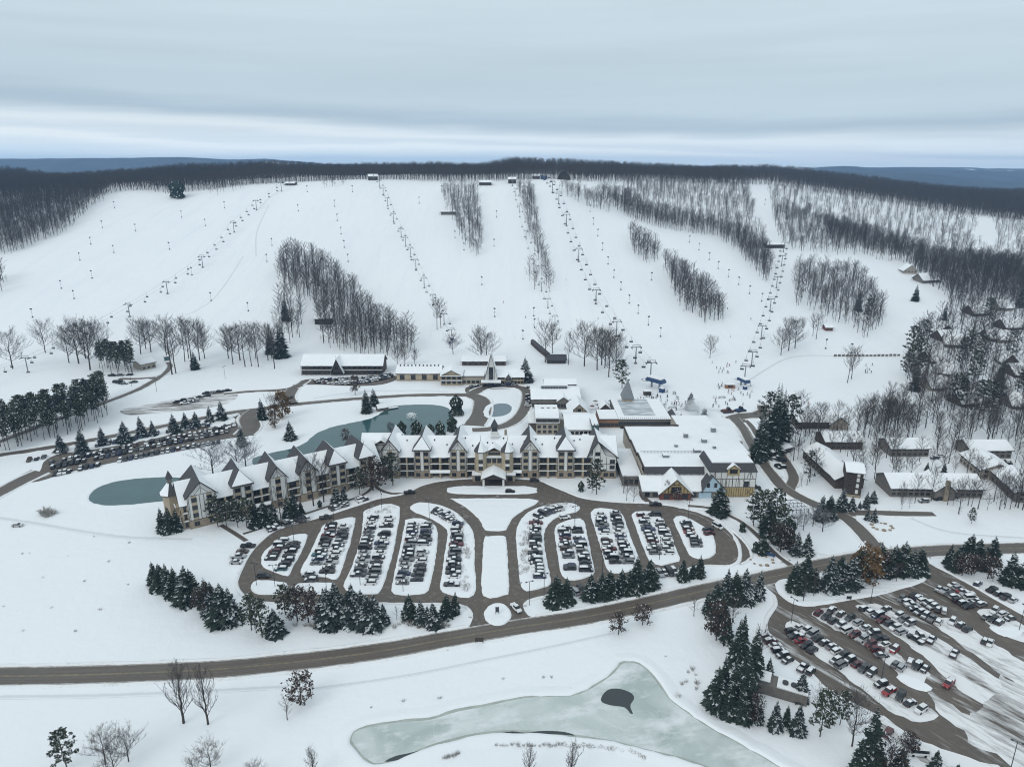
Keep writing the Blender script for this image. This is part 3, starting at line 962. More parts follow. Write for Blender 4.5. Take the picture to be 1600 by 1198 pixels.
M['oak'] = m_leaf('oak_leaves', (0.056, 0.041, 0.035), (0.094, 0.070, 0.056), 0.08)
M['larch'] = m_leaf('tawny_needles', (0.13, 0.078, 0.036), (0.21, 0.13, 0.062), 0.05)
M['cedar'] = m_leaf('cedar_sprays', (0.022, 0.036, 0.026), (0.046, 0.062, 0.042), 0.06)
M['scrub'] = m_leaf('scrub_twigs', (0.19, 0.165, 0.135), (0.30, 0.255, 0.20), 0.35)

def bare_tree(seed, H=22.0, spread=0.30, clear=0.35, twigs=700, upright=0.75, tw=0.075, limbs=16, levels=2, tr=0.018):
    """leafless tree: (trunk mesh builder, crown mesh builder)"""
    r = random.Random(seed)
    T, C = MB(), MB()
    ph = [Vector((0, 0, -0.4))]
    n = 7
    for i in range(1, n + 1):
        k = i / n
        ph.append(Vector(((r.random() - .5) * 0.05 * H * k, (r.random() - .5) * 0.05 * H * k, H * 0.92 * k)))
    R0 = H * tr
    rad = lambda k: R0 * (1 - k) ** 0.8 + 0.03
    for i in range(n):
        T.tube(ph[i], ph[i + 1], rad(i / n), rad((i + 1) / n), 5)
    def at(k):
        q = k * n; i = min(int(q), n - 1)
        return ph[i].lerp(ph[i + 1], q - i)
    ends = []
    def limb(p, d, L, rr, lev):
        pts_ = [p]; dd = d.copy(); ns = 4 if lev == 0 else 3
        for i in range(ns):
            dd = (dd + Vector(((r.random() - .5) * .5, (r.random() - .5) * .5, 0.14 * upright + (r.random() - .45) * .25))).normalized()
            pts_.append(pts_[-1] + dd * (L / ns))
        for i in range(ns):
            C.tube(pts_[i], pts_[i + 1], rr * (1 - i / ns * .75), rr * (1 - (i + 1) / ns * .75), 3)
            ends.append((pts_[i], pts_[i + 1], lev))
        if lev < levels:
            for i in range(1, ns + 1):
                for _ in range(2 if lev == 0 else 1 + (r.random() < .5)):
                    a = r.random() * 6.283
                    side = Vector((math.cos(a), math.sin(a), 0.25 + r.random() * .6)).normalized()
                    limb(pts_[i], (dd * 0.75 + side * 0.75).normalized(), L * (0.48 - 0.05 * lev) * (0.8 + .4 * r.random()), rr * 0.45, lev + 1)
    for i in range(limbs):
        k = clear + (0.97 - clear) * (i + r.random() * .8) / limbs
        a = i * 2.4 + r.random()
        up = upright * (0.6 + .5 * k) + 0.15
        d = Vector((math.cos(a), math.sin(a), up)).normalized()
        f = math.sin(min(1, (k - clear) / (1 - clear) * 0.85 + 0.22) * math.pi) ** 0.6
        limb(at(k), d, H * spread * (0.55 + .6 * f) * (0.8 + .4 * r.random()), max(rad(k) * 0.42, 0.05), 0)
    for _ in range(twigs):
        a, b, lev = ends[int(r.random() * len(ends))]
        if lev == 0 and r.random() < .6: a, b, lev = ends[int(r.random() * len(ends))]
        p = a.lerp(b, r.random())
        d = (b - a).normalized()
        d = (d + Vector(((r.random() - .5) * 1.6, (r.random() - .5) * 1.6, (r.random() - .2) * 1.1))).normalized()
        L = H * 0.055 * (0.5 + r.random())
        s = d.orthogonal().normalized()
        s = (s * math.cos(r.random() * 6.28) + d.cross(s) * math.sin(r.random() * 6.28)).normalized() * tw * 0.5
        C.face([p - s, p + s, p + d * L])
    return T, C
def spray(C, p, d, L, w, r, droop, lay, snow, m=0):
    """a flat bough: a tapering fan of three leaflets around direction d"""
    side = d.cross(Vector((0, 0, 1)))
    if side.length < 1e-3: side = Vector((1, 0, 0))
    side.normalize()
    tip = p + d * L + Vector((0, 0, -droop * L))
    mid = p + d * L * 0.45 + Vector((0, 0, -droop * L * 0.3))
    c = (r.random(), 0, snow)
    C.face([p, mid + side * w * .5 + Vector((0, 0, -w * .22)), tip, mid - side * w * .5 + Vector((0, 0, -w * .22))], m, c)
    c2 = (r.random(), 0, snow * r.random())
    for sg in (-1, 1):
        q = p.lerp(mid, 0.7)
        e = q + (d * 0.75 + side * sg * 0.8).normalized() * L * 0.5 + Vector((0, 0, -droop * L * .5))
        C.face([q, q.lerp(e, .5) + Vector((0, 0, 0.06 * L)), e, q.lerp(e, .6) + d * w * .3], m, c2)
def spruce(seed, H=12.0, base=0.24, dens=1.0, lo=0.03, droop=0.28):
    r = random.Random(seed)
    T, C = MB(), MB()
    T.tube((0, 0, -0.3), (0, 0, H * 0.55), H * 0.016, H * 0.009, 6)
    T.tube((0, 0, H * 0.55), (0, 0, H), H * 0.009, 0.02, 5)
    nl = int(30 * dens)
    for i in range(nl):
        k = i / (nl - 1)
        z = H * (lo + (0.985 - lo) * k)
        rad = H * base * (1 - k) ** 0.85 * (0.85 + .3 * r.random()) + 0.12
        nb = max(4, int((15 - 9 * k) * dens))
        for j in range(nb):
            a = 6.283 * (j + r.random() * .8) / nb + i * 1.3
            if r.random() < .10: continue
            L = rad * (0.6 + .6 * r.random())
            up = -0.12 + 0.55 * k
            d = Vector((math.cos(a), math.sin(a), up)).normalized()
            sn = r.random()
            spray(C, Vector((0, 0, z + (r.random() - .5) * H * .02)) + Vector((d.x, d.y, 0)) * L * .12, d, L, L * 0.55 + .12, r, droop * (1 - .5 * k), 0, sn)
            if L > H * .07:
                spray(C, Vector((0, 0, z)) + d * L * .5 + Vector((0, 0, -droop * L * .25)), (d + Vector(((r.random() - .5) * .9, (r.random() - .5) * .9, 0))).normalized(), L * .52, L * .3, r, droop, 0, r.random())
    return T, C
def tuft(C, p, s, r, n=14, snowp=1.0, flat_=0.6):
    for _ in range(n):
        a = r.random() * 6.283; b = r.random() * 2 - 1
        rr = math.sqrt(max(0, 1 - b * b))
        d = Vector((rr * math.cos(a), rr * math.sin(a), b * flat_ + 0.15))
        q = p + d * s * (0.25 + .75 * r.random())
        e = Vector((r.random() - .5, r.random() - .5, r.random() - .3)).normalized()
        f = e.orthogonal().normalized()
        L = s * (0.28 + .3 * r.random())
        C.face([q - e * L - f * L * .35, q + f * L * .5, q + e * L + f * L * .1, q - f * L * .55], 0, (r.random(), 0, r.random() * snowp))
def pine(seed, H=18.0, clear=0.45, spread=0.2, n=34, tf=16, tr=0.013, top=0.6):
    r = random.Random(seed)
    T, C = MB(), MB()
    bx, by = (r.random() - .5) * .04 * H, (r.random() - .5) * .04 * H
    T.tube((0, 0, -.3), (bx, by, H * .5), H * tr, H * tr * .7, 6)
    T.tube((bx, by, H * .5), (bx * .5, by * .5, H * .97), H * tr * .7, .03, 5)
    for i in range(n):
        k = clear + (1 - clear) * (i + r.random()) / n
        a = i * 2.4 + r.random() * .8
        q = (k - clear) / (1 - clear)
        L = H * spread * (math.sin((0.18 + .8 * q) * math.pi) ** top) * (0.55 + .65 * r.random()) + .3
        d = Vector((math.cos(a), math.sin(a), 0.1 + .55 * q)).normalized()
        p0 = Vector((bx * .8, by * .8, H * k * .97))
        p1 = p0 + d * L
        T.tube(p0, p1, H * .0035, H * .0015, 3)
        tuft(C, p1, H * .055 * (0.7 + .6 * r.random()), r, tf)
        tuft(C, p0.lerp(p1, .6), H * .05 * (0.7 + .6 * r.random()), r, tf * 2 // 3)
    return T, C
def leafy(seed, H=10.0, spread=0.38, clear=0.2, n=900, sz=0.30, holes=0.3):
    """broad tree still holding its dead brown leaves"""
    r = random.Random(seed)
    T, C0 = bare_tree(seed, H, spread * .75, clear, 120, .55, .05, 14, 1, .017)
    T.mesh(C0.v, C0.f)
    C = MB()
    cl = []
    for i in range(46):
        k = r.random(); a = r.random() * 6.283
        z = clear + (1 - clear) * k
        rad = spread * math.sin((0.15 + .8 * k) * math.pi) ** .6 * math.sqrt(r.random())
        cl.append(Vector((math.cos(a) * rad * H, math.sin(a) * rad * H, z * H)))
    for _ in range(n):
        p = cl[int(r.random() * len(cl))]
        q = p + Vector((r.gauss(0, 1), r.gauss(0, 1), r.gauss(0, .8))) * H * .045
        e = Vector((r.random() - .5, r.random() - .5, r.random() - .5)).normalized(); f = e.orthogonal().normalized()
        L = sz * (0.6 + .8 * r.random())
        C.face([q - e * L, q - f * L * .6, q + e * L, q + f * L * .6], 0, (r.random(), 0, r.random()))
    return T, C
def cedar(seed, H=8.0, w=0.32, n=1500):
    """dense rounded evergreen"""
    r = random.Random(seed)
    T, C = MB(), MB()
    T.tube((0, 0, -.2), (0, 0, H * .6), H * .02, H * .01, 5)
    lob = [(r.random() * 6.283, 0.1 + .75 * r.random(), .12 + .1 * r.random()) for _ in range(16)]
    for _ in range(n):
        k = r.random() ** .8; a = r.random() * 6.283
        rad = w * (1 - k ** 2.2) ** .5 * (0.8 + .2 * math.sin(k * 9 + seed))
        if any(abs(k - lk) < .16 and math.cos(a - la) > .8 for la, lk, lr in lob): rad *= 1.14
        rad *= (0.72 + .3 * r.random())
        p = Vector((math.cos(a) * rad * H, math.sin(a) * rad * H, (0.03 + .95 * k) * H))
        d = Vector((math.cos(a), math.sin(a), 0.9)).normalized()
        s = Vector((-math.sin(a) + (r.random() - .5), math.cos(a) + (r.random() - .5), (r.random() - .5) * .6)).normalized(); L = H * .06 * (0.6 + .8 * r.random())
        u_ = Vector(((r.random() - .5) * .9 - math.cos(a) * .35, (r.random() - .5) * .9 - math.sin(a) * .35, 1)).normalized()
        C.face([p - u_ * L * .6, p + s * L * .5, p + u_ * L, p - s * L * .5], 0, (r.random(), 0, r.random()))
    return T, C
def scrub(seed, H=1.6, n=60):
    r = random.Random(seed); C = MB()
    for _ in range(n):
        a = r.random() * 6.283; s = r.random() ** .5 * H * .55
        p = Vector((math.cos(a) * s * .6, math.sin(a) * s * .6, 0))
        d = Vector((math.cos(a) * .6 + (r.random() - .5) * .5, math.sin(a) * .6 + (r.random() - .5) * .5, .7 + r.random())).normalized()
        L = H * (0.5 + .6 * r.random()); w = d.orthogonal().normalized() * .035
        C.face([p - w, p + w, p + d * L], 0, (r.random(), 0, r.random()))
        q = p + d * L * .6; e = (d + Vector((r.random() - .5, r.random() - .5, 0)) * 1.4).normalized()
        C.face([q - w * .8, q + w * .8, q + e * L * .4], 0, (r.random(), 0, r.random()))
    return C
KIND = {}
def reg(kind, gens, H, tm, cm):
    KIND[kind] = [(T.data('trunk', M[tm]), C.data('crown', M[cm]), H) for T, C in gens]
reg('forest', [bare_tree(10 + i, 22, .25, .32, 1500, .62, .062, 17, 1, .0115) for i in range(7)], 22, 'trunk', 'twig')
reg('open', [bare_tree(30 + i, 18, .33, .20, 3200, .42, .05, 22, 2, .016) for i in range(5)], 18, 'trunk', 'twig')
reg('vase', [bare_tree(40 + i, 16, .32, .14, 1100, 1.7, .06, 20, 1) for i in range(2)], 16, 'trunk', 'twig')
reg('frost', [bare_tree(50 + i, 14, .42, .16, 2200, .6, .08, 18, 2) for i in range(2)], 14, 'trunk', 'frost')
reg('sapling', [bare_tree(60 + i, 9, .26, .22, 300, .8, .045, 11, 1, .012) for i in range(3)], 9, 'trunk', 'twig')
reg('spruce', [spruce(70 + i, 12, .235 + .02 * i) for i in range(4)], 12, 'trunk', 'spruce')
reg('snowy', [spruce(80 + i, 12, .24 + .025 * i) for i in range(3)], 12, 'trunk', 'spruce_snowy')
reg('dark', [spruce(85 + i, 18, .18 + .02 * i, 1.15, .06) for i in range(3)], 18, 'trunk', 'spruce')
reg('pine', [pine(90 + i, 16, .22, .22, 44, 20) for i in range(4)], 16, 'trunk', 'pine')
reg('timber', [pine(100 + i, 20, .48, .095, 26, 13, .009) for i in range(5)], 20, 'trunk', 'pine')
reg('oak', [leafy(110 + i) for i in range(3)], 10, 'trunk', 'oak')
reg('larch', [leafy(115 + i, 12, .26, .08, 1700, .32) for i in range(2)], 12, 'trunk', 'larch')
reg('cedar', [cedar(120 + i) for i in range(3)], 8, 'trunk', 'cedar')
NAMES = {'forest': ('bare_tree', 'tree'), 'open': ('bare_tree', 'tree'), 'vase': ('bare_tree', 'tree'), 'frost': ('frosted_tree', 'tree'), 'sapling': ('young_bare_tree', 'tree'), 'spruce': ('spruce_tree', 'tree'), 'snowy': ('spruce_tree', 'tree'),
         'dark': ('spruce_tree', 'tree'), 'pine': ('pine_tree', 'tree'), 'timber': ('pine_tree', 'tree'), 'oak': ('oak_tree', 'tree'), 'larch': ('larch_tree', 'tree'), 'cedar': ('cedar_bush', 'shrub')}
tr_r = random.Random(99)
def tree(kind, p, h, label, group=None, wide=1.0):
    tm, cm, H = tr_r.choice(KIND[kind])
    s = h / H
    nm, cat = NAMES[kind]
    e = thing(nm, label, cat, tuple(p), tr_r.random() * 6.283, group)
    w = s * wide * (0.84 + .32 * tr_r.random())
    e.rotation_euler.x, e.rotation_euler.y = (tr_r.random() - .5) * .07, (tr_r.random() - .5) * .07
    e.scale = (w, w, s)
    inst('trunk', tm, e); inst('crown', cm, e)
    return e
ORD = ['first', 'second', 'third', 'fourth', 'fifth', 'sixth', 'seventh', 'eighth', 'ninth', 'tenth', 'eleventh', 'twelfth', 'thirteenth', 'fourteenth', 'fifteenth', 'sixteenth', 'seventeenth', 'eighteenth', 'nineteenth', 'twentieth',
       'twenty-first', 'twenty-second', 'twenty-third', 'twenty-fourth', 'twenty-fifth', 'twenty-sixth', 'twenty-seventh', 'twenty-eighth', 'twenty-ninth', 'thirtieth']
def nth(i): return ORD[i] if i < len(ORD) else str(i + 1) + 'th'
KW = {'forest': 'tall leafless tree', 'open': 'spreading leafless tree', 'vase': 'upright leafless tree', 'frost': 'frost-white leafless tree', 'sapling': 'thin leafless young tree', 'spruce': 'dark green spruce', 'snowy': 'snow-dusted spruce',
      'dark': 'tall dark spruce', 'pine': 'ragged green pine', 'timber': 'tall-stemmed pine', 'oak': 'tree with russet leaves', 'larch': 'tawny orange larch', 'cedar': 'rounded dark evergreen bush'}
def belt(L, place, group, wide=1.0):
    """L: (u, v, height in px, kind); counted per kind from the left"""
    L = sorted(L)
    cnt, tot = {}, {}
    for u, v, h, k in L: tot[k] = tot.get(k, 0) + 1
    for u, v, h, k in L:
        i = cnt.get(k, 0); cnt[k] = i + 1
        p = ground(u, v)
        lab = f'{KW[k]} {place}' if tot[k] == 1 else f'{nth(i)} {KW[k]} from the left {place}'
        tree(k, p, tall(p, h), lab, group, wide)

belt([(96, 705, 30, 'snowy'), (129, 706, 40, 'snowy'), (160, 694, 28, 'snowy'), (195, 690, 34, 'snowy'), (222, 681, 33, 'snowy'), (239, 680, 25, 'snowy'), (273, 676, 31, 'snowy'), (290, 669, 26, 'snowy'), (306, 667, 25, 'snowy'),
      (328, 660, 27, 'snowy'), (347, 656, 32, 'snowy'), (378, 696, 34, 'snowy')], 'in the row beside the left car park', 'spruces beside the left car park', 1.15)
belt([(410, 655, 34, 'spruce'), (442, 652, 40, 'larch'), (430, 668, 36, 'larch'), (430, 655, 36, 'open'), (454, 686, 30, 'snowy')], 'on the lawn west of the teal pond', 'trees west of the pond', 1.1)
belt([(573, 644, 37, 'spruce'), (585, 633, 27, 'spruce'), (713, 648, 30, 'cedar'), (707, 673, 22, 'cedar'), (628, 678, 20, 'cedar'), (651, 682, 25, 'cedar'), (688, 682, 24, 'cedar'), (672, 683, 20, 'cedar'), (612, 672, 16, 'scrubby'), (541, 690, 22, 'oak'), (556, 686, 16, 'spruce')][:8] + [(541, 692, 22, 'oak'), (610, 676, 16, 'oak')], 'beside the fountain pond', 'trees beside the fountain pond', 1.15)
belt([(243, 912, 36, 'spruce'), (252, 919, 40, 'spruce'), (263, 923, 44, 'spruce'), (274, 926, 42, 'spruce'), (268, 932, 34, 'spruce'), (292, 942, 58, 'spruce'), (301, 938, 50, 'spruce'), (318, 958, 44, 'oak'), (324, 948, 46, 'spruce'), (333, 950, 42, 'spruce'), (330, 962, 40, 'snowy'), (347, 972, 60, 'spruce'), (362, 972, 54, 'snowy'),
      (393, 984, 54, 'pine'), (410, 995, 56, 'pine'), (431, 990, 42, 'snowy'), (446, 960, 45, 'pine'), (465, 970, 50, 'oak'), (482, 972, 52, 'oak'), (507, 972, 55, 'snowy'), (515, 976, 60, 'snowy'), (526, 970, 64, 'snowy'), (538, 972, 48, 'snowy'), (550, 971, 60, 'snowy'), (566, 975, 56, 'snowy'), (574, 978, 52, 'snowy'),
      (584, 979, 51, 'snowy'), (600, 973, 32, 'snowy'), (620, 968, 22, 'sapling'), (640, 965, 39, 'spruce'), (658, 973, 38, 'snowy'), (668, 975, 30, 'snowy'), (678, 978, 38, 'snowy'), (697, 963, 37, 'spruce'), (711, 958, 35, 'spruce')], 'in the belt below the main car park', 'tree belt below the main car park', 1.12)
belt([(869, 943, 46, 'spruce'), (886, 940, 40, 'spruce'), (880, 944, 24, 'spruce'), (923, 935, 40, 'spruce'), (938, 935, 44, 'spruce'), (953, 930, 40, 'spruce'), (945, 935, 30, 'spruce'), (970, 926, 38, 'spruce'), (981, 927, 38, 'spruce'), (995, 923, 54, 'spruce'), (1014, 916, 44, 'spruce'), (1067, 905, 33, 'spruce'), (1082, 901, 24, 'spruce'), (1093, 900, 34, 'spruce')],
     'in the row above the highway', 'spruces between main car park and highway', 1.12)
belt([(1133, 938, 52, 'snowy'), (1147, 940, 50, 'spruce'), (1164, 940, 54, 'snowy'), (1184, 935, 46, 'snowy'), (1118, 952, 46, 'spruce'), (1104, 958, 38, 'spruce'), (1113, 962, 45, 'spruce'), (1126, 985, 70, 'dark'), (1119, 1000, 60, 'oak'), (1135, 1003, 55, 'dark'), (1160, 1015, 60, 'dark'), (1152, 1040, 76, 'dark'), (1172, 1070, 92, 'dark'), (1130, 1090, 70, 'dark'), (1145, 1105, 82, 'dark'),
      (1120, 1106, 66, 'spruce'), (1167, 1112, 92, 'dark'), (1137, 1117, 50, 'spruce'), (1160, 1124, 50, 'spruce'), (1176, 1127, 44, 'oak'), (1185, 1128, 30, 'snowy'), (1201, 1062, 37, 'snowy'), (1187, 1058, 36, 'spruce'), (1250, 1092, 46, 'snowy'), (1211, 1138, 44, 'snowy'), (1245, 1144, 46, 'snowy'), (1228, 1130, 30, 'spruce'), (1281, 1150, 72, 'pine'), (1312, 1132, 52, 'pine'), (1299, 1120, 40, 'pine'),
      (1331, 1165, 80, 'open'), (1188, 1040, 60, 'forest'), (1274, 1118, 46, 'forest'), (1142, 985, 55, 'forest')], 'in the grove beside the lower car park', 'grove beside the lower car park', .9)
belt([(1358, 1204, 100, 'dark'), (1340, 1212, 60, 'dark'), (1385, 1215, 60, 'oak'), (1405, 1210, 44, 'spruce'), (1418, 1175, 30, 'oak'), (1461, 1204, 34, 'spruce'), (1495, 1212, 20, 'spruce')], 'at the lower edge of the car park', 'trees at the lower edge of the car park', 1.05)
belt([(1240, 923, 48, 'spruce'), (1257, 918, 54, 'spruce'), (1248, 928, 30, 'spruce'), (1270, 920, 34, 'spruce'), (1293, 923, 58, 'snowy'), (1310, 913, 48, 'spruce'), (1302, 922, 36, 'snowy'), (1328, 918, 50, 'snowy'), (1338, 900, 48, 'spruce'), (1351, 910, 60, 'larch'), (1344, 914, 50, 'pine'), (1373, 898, 52, 'spruce'), (1385, 900, 42, 'spruce'),
      (1378, 902, 36, 'oak'), (1395, 892, 42, 'spruce'), (1408, 897, 52, 'spruce'), (1423, 899, 42, 'snowy'), (1435, 896, 42, 'spruce'), (1255, 940, 40, 'sapling'), (1271, 932, 34, 'sapling'), (1400, 910, 28, 'sapling'), (1406, 905, 26, 'sapling')], 'on the lower car park island', 'trees on the car park island', 1.15)
belt([(1482, 882, 34, 'spruce'), (1498, 882, 34, 'spruce'), (1512, 877, 44, 'spruce'), (1526, 876, 36, 'spruce'), (1490, 890, 32, 'spruce'), (1503, 899, 32, 'oak'), (1518, 898, 30, 'oak'), (1543, 904, 36, 'oak'), (1549, 880, 44, 'spruce'), (1535, 890, 30, 'spruce'), (1576, 911, 50, 'spruce'), (1599, 915, 54, 'spruce')],
     'beside the highway at the far right', 'trees beside the highway at the far right', 1.15)
belt([(1244, 866, 36, 'snowy'), (1260, 866, 36, 'snowy'), (1219, 862, 44, 'oak'), (1226, 850, 40, 'spruce'), (1188, 825, 58, 'pine'), (1177, 822, 46, 'pine'), (1210, 825, 60, 'pine'), (1200, 835, 52, 'spruce'), (1222, 838, 46, 'pine'), (1213, 848, 40, 'spruce'), (1232, 845, 34, 'cedar'), (1191, 864, 34, 'spruce'), (1180, 862, 16, 'cedar'), (1123, 803, 48, 'spruce'), (1130, 804, 27, 'oak'), (1281, 812, 40, 'spruce'), (1294, 808, 36, 'spruce'),
      (1270, 822, 28, 'frost'), (1285, 830, 30, 'frost'), (1255, 828, 24, 'frost'), (1245, 826, 20, 'frost'), (1160, 830, 14, 'cedar'), (1115, 806, 10, 'cedar')], 'in the garden below the tall half-timbered hall', 'garden trees below the half-timbered hall', 1.15)
belt([(1315, 796, 34, 'snowy'), (1331, 796, 22, 'snowy'), (1343, 795, 13, 'snowy'), (1353, 794, 27, 'snowy'), (1364, 784, 20, 'snowy'), (1355, 812, 20, 'snowy'), (1365, 814, 22, 'snowy'), (1518, 818, 24, 'pine'), (1448, 735, 14, 'spruce'), (1474, 742, 20, 'spruce'), (1265, 752, 46, 'pine')], 'among the chalets at right', 'evergreens among the chalets', 1.1)
belt([(255, 830, 38, 'spruce'), (266, 831, 42, 'spruce'), (277, 829, 36, 'spruce'), (341, 823, 46, 'pine'), (354, 822, 38, 'pine'), (372, 824, 44, 'pine'), (386, 824, 46, 'pine'), (400, 822, 40, 'spruce'), (413, 820, 42, 'spruce'), (427, 819, 36, 'spruce'), (450, 808, 36, 'spruce'), (459, 810, 46, 'spruce'), (471, 802, 22, 'spruce'), (526, 788, 31, 'snowy'), (537, 785, 28, 'snowy'),
      (562, 772, 42, 'pine'), (614, 758, 50, 'pine'), (604, 750, 36, 'pine'), (932, 772, 52, 'pine'), (925, 770, 30, 'pine'), (908, 767, 16, 'cedar'), (500, 792, 11, 'cedar'), (490, 790, 72, 'forest'), (506, 784, 66, 'forest'), (440, 822, 60, 'sapling'), (583, 766, 50, 'oak'), (979, 782, 36, 'sapling'), (990, 785, 30, 'sapling'), (974, 770, 26, 'sapling'), (1045, 778, 27, 'oak'), (1058, 782, 20, 'oak')],
     'in front of the lodge', 'trees in front of the lodge', 1.05)
belt([(333, 741, 42, 'frost'), (372, 735, 40, 'frost'), (384, 728, 34, 'frost')], 'behind the end of the lodge', 'frosted trees behind the lodge', 1.35)
belt([(821, 596, 40, 'snowy'), (972, 607, 44, 'pine'), (1079, 640, 28, 'spruce'), (1063, 661, 16, 'spruce'), (1089, 648, 14, 'pine'), (1100, 650, 12, 'cedar')], 'behind the hotel buildings', 'evergreens behind the hotel', 1.1)
belt([(1190, 716, 86, 'dark'), (1206, 708, 108, 'dark'), (1220, 700, 92, 'dark'), (1181, 720, 74, 'dark'), (1231, 694, 74, 'pine'), (1213, 690, 90, 'dark'), (1197, 700, 84, 'pine')], 'in the tall stand beside the service yard', 'tall evergreens by the service yard', .82)
belt([(105, 1200, 60, 'pine'), (165, 1192, 50, 'open'), (201, 1189, 46, 'open'), (180, 1212, 46, 'open'), (287, 1129, 80, 'vase'), (325, 1131, 80, 'vase'), (471, 1099, 46, 'oak'), (449, 1124, 36, 'sapling'), (330, 1204, 42, 'open'), (303, 1212, 28, 'open'), (490, 1212, 40, 'vase'), (400, 1216, 26, 'open'), (826, 1218, 46, 'vase'), (892, 1218, 52, 'vase'), (966, 991, 32, 'oak'), (1004, 976, 30, 'oak'), (1084, 962, 30, 'sapling')],
     'on the open snow in the foreground', 'scattered foreground trees', 1.1)
belt([(20, 576, 56, 'open'), (71, 551, 48, 'open'), (108, 567, 54, 'open'), (123, 568, 62, 'open'), (141, 578, 74, 'open'), (134, 560, 52, 'open'), (158, 560, 52, 'open'), (220, 553, 52, 'open'), (236, 550, 46, 'open'), (228, 545, 40, 'open'), (260, 556, 60, 'forest'), (269, 585, 80, 'forest'), (275, 583, 72, 'forest'), (300, 573, 72, 'forest'), (289, 565, 66, 'forest'), (295, 560, 60, 'forest'),
      (312, 563, 58, 'open'), (320, 560, 50, 'open'), (364, 569, 58, 'forest'), (357, 560, 46, 'open'), (383, 573, 64, 'forest'), (375, 563, 52, 'open'), (393, 572, 58, 'forest'), (404, 573, 66, 'forest'), (419, 563, 56, 'forest'), (429, 576, 64, 'forest'), (400, 560, 50, 'open'), (425, 560, 50, 'forest'), (305, 577, 30, 'spruce'), (440, 558, 58, 'dark'), (446, 500, 42, 'dark'), (424, 552, 48, 'dark')], 'along the foot of the left slope', 'trees along the foot of the left slope')
belt([(708, 553, 30, 'open'), (752, 566, 52, 'open'), (760, 564, 42, 'open'), (621, 572, 30, 'open'), (633, 571, 32, 'open'), (648, 570, 24, 'open'), (555, 617, 30, 'oak'), (683, 515, 48, 'forest'), (689, 512, 42, 'forest'), (852, 566, 62, 'forest'), (863, 552, 44, 'open'), (888, 570, 48, 'forest'), (913, 572, 64, 'open'), (933, 578, 60, 'open'), (945, 575, 56, 'open'), (951, 589, 64, 'open'), (962, 580, 52, 'open'), (940, 570, 54, 'open'),
      (1109, 559, 33, 'open'), (1220, 555, 40, 'open'), (1232, 548, 46, 'open'), (1242, 544, 44, 'open'), (1324, 598, 54, 'forest'), (1330, 592, 48, 'forest'), (1275, 530, 40, 'forest'), (1270, 525, 34, 'forest'), (281, 310, 30, 'cedar'), (272, 309, 26, 'cedar')], 'at the foot of the ski runs', 'trees at the foot of the ski runs')

belt([(1423, 560, 50, 'pine'), (1432, 585, 56, 'pine'), (1418, 592, 44, 'pine'), (1440, 540, 40, 'pine'), (1428, 610, 46, 'dark'), (1500, 575, 46, 'pine'), (1512, 560, 44, 'pine'), (1520, 600, 52, 'pine'), (1505, 615, 40, 'dark'), (1535, 560, 36, 'pine'), (1490, 640, 56, 'pine'), (1528, 655, 60, 'pine'), (1548, 650, 50, 'pine'),
      (1560, 605, 48, 'dark'), (1580, 560, 42, 'pine'), (1597, 620, 50, 'pine'), (1475, 500, 30, 'dark'), (1545, 500, 34, 'pine'), (1592, 480, 34, 'dark'), (1430, 470, 26, 'dark'), (1340, 485, 30, 'dark'), (1355, 500, 34, 'pine')], 'among the hillside chalets', 'evergreens among the hillside chalets')
# pines in plantation blocks
def scatter(poly_px, spacing, seed, jitter=0.42):
    P = [ground(u, v)[:2] for u, v in poly_px]
    xs = [p[0] for p in P]; ys = [p[1] for p in P]
    r = random.Random(seed)
    out = []
    y = min(ys)
    row = 0
    while y < max(ys):
        x = min(xs) + (row % 2) * spacing * .5
        while x < max(xs):
            a = x + (r.random() - .5) * 2 * jitter * spacing; b = y + (r.random() - .5) * 2 * jitter * spacing
            if in_poly(a, b, P): out.append((a, b, gz(a, b)))
            x += spacing
        y += spacing * .87; row += 1
    return out
for i, p in enumerate(scatter([(-30, 692), (0, 676), (60, 655), (120, 634), (162, 618), (172, 640), (165, 655), (120, 676), (60, 692), (0, 712), (-30, 722)], 5.4, 5)):
    tree('timber', p, 15.5 + 3.5 * tr_r.random(), 'tall-stemmed pine in the long plantation block at the left edge', 'long pine plantation at the left edge', 1.15)
for p in scatter([(150, 566), (206, 566), (208, 588), (160, 584)], 5.2, 6):
    tree('timber', p, 16 + 3 * tr_r.random(), 'tall-stemmed pine in the small dense block below the left slope', 'small pine block below the left slope', 1.15)

RUNS = [[(1168, 284), (1186, 284), (1198, 330), (1212, 372), (1226, 384), (1241, 394), (1238, 480), (1205, 560), (1170, 560), (1196, 470), (1206, 420), (1196, 376), (1180, 330)], [(1522, 340), (1549, 342), (1561, 394), (1534, 396)],
        [(1352, 404), (1410, 410), (1478, 466), (1476, 482), (1420, 525), (1385, 520), (1379, 480), (1360, 432)], [(1000, 318), (1030, 322), (1090, 334), (1088, 340), (1030, 332)]]
def on_run(p):
    u, v = proj(p)
    return any(in_poly(u, v, q) for q in RUNS)
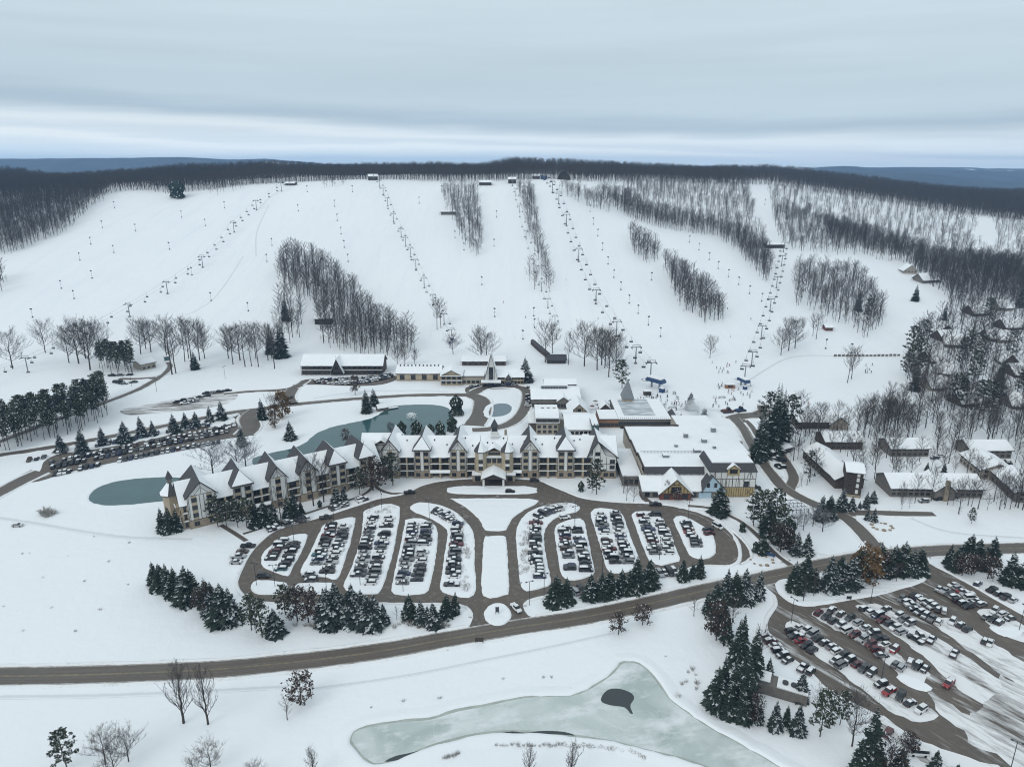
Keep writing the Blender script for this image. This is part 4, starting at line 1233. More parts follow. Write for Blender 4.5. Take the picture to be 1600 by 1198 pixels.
# woods: the nearest trees stand as trees of their own, the rest is one mass
BRUSH = []
WOODS = []      # (x, y, z, height, which)
CHAL = [((1289, 702), (1347, 702), 13), ((1391, 713), (1450, 713), 13), ((1515, 716), (1579, 716), 13), ((1499, 722), (1530, 748), 15), ((1548, 750), (1584, 784), 15), ((1391, 776), (1534, 778), 15), ((1319, 775), (1344, 778), 12), ((1254, 715), (1304, 763), 13), ((1246, 670), (1296, 670), 12), ((1297, 671), (1324, 671), 12), ((1206, 714), (1236, 706), 9)]
FOOT = []
for a_, b_, d_ in CHAL:
    a, b = ground(*a_)[:2], ground(*b_)[:2]
    t_ = (b - a) / np.linalg.norm(b - a); n_ = np.array([-t_[1], t_[0]])
    FOOT.append([tuple(a - t_ * 2 - n_ * 3), tuple(b + t_ * 2 - n_ * 3), tuple(b + t_ * 2 + n_ * (d_ + 2)), tuple(a - t_ * 2 + n_ * (d_ + 2))])
def in_house(p): return any(in_poly(p[0], p[1], q) for q in FOOT)
def wood(poly, spacing, seed, h=(17, 24), keep=None, name=None, drop=0.0):
    r = random.Random(seed + 1000)
    for p in scatter(poly, spacing, seed):
        if r.random() < drop or on_run(p) or in_house(p): continue
        WOODS.append((*p, (h[0] - 3) + (h[1] - h[0] + 4) * r.random() ** .7, name))
        if r.random() < .4:
            x, y = p[0] + (r.random() - .5) * 7, p[1] + (r.random() - .5) * 7
            BRUSH.append((x, y, gz(x, y), 3.0 + 5 * r.random()))
wood([(432, 428), (446, 404), (462, 404), (480, 412), (505, 420), (528, 440), (556, 468), (590, 500), (622, 522), (650, 540), (648, 552), (612, 556), (570, 556), (530, 548), (505, 540), (498, 505), (490, 478), (478, 470), (456, 462), (440, 452)], 6.4, 1, (16, 24), None, 'in the central wood around the dark hut')
wood([(436, 470), (470, 478), (472, 500), (470, 540), (430, 545), (434, 510)], 8.0, 2, (15, 23), None, 'in the central wood around the dark hut')
wood([(692, 300), (745, 300), (752, 350), (755, 405), (738, 398), (705, 348), (693, 325)], 7.6, 3, (13, 20), None, 'in the wedge of woods between the upper runs')
wood([(810, 300), (832, 300), (845, 380), (866, 445), (864, 463), (848, 442), (836, 400), (820, 345)], 6.6, 4, (12, 18), None, 'in the narrow strip of woods up the middle run')
wood([(826, 425), (838, 425), (839, 458), (829, 455)], 6.5, 5, (12, 18), None, 'in the narrow strip of woods up the middle run')
wood([(982, 365), (1000, 372), (1025, 392), (1032, 408), (1000, 412), (988, 392)], 5.8, 6, (12, 19), None, 'in the upper clump right of the middle runs')
wood([(1036, 416), (1060, 424), (1090, 445), (1116, 466), (1134, 488), (1130, 503), (1104, 508), (1076, 490), (1058, 474), (1046, 450)], 5.6, 7, (13, 21), None, 'in the lower clump right of the middle runs')
wood([(872, 292), (876, 302), (915, 323), (957, 336), (950, 318), (912, 300)], 7.5, 8, (12, 18), None, 'in the woods along the right shoulder')
wood([(1246, 420), (1300, 424), (1340, 432), (1358, 450), (1376, 480), (1378, 508), (1350, 530), (1322, 512), (1300, 500), (1262, 484), (1240, 474), (1234, 458)], 6.8, 9, (13, 20), None, 'in the wood beside the right chairlift', .12)
wood([(1362, 408), (1400, 416), (1440, 446), (1478, 470), (1482, 486), (1444, 512), (1424, 540), (1412, 580), (1420, 626), (1470, 655), (1600, 668), (1720, 680), (1720, 420), (1600, 405), (1480, 402)], 8.2, 10, (13, 21), None, 'in the wood around the right hand chalets', .25)
wood([(1240, 650), (1300, 665), (1420, 640), (1480, 660), (1600, 672), (1700, 690), (1700, 745), (1600, 735), (1560, 700), (1440, 690), (1300, 690), (1250, 690)], 8.0, 11, (13, 20), None, 'between the chalets at right', .2)
wood([(1255, 760), (1300, 770), (1305, 745), (1270, 735)], 7, 12, (12, 17), None, 'beside the chalets at right')
wood([(1360, 735), (1392, 740), (1400, 800), (1480, 806), (1600, 806), (1720, 810), (1720, 770), (1600, 765), (1480, 785), (1420, 770), (1375, 720)], 7.6, 13, (10, 17), None, 'in front of the long chalets at right', .25)
wood([(1200, 690), (1236, 690), (1244, 728), (1215, 730)], 8, 14, (14, 20), None, 'beside the service yard')
wood([(1345, 645), (1420, 645), (1425, 690), (1350, 690)], 8.0, 15, (12, 19), None, 'between the chalets at right')
wood([(1240, 672), (1420, 680), (1600, 690), (1720, 700), (1720, 800), (1500, 800), (1400, 796), (1300, 735), (1245, 720)], 9.5, 17, (11, 18), None, 'close around the right hand chalets', .2)
wood([(-20, 440), (6, 428), (10, 452), (-20, 470)], 7, 16, (18, 24), None, 'at the left end of the slope')
NEARW = sorted(WOODS, key=lambda q: math.hypot(q[0], q[1]))
MASS = list(BRUSH)
def off_roads(x, y):
    return not any(np.min(np.hypot(P[:, 0] - x, P[:, 1] - y)) < abs(o) + 0.3 for P, N, o, s in BANKS)
NEARW = [w for w in NEARW if w[1] > 520 or off_roads(w[0], w[1])]
for w in NEARW[:300]:
    tree('forest', w[:3], w[3], f'tall leafless tree {w[4]}', 'leafless trees ' + w[4], 1.0)
MASS += [w[:4] for w in NEARW[300:]]
def far_wood(poly, spacing, seed, h=(15, 21), drop=0.0):
    r = random.Random(seed)
    for p in scatter(poly, spacing, seed):
        if r.random() < drop or on_run(p): continue
        MASS.append((*p, (h[0] - 3) + (h[1] - h[0] + 4) * r.random() ** .7))
        if r.random() < .35: MASS.append((p[0] + 3, p[1] + (r.random() - .5) * 6, gz(p[0] + 3, p[1]), 3.0 + 5 * r.random()))
far_wood([(-150, 405), (0, 399), (20, 396), (60, 380), (100, 364), (135, 332), (162, 312), (168, 303), (165, 298), (0, 303), (-150, 306)], 5.4, 21, (13, 20))
far_wood([(930, 302), (985, 342), (1020, 354), (1060, 362), (1120, 369), (1150, 394), (1196, 442), (1206, 428), (1203, 392), (1150, 362), (1080, 346), (1020, 332), (980, 306)], 5.6, 22, (13, 19))
far_wood([(970, 287), (1165, 288), (1180, 348), (1196, 382), (1150, 360), (1080, 345), (1030, 334), (990, 310)], 9.0, 23, (12, 18), .1)
far_wood([(1198, 294), (1300, 300), (1400, 315), (1500, 330), (1600, 345), (1700, 356), (1700, 420), (1560, 425), (1450, 402), (1370, 402), (1300, 398), (1240, 392), (1217, 380)], 11.5, 24, (12, 18), .25)
far_wood([(1205, 330), (1260, 335), (1330, 365), (1400, 385), (1450, 402), (1370, 402), (1300, 398), (1240, 392), (1217, 380)], 9, 25, (12, 18), .2)
far_wood([(1285, 352), (1340, 358), (1405, 380), (1460, 400), (1400, 402), (1330, 384), (1290, 370)], 6.0, 29, (12, 17))
far_wood([(1360, 404), (1420, 404), (1500, 408), (1600, 420), (1700, 430), (1700, 500), (1600, 480), (1520, 470), (1485, 470), (1440, 440), (1400, 414)], 6.5, 30, (13, 19))
far_wood([(500, 284), (540, 283), (545, 292), (505, 296)], 11, 26, (10, 14))
far_wood([(325, 296), (380, 292), (370, 300), (330, 308)], 11, 27, (10, 14))
EDGE_U = [-200, 165, 200, 230, 262, 300, 330, 380, 440, 500, 560, 600, 690, 740, 800, 840, 870, 920, 1000, 1200, 1300, 1400, 1500, 1600, 1800]
EDGE_V = [306, 303, 297.5, 298, 303, 299, 297, 290, 286, 283, 280.6, 280.6, 284, 284, 282, 280.5, 280.5, 284, 285, 289, 303, 318, 333, 345, 362]
r_ = random.Random(77)
def crest():
    # from the forest edge over the crest and a good way down the other side
    for u in np.arange(-200, 1800, 4.2):
        v = np.interp(u, EDGE_U, EDGE_V)
        g0 = ground(u, v)
        t = g0[0] / g0[1]
        Yr = float(np.interp(t, _rt, _rY))
        y0 = g0[1] + 2
        y = y0
        while y < max(Yr, y0) + 200:
            step = 8.0 if y < Yr + 110 else 15.0
            yy = y + (r_.random() - .5) * 6; xx = yy * (t + (r_.random() - .5) * .004)
            MASS.append((xx, yy, gz(xx, yy), (14 + 7 * r_.random()) * (0.82 + 0.4 * float(_vn(np.array([xx / 55.0 + 40]), 3)[0]))))
            y += step
crest()

def forest_mass():
    tmpl = bpy.data.collections.new('forest_templates')
    for i in range(6):
        T, C = bare_tree(200 + i, 20, .27, .34, 850, .6, .085, 16, 0, .011)
        T.mesh(C.v, C.f)
        o = bpy.data.objects.new('template_tree', T.data('woodland_tree', M['twig']))
        tmpl.objects.link(o)
    me = bpy.data.meshes.new('woods')
    me.from_pydata([m[:3] for m in MASS], [], [])
    a = me.attributes.new('scl', 'FLOAT', 'POINT'); a.data.foreach_set('value', [m[3] / 20.0 for m in MASS])
    a = me.attributes.new('rot', 'FLOAT', 'POINT'); a.data.foreach_set('value', [r_.random() * 6.283 for m in MASS])
    o = link(bpy.data.objects.new('forest', me))
    tag(o, 'grey brown leafless woods covering the ridge and upper slopes', 'forest', None, 'stuff')
    ng = bpy.data.node_groups.new('plant_woods', 'GeometryNodeTree')
    ng.interface.new_socket('Geometry', in_out='INPUT', socket_type='NodeSocketGeometry')
    ng.interface.new_socket('Geometry', in_out='OUTPUT', socket_type='NodeSocketGeometry')
    N = ng.nodes.new; L = ng.links.new
    gi, go = N('NodeGroupInput'), N('NodeGroupOutput')
    ip = N('GeometryNodeInstanceOnPoints')
    ci = N('GeometryNodeCollectionInfo'); ci.inputs[0].default_value = tmpl
    ci.inputs['Separate Children'].default_value = True; ci.inputs['Reset Children'].default_value = True
    sa = N('GeometryNodeInputNamedAttribute'); sa.data_type = 'FLOAT'; sa.inputs[0].default_value = 'scl'
    ra = N('GeometryNodeInputNamedAttribute'); ra.data_type = 'FLOAT'; ra.inputs[0].default_value = 'rot'
    cx = N('ShaderNodeCombineXYZ')
    L(ra.outputs[0], cx.inputs[2])
    L(gi.outputs[0], ip.inputs['Points']); L(ci.outputs[0], ip.inputs['Instance'])
    ip.inputs['Pick Instance'].default_value = True
    L(cx.outputs[0], ip.inputs['Rotation']); L(sa.outputs[0], ip.inputs['Scale'])
    L(ip.outputs[0], go.inputs[0])
    md = o.modifiers.new('plant', 'NODES'); md.node_group = ng
    print('forest mass', len(MASS), 'woods', len(NEARW))
forest_mass()
# ------------------------------------------------------------------ vehicles
def m_carpaint():
    t = NT('car_paint', 0.35, 0.5)
    n = t.nt.nodes.new('ShaderNodeObjectInfo')
    d = t.noise(0.9, 4, 0.6)
    t.base(t.mix(t.rng(d, 0.5, 0.8, 0, 0.35), n.outputs['Color'], (0.30, 0.29, 0.28)))
    t.b.inputs['Coat Weight'].default_value = 0.25
    t.b.inputs['Coat Roughness'].default_value = 0.25
    return t.mat
def m_carmass():
    t = NT('car_paint_far', 0.4, 0.5)
    t.base(t.attr('tint'))
    return t.mat
M['paint'] = m_carpaint()
M['paint_far'] = m_carmass()
M['glass'] = simple('dark_glass', (0.018, 0.022, 0.026), 0.12, 0.1, 0.5, 0.5)
M['tyre'] = simple('tyre_rubber', (0.022, 0.022, 0.023), 0.85)
M['lamp'] = simple('headlamp_glass', (0.55, 0.57, 0.58), 0.2, 0.05, 1, 0.5)
M['tail'] = simple('tail_lamp', (0.25, 0.02, 0.02), 0.3, 0.05, 1, 0.5)
M['car_snow'] = simple('snow_on_car', (0.80, 0.815, 0.83), 0.7, 0.06, 1.5, 0.2)
def loft(mb, secs, m=0):
    """secs: (x, half width bottom, half width top, z bottom, z top) cross sections along the car"""
    V, F = [], []
    for x, wb, wt, zb, zt in secs:
        zm = zb + (zt - zb) * .45
        wm = max(wb, wt)
        V += [(x, -wb, zb), (x, -wm, zm), (x, -wt, zt), (x, wt, zt), (x, wm, zm), (x, wb, zb)]
    for i in range(len(secs) - 1):
        for j in range(6):
            F.append((i * 6 + j, i * 6 + (j + 1) % 6, (i + 1) * 6 + (j + 1) % 6, (i + 1) * 6 + j))
    F.append(tuple(range(5, -1, -1)))
    k = (len(secs) - 1) * 6
    F.append(tuple(k + j for j in range(6)))
    mb.mesh(V, F, m)
def car_meshes(kind):
    """front towards +x"""
    B, G, W_, SN, HL, TL = MB(), MB(), MB(), MB(), MB(), MB()
    if kind == 'sedan':
        L, w, hb, hr, wr = 4.7, .91, .92, 1.44, .33
        body = [(-L / 2, .74, .70, .36, .80), (-L / 2 + .15, .86, .80, .26, .92), (-1.3, w, .86, .24, .95), (0, w, .87, .24, .93), (1.0, w, .86, .24, .92), (L / 2 - .4, .86, .78, .26, .80), (L / 2, .72, .66, .36, .62)]
        gl = [(-1.75, .78, .70, .93, .96), (-1.05, .80, .62, .92, 1.38), (-.3, .80, .64, .92, 1.44), (.35, .80, .63, .92, 1.40), (1.15, .78, .70, .90, .94)]
        roof = [(-1.02, .60, .56, 1.385, 1.41), (-.3, .63, .58, 1.445, 1.475), (.33, .61, .56, 1.405, 1.43)]
        snow = [(-1.0, .56, .50, 1.40, 1.50), (-.3, .58, .52, 1.46, 1.58), (.3, .55, .48, 1.42, 1.52)]
        hood = [(1.25, .72, .62, .90, .99), (1.9, .70, .60, .84, .95)]
        ax = (-1.38, 1.42)
    elif kind == 'suv':
        L, w, hb, hr, wr = 4.75, .95, 1.05, 1.75, .38
        body = [(-L / 2, .84, .80, .46, 1.04), (-L / 2 + .12, .92, .86, .32, 1.10), (-1.3, w, .90, .30, 1.10), (0, w, .90, .30, 1.08), (1.0, w, .90, .30, 1.06), (L / 2 - .35, .90, .82, .32, .98), (L / 2, .80, .74, .44, .78)]
        gl = [(-2.25, .84, .72, 1.08, 1.12), (-1.95, .84, .68, 1.08, 1.66), (-.6, .85, .71, 1.08, 1.74), (.35, .85, .70, 1.08, 1.70), (1.15, .84, .74, 1.05, 1.09)]
        roof = [(-1.98, .67, .62, 1.665, 1.70), (-.6, .70, .65, 1.745, 1.785), (.33, .69, .63, 1.705, 1.74)]
        snow = [(-1.95, .62, .55, 1.69, 1.80), (-.6, .65, .58, 1.775, 1.91), (.28, .62, .54, 1.73, 1.84)]
        hood = [(1.3, .74, .64, 1.03, 1.13), (2.0, .72, .62, .98, 1.08)]
        ax = (-1.40, 1.45)
    elif kind == 'pickup':
        L, w, hb, hr, wr = 5.7, 1.0, 1.1, 1.85, .42
        body = [(-L / 2, .95, .92, .55, 1.12), (-L / 2 + .05, w, .95, .42, 1.15), (-.62, w, .96, .40, 1.15), (-.6, w, .95, .40, 1.14), (1.3, w, .94, .40, 1.14), (L / 2 - .3, .95, .88, .42, 1.08), (L / 2, .86, .80, .55, .86)]
        gl = [(-.85, .86, .78, 1.13, 1.17), (-.65, .86, .72, 1.13, 1.80), (.2, .87, .74, 1.13, 1.85), (.75, .87, .73, 1.13, 1.80), (1.5, .86, .78, 1.12, 1.16)]
        roof = [(-.66, .71, .66, 1.805, 1.84), (.2, .73, .68, 1.855, 1.89), (.73, .72, .66, 1.805, 1.84)]
        snow = [(-.6, .66, .58, 1.83, 1.93), (.2, .68, .6, 1.88, 2.0), (.68, .64, .56, 1.83, 1.92)]
        hood = [(-2.7, .80, .74, 1.14, 1.24), (-1.0, .80, .74, 1.14, 1.26)]
        ax = (-1.75, 1.80)
    else:
        L, w, hb, hr, wr = 5.3, 1.0, 1.1, 2.1, .38
        body = [(-L / 2, .92, .88, .45, 1.15), (-L / 2 + .1, w, .95, .32, 1.2), (0, w, .95, .30, 1.2), (1.4, w, .94, .30, 1.15), (L / 2 - .3, .92, .84, .32, 1.0), (L / 2, .82, .76, .45, .8)]
        gl = [(-2.55, .92, .80, 1.18, 1.22), (-2.4, .92, .78, 1.18, 2.02), (-.4, .93, .80, 1.18, 2.08), (.8, .93, .78, 1.18, 2.02), (1.85, .90, .80, 1.13, 1.17)]
        roof = [(-2.42, .77, .72, 2.025, 2.06), (-.4, .79, .74, 2.085, 2.12), (.78, .77, .72, 2.025, 2.06)]
        snow = [(-2.35, .72, .64, 2.05, 2.15), (-.4, .74, .66, 2.11, 2.24), (.7, .70, .62, 2.05, 2.15)]
        hood = [(1.95, .72, .62, 1.05, 1.13), (2.3, .70, .6, .99, 1.06)]
        ax = (-1.55, 1.6)
    loft(B, body); loft(G, gl); loft(B, roof)
    # pillars
    for sx in gl[1:4]:
        for s in (-1, 1):
            B.box(sx[0] - .05, sx[0] + .05, s * (sx[1] + .012) - .02, s * (sx[1] + .012) + .0, sx[3], sx[3] + .1)
    loft(SN, snow); HD = MB(); loft(HD, hood)
    WV = MB()
    for k in range(1):
        n = 12
        V = [(wr * math.cos(2 * math.pi * i / n), -.11, wr * math.sin(2 * math.pi * i / n)) for i in range(n)] + [(wr * math.cos(2 * math.pi * i / n), .11, wr * math.sin(2 * math.pi * i / n)) for i in range(n)]
        WV.mesh(V, [tuple(range(n)), tuple(range(2 * n - 1, n - 1, -1))] + [(i, n + i, n + (i + 1) % n, (i + 1) % n) for i in range(n)])
    HL.box(-.06, .06, -.17, .17, -.08, .08); TL.box(-.05, .05, -.12, .12, -.14, .14)
    zl = body[-1][4] - .02
    lights = [('headlight', HL, (L / 2 - .05, s * .6, zl - .05)) for s in (-1, 1)] + [('tail_light', TL, (-L / 2 + .03, s * .72, body[0][4] - .12)) for s in (-1, 1)]
    wheels = [(a, s * (w - .06), wr) for a in ax for s in (-1, 1)]
    return dict(HD=HD, B=B, G=G, SN=SN, W=WV, lights=lights, wheels=wheels, wr=wr)
CARK = {}
for k in ('sedan', 'suv', 'pickup', 'van'):
    c = car_meshes(k)
    c['md'] = dict(body=c['B'].data('body', M['paint'], False), win=c['G'].data('windows', M['glass']), sn=c['SN'].data('snow_cover', M['car_snow'], True), wh=c['W'].data('wheel', M['tyre']), hd=c['HD'].data('snow_cover', M['car_snow'], True))
    c['lm'] = {'headlight': c['lights'][0][1].data('headlight', M['lamp']), 'tail_light': c['lights'][2][1].data('tail_light', M['tail'])}
    CARK[k] = c
COLORS = [('black', (0.016, 0.017, 0.019), 30), ('charcoal', (0.05, 0.053, 0.057), 17), ('grey', (0.15, 0.155, 0.16), 15), ('silver', (0.38, 0.39, 0.40), 13), ('white', (0.72, 0.73, 0.73), 17), ('navy', (0.022, 0.035, 0.085), 6), ('dark red', (0.095, 0.016, 0.018), 3.5), ('brown', (0.09, 0.06, 0.045), 2), ('teal', (0.05, 0.13, 0.15), 1)]
CW = {'sedan': 'sedan', 'suv': 'SUV', 'pickup': 'pickup', 'van': 'van'}
car_r = random.Random(2024)
def pick_color(): return car_r.choices(COLORS, [c[2] for c in COLORS])[0]
def pick_kind(): return car_r.choices(['sedan', 'suv', 'pickup', 'van'], [28, 50, 15, 7])[0]
N_CAR = [0]
CAR_CAP = 330
FARCARS = []
def put_car(p, rz, label, group, kind=None, col=None, snow=None):
    kind = kind or pick_kind()
    cn, cv, _ = next((c for c in COLORS if c[0] == col), None) or pick_color() if col else pick_color()
    if col == 'red': cn, cv = 'red', (0.27, 0.018, 0.022)
    snow = car_r.random() < .5 if snow is None else snow
    sc = 1.0 if group == G1 else .92
    if label is None:
        FARCARS.append((p, rz, kind, cv, snow)); return
    c = CARK[kind]; N_CAR[0] += 1
    st = 'snow-topped ' if snow else ''
    e = thing('parked_car', label.replace('@', f'{st}{cn} {CW[kind]}'), 'car', tuple(p), rz, group)
    e.scale = (sc, sc, sc)
    b = inst('body', c['md']['body'], e); b.color = (*cv, 1)
    inst('windows', c['md']['win'], e)
    if snow:
        inst('snow_cover', c['md']['sn'], e); inst('snow_cover', c['md']['hd'], e)
    for w in c['wheels']: inst('wheel', c['md']['wh'], e, w)
    for nm, _, q in c['lights']: inst(nm, c['lm'][nm], e, q)
def row(px, n, place, group, ang=None, gap=0.1, z=0.07, flip=None, colors={}, kinds={}, skip=(), far=False, jit=0.25, snow=None):
    """n cars side by side along a line of the photograph; ang is the heading of the cars, or None for square to the line"""
    P = catmull([ground(u, v) for u, v in px], 0.8)
    n = round(n * 1.17) if (group == G1 and n > 4) else n
    d = np.concatenate([[0], np.cumsum(np.linalg.norm(np.diff(P[:, :2], axis=0), axis=1))])
    T = np.gradient(P[:, :2], axis=0)
    k = 0
    for i in range(n):
        s = d[-1] * (-.04 + 1.08 * (i + .5) / n) if group == G1 else d[-1] * (i + .5) / n
        x, y = np.interp(s, d, P[:, 0]), np.interp(s, d, P[:, 1])
        tx, ty = np.interp(s, d, T[:, 0]), np.interp(s, d, T[:, 1])
        a = math.atan2(ty, tx) + math.pi / 2 if ang is None else ang
        if i not in colors and i not in skip and car_r.random() < gap: continue
        if i in skip: continue
        f = (car_r.random() < .5) if flip is None else flip
        a += (math.pi if f else 0) + (car_r.random() - .5) * .07
        nx, ny = math.cos(a), math.sin(a)
        j = (car_r.random() - .5) * 2 * jit
        k += 1
        lab = None if far else f'@, {nth(k - 1)} in {place}'
        put_car((x + nx * j, y + ny * j, gz(x, y) + z), a, lab, group, kinds.get(i), colors.get(i), snow)
G2 = 'cars in the lower car park'
G1 = 'cars in the main car park'
# lower car park, rows counted from the grove; first car is the one by the entrance
def rowz6(L, *a, **k): row(z6(L), *a, **k)
rowz6([(292, 298), (345, 345), (420, 425), (550, 492)], 9, 'the grove-edge row in the lower lot', G2, gap=.05)
rowz6([(428, 270), (500, 345), (560, 385)], 5, 'inner grove-side row, lower lot', G2, gap=0, colors={0: 'black', 2: 'red'})
rowz6([(640, 420), (700, 460)], 2, 'gap of the grove-side row, lower lot', G2, gap=0)
rowz6([(462, 250), (560, 310), (660, 375), (760, 445), (855, 500)], 12, 'outer grove-side row, lower lot', G2, gap=.02)
rowz6([(860, 530), (930, 585), (990, 610), (1040, 645), (1110, 690)], 5, 'tail end of the grove-side row, lower lot', G2, gap=0, colors={1: 'red', 4: 'white', 3: 'black'}, kinds={1: 'pickup', 2: 'pickup'})
rowz6([(552, 180), (620, 215), (700, 265), (770, 310), (850, 360), (900, 415)], 10, 'near half of the second double row, lower lot', G2, gap=.02, colors={0: 'dark red'})
rowz6([(620, 163), (720, 212), (830, 275), (900, 345), (975, 385)], 9, 'far half of the second double row, lower lot', G2, gap=.08, colors={8: 'red'})
rowz6([(940, 440), (1000, 470)], 2, 'foot of the second double row, lower lot', G2, gap=0)
rowz6([(1010, 430), (1060, 450), (1120, 478)], 3, 'lower foot of the second double row, lower lot', G2, gap=0)
rowz6([(1205, 533), (1240, 550)], 1, 'aisle of the lower lot all by itself', G2, gap=0, colors={0: 'red'}, kinds={0: 'pickup'})
rowz6([(790, 158), (850, 195), (920, 240), (1000, 295)], 7, 'near half of the third double row, lower lot', G2, gap=.03)
rowz6([(865, 143), (930, 180), (1000, 222), (1045, 250)], 6, 'far half of the third double row, lower lot', G2, gap=.03)
rowz6([(1040, 328), (1090, 310), (1160, 335)], 3, 'snow cluster below the third row, lower lot', G2, gap=0)
rowz6([(1235, 388), (1265, 400)], 1, 'open snow of the lower lot all by itself', G2, gap=0, colors={0: 'black'}, kinds={0: 'pickup'})
rowz6([(972, 112), (1020, 135), (1070, 185), (1130, 215), (1190, 240)], 8, 'near half of the fourth double row, lower lot', G2, gap=.06)
rowz6([(1030, 95), (1090, 125), (1150, 165), (1215, 185)], 7, 'far half of the fourth double row, lower lot', G2, gap=.06)
rowz6([(1220, 225), (1270, 245), (1335, 280)], 3, 'tail of the fourth double row, lower lot', G2, gap=0)
rowz6([(1390, 325), (1440, 345)], 2, 'pair beyond the fourth row, lower lot', G2, gap=0)
rowz6([(1160, 62), (1210, 85), (1270, 125), (1330, 165)], 7, 'near half of the fifth double row, lower lot', G2, gap=.02)
rowz6([(1230, 42), (1290, 80), (1350, 125), (1400, 155)], 7, 'far half of the fifth double row, lower lot', G2, gap=.02, colors={2: 'red'})
rowz6([(1400, 200), (1440, 222), (1490, 245)], 3, 'near tail of the fifth double row, lower lot', G2, gap=0)
rowz6([(1430, 170), (1480, 190), (1545, 228)], 3, 'far tail of the fifth double row, lower lot', G2, gap=0)
rowz6([(1350, 36), (1420, 65), (1500, 105), (1600, 150)], 7, 'far edge row of the lower lot', G2, gap=.05)
rowz6([(905, 780), (935, 795)], 1, 'bottom edge of the lower lot beside russet trees', G2, gap=0, colors={0: 'dark red'})
rowz6([(1010, 825), (1045, 850), (1085, 915)], 2, 'bottom edge of the lower lot below the russet trees', G2, gap=0)
# main car park; rows of the left half, counted from the lodge end
G1 = 'cars in the main car park'
def rowz2(L, *a, **k): row(z2(L), *a, **k)
def rowz3(L, *a, **k): row(z3(L), *a, **k)
H0 = 0.0
rowz2([(370, 385), (330, 440), (295, 505)], 5, 'western row of the first left bed of main lot', G1, H0, .0, colors={3: 'dark red'})
rowz2([(445, 395), (420, 450), (390, 520), (355, 570)], 6, 'eastern row of the first left bed of main lot', G1, H0, .05)
rowz2([(245, 600), (250, 608)], 1, 'asphalt gap of the first left bed of main lot', G1, H0, 0)
rowz2([(675, 285), (645, 370), (610, 450), (575, 530)], 9, 'western row of the second left bed of main lot', G1, H0, .05)
rowz2([(750, 275), (735, 370), (690, 470), (640, 580)], 11, 'eastern row of the second left bed of main lot', G1, H0, .03)
rowz2([(520, 590), (545, 615), (540, 640)], 3, 'lower end of the second left bed of main lot', G1, H0, 0)
rowz2([(930, 240), (905, 330), (885, 430), (860, 540), (835, 600)], 13, 'western row of the third left bed of main lot', G1, H0, .06)
rowz2([(1030, 245), (1000, 340), (975, 440), (945, 550), (910, 650)], 13, 'eastern row of the third left bed of main lot', G1, H0, .08)
rowz2([(1180, 285), (1165, 400), (1140, 500), (1110, 650)], 13, 'western row of the fourth left bed of main lot', G1, H0, .06, colors={4: 'dark red'})
rowz2([(1265, 285), (1250, 400), (1230, 510), (1205, 630)], 12, 'eastern row of the fourth left bed of main lot', G1, H0, .05)
rowz2([(1310, 200), (1370, 220), (1430, 260)], 6, 'curved head of the fifth left bed of main lot', G1, None, .0)
rowz2([(1455, 280), (1450, 380), (1440, 480), (1430, 610)], 13, 'row in the fifth left bed of main lot', G1, H0, .05, colors={6: 'dark red'})
rowz2([(1400, 655), (1450, 665)], 1, 'lower end of the fifth left bed of main lot', G1, 0.0, 0)
rowz2([(165, 408), (100, 470), (75, 530)], 4, 'row beyond the western bend of main lot', G1, H0, 0, colors={0: 'black'})
rowz2([(270, 318), (330, 300), (400, 272), (530, 238)], 11, 'lower kerbside row along the lodge', 'cars along the lodge kerb', None, .05)
rowz2([(660, 185), (720, 165), (775, 150)], 6, 'middle kerbside row along the lodge', 'cars along the lodge kerb', None, .0)
rowz2([(830, 135), (890, 118)], 3, 'upper kerbside row along the lodge', 'cars along the lodge kerb', None, .0, snow=True)
# right half
rowz3([(700, 180), (620, 205), (560, 235)], 8, 'curved head of the first right bed of main lot', G1, None, .1)
rowz3([(545, 262), (540, 380), (545, 480), (570, 610)], 16, 'row in the first right bed of main lot', G1, math.pi, .03)
rowz3([(722, 305), (735, 400), (750, 490)], 8, 'western row of the second right bed of main lot', G1, 0.0, .03, colors={3: 'dark red'})
rowz3([(758, 540), (765, 565)], 2, 'lower end of the second right bed of main lot', G1, 0.0, 0)
rowz3([(800, 310), (825, 400), (850, 490), (865, 570)], 11, 'eastern row of the second right bed of main lot', G1, 0.0, .03)
rowz3([(950, 220), (965, 300), (990, 390), (1010, 460), (1040, 520)], 11, 'western row of the third right bed of main lot', G1, 0.0, .03)
rowz3([(1045, 210), (1060, 300), (1085, 390), (1110, 460), (1120, 520)], 11, 'eastern row of the third right bed of main lot', G1, 0.0, .05)
rowz3([(1212, 225), (1240, 300), (1275, 380), (1290, 465)], 9, 'western row of the fourth right bed of main lot', G1, 0.0, .0, colors={0: 'dark red'})
rowz3([(1288, 222), (1335, 300), (1365, 380), (1375, 465)], 9, 'eastern row of the fourth right bed of main lot', G1, 0.0, .0, skip=(1,))
row(z4([(85, 310), (110, 375), (145, 420), (155, 460)]), 7, 'row in the last right bed of main lot', G1, 0.0, .0, colors={2: 'dark red', 3: 'red'})
row(z4([(215, 350), (240, 390)]), 2, 'eastern edge of the last right bed of main lot', G1, 0.3, .0)
rowz3([(785, 705), (840, 690)], 3, 'spruce-side row below the second right bed', G1, None, .0)
rowz3([(1310, 590), (1420, 575)], 4, 'spruce-side row below the last right bed', G1, None, .0)
rowz3([(725, 238), (728, 240)], 1, 'aisle mouth of the second right bed of main lot', G1, 0.2, 0)
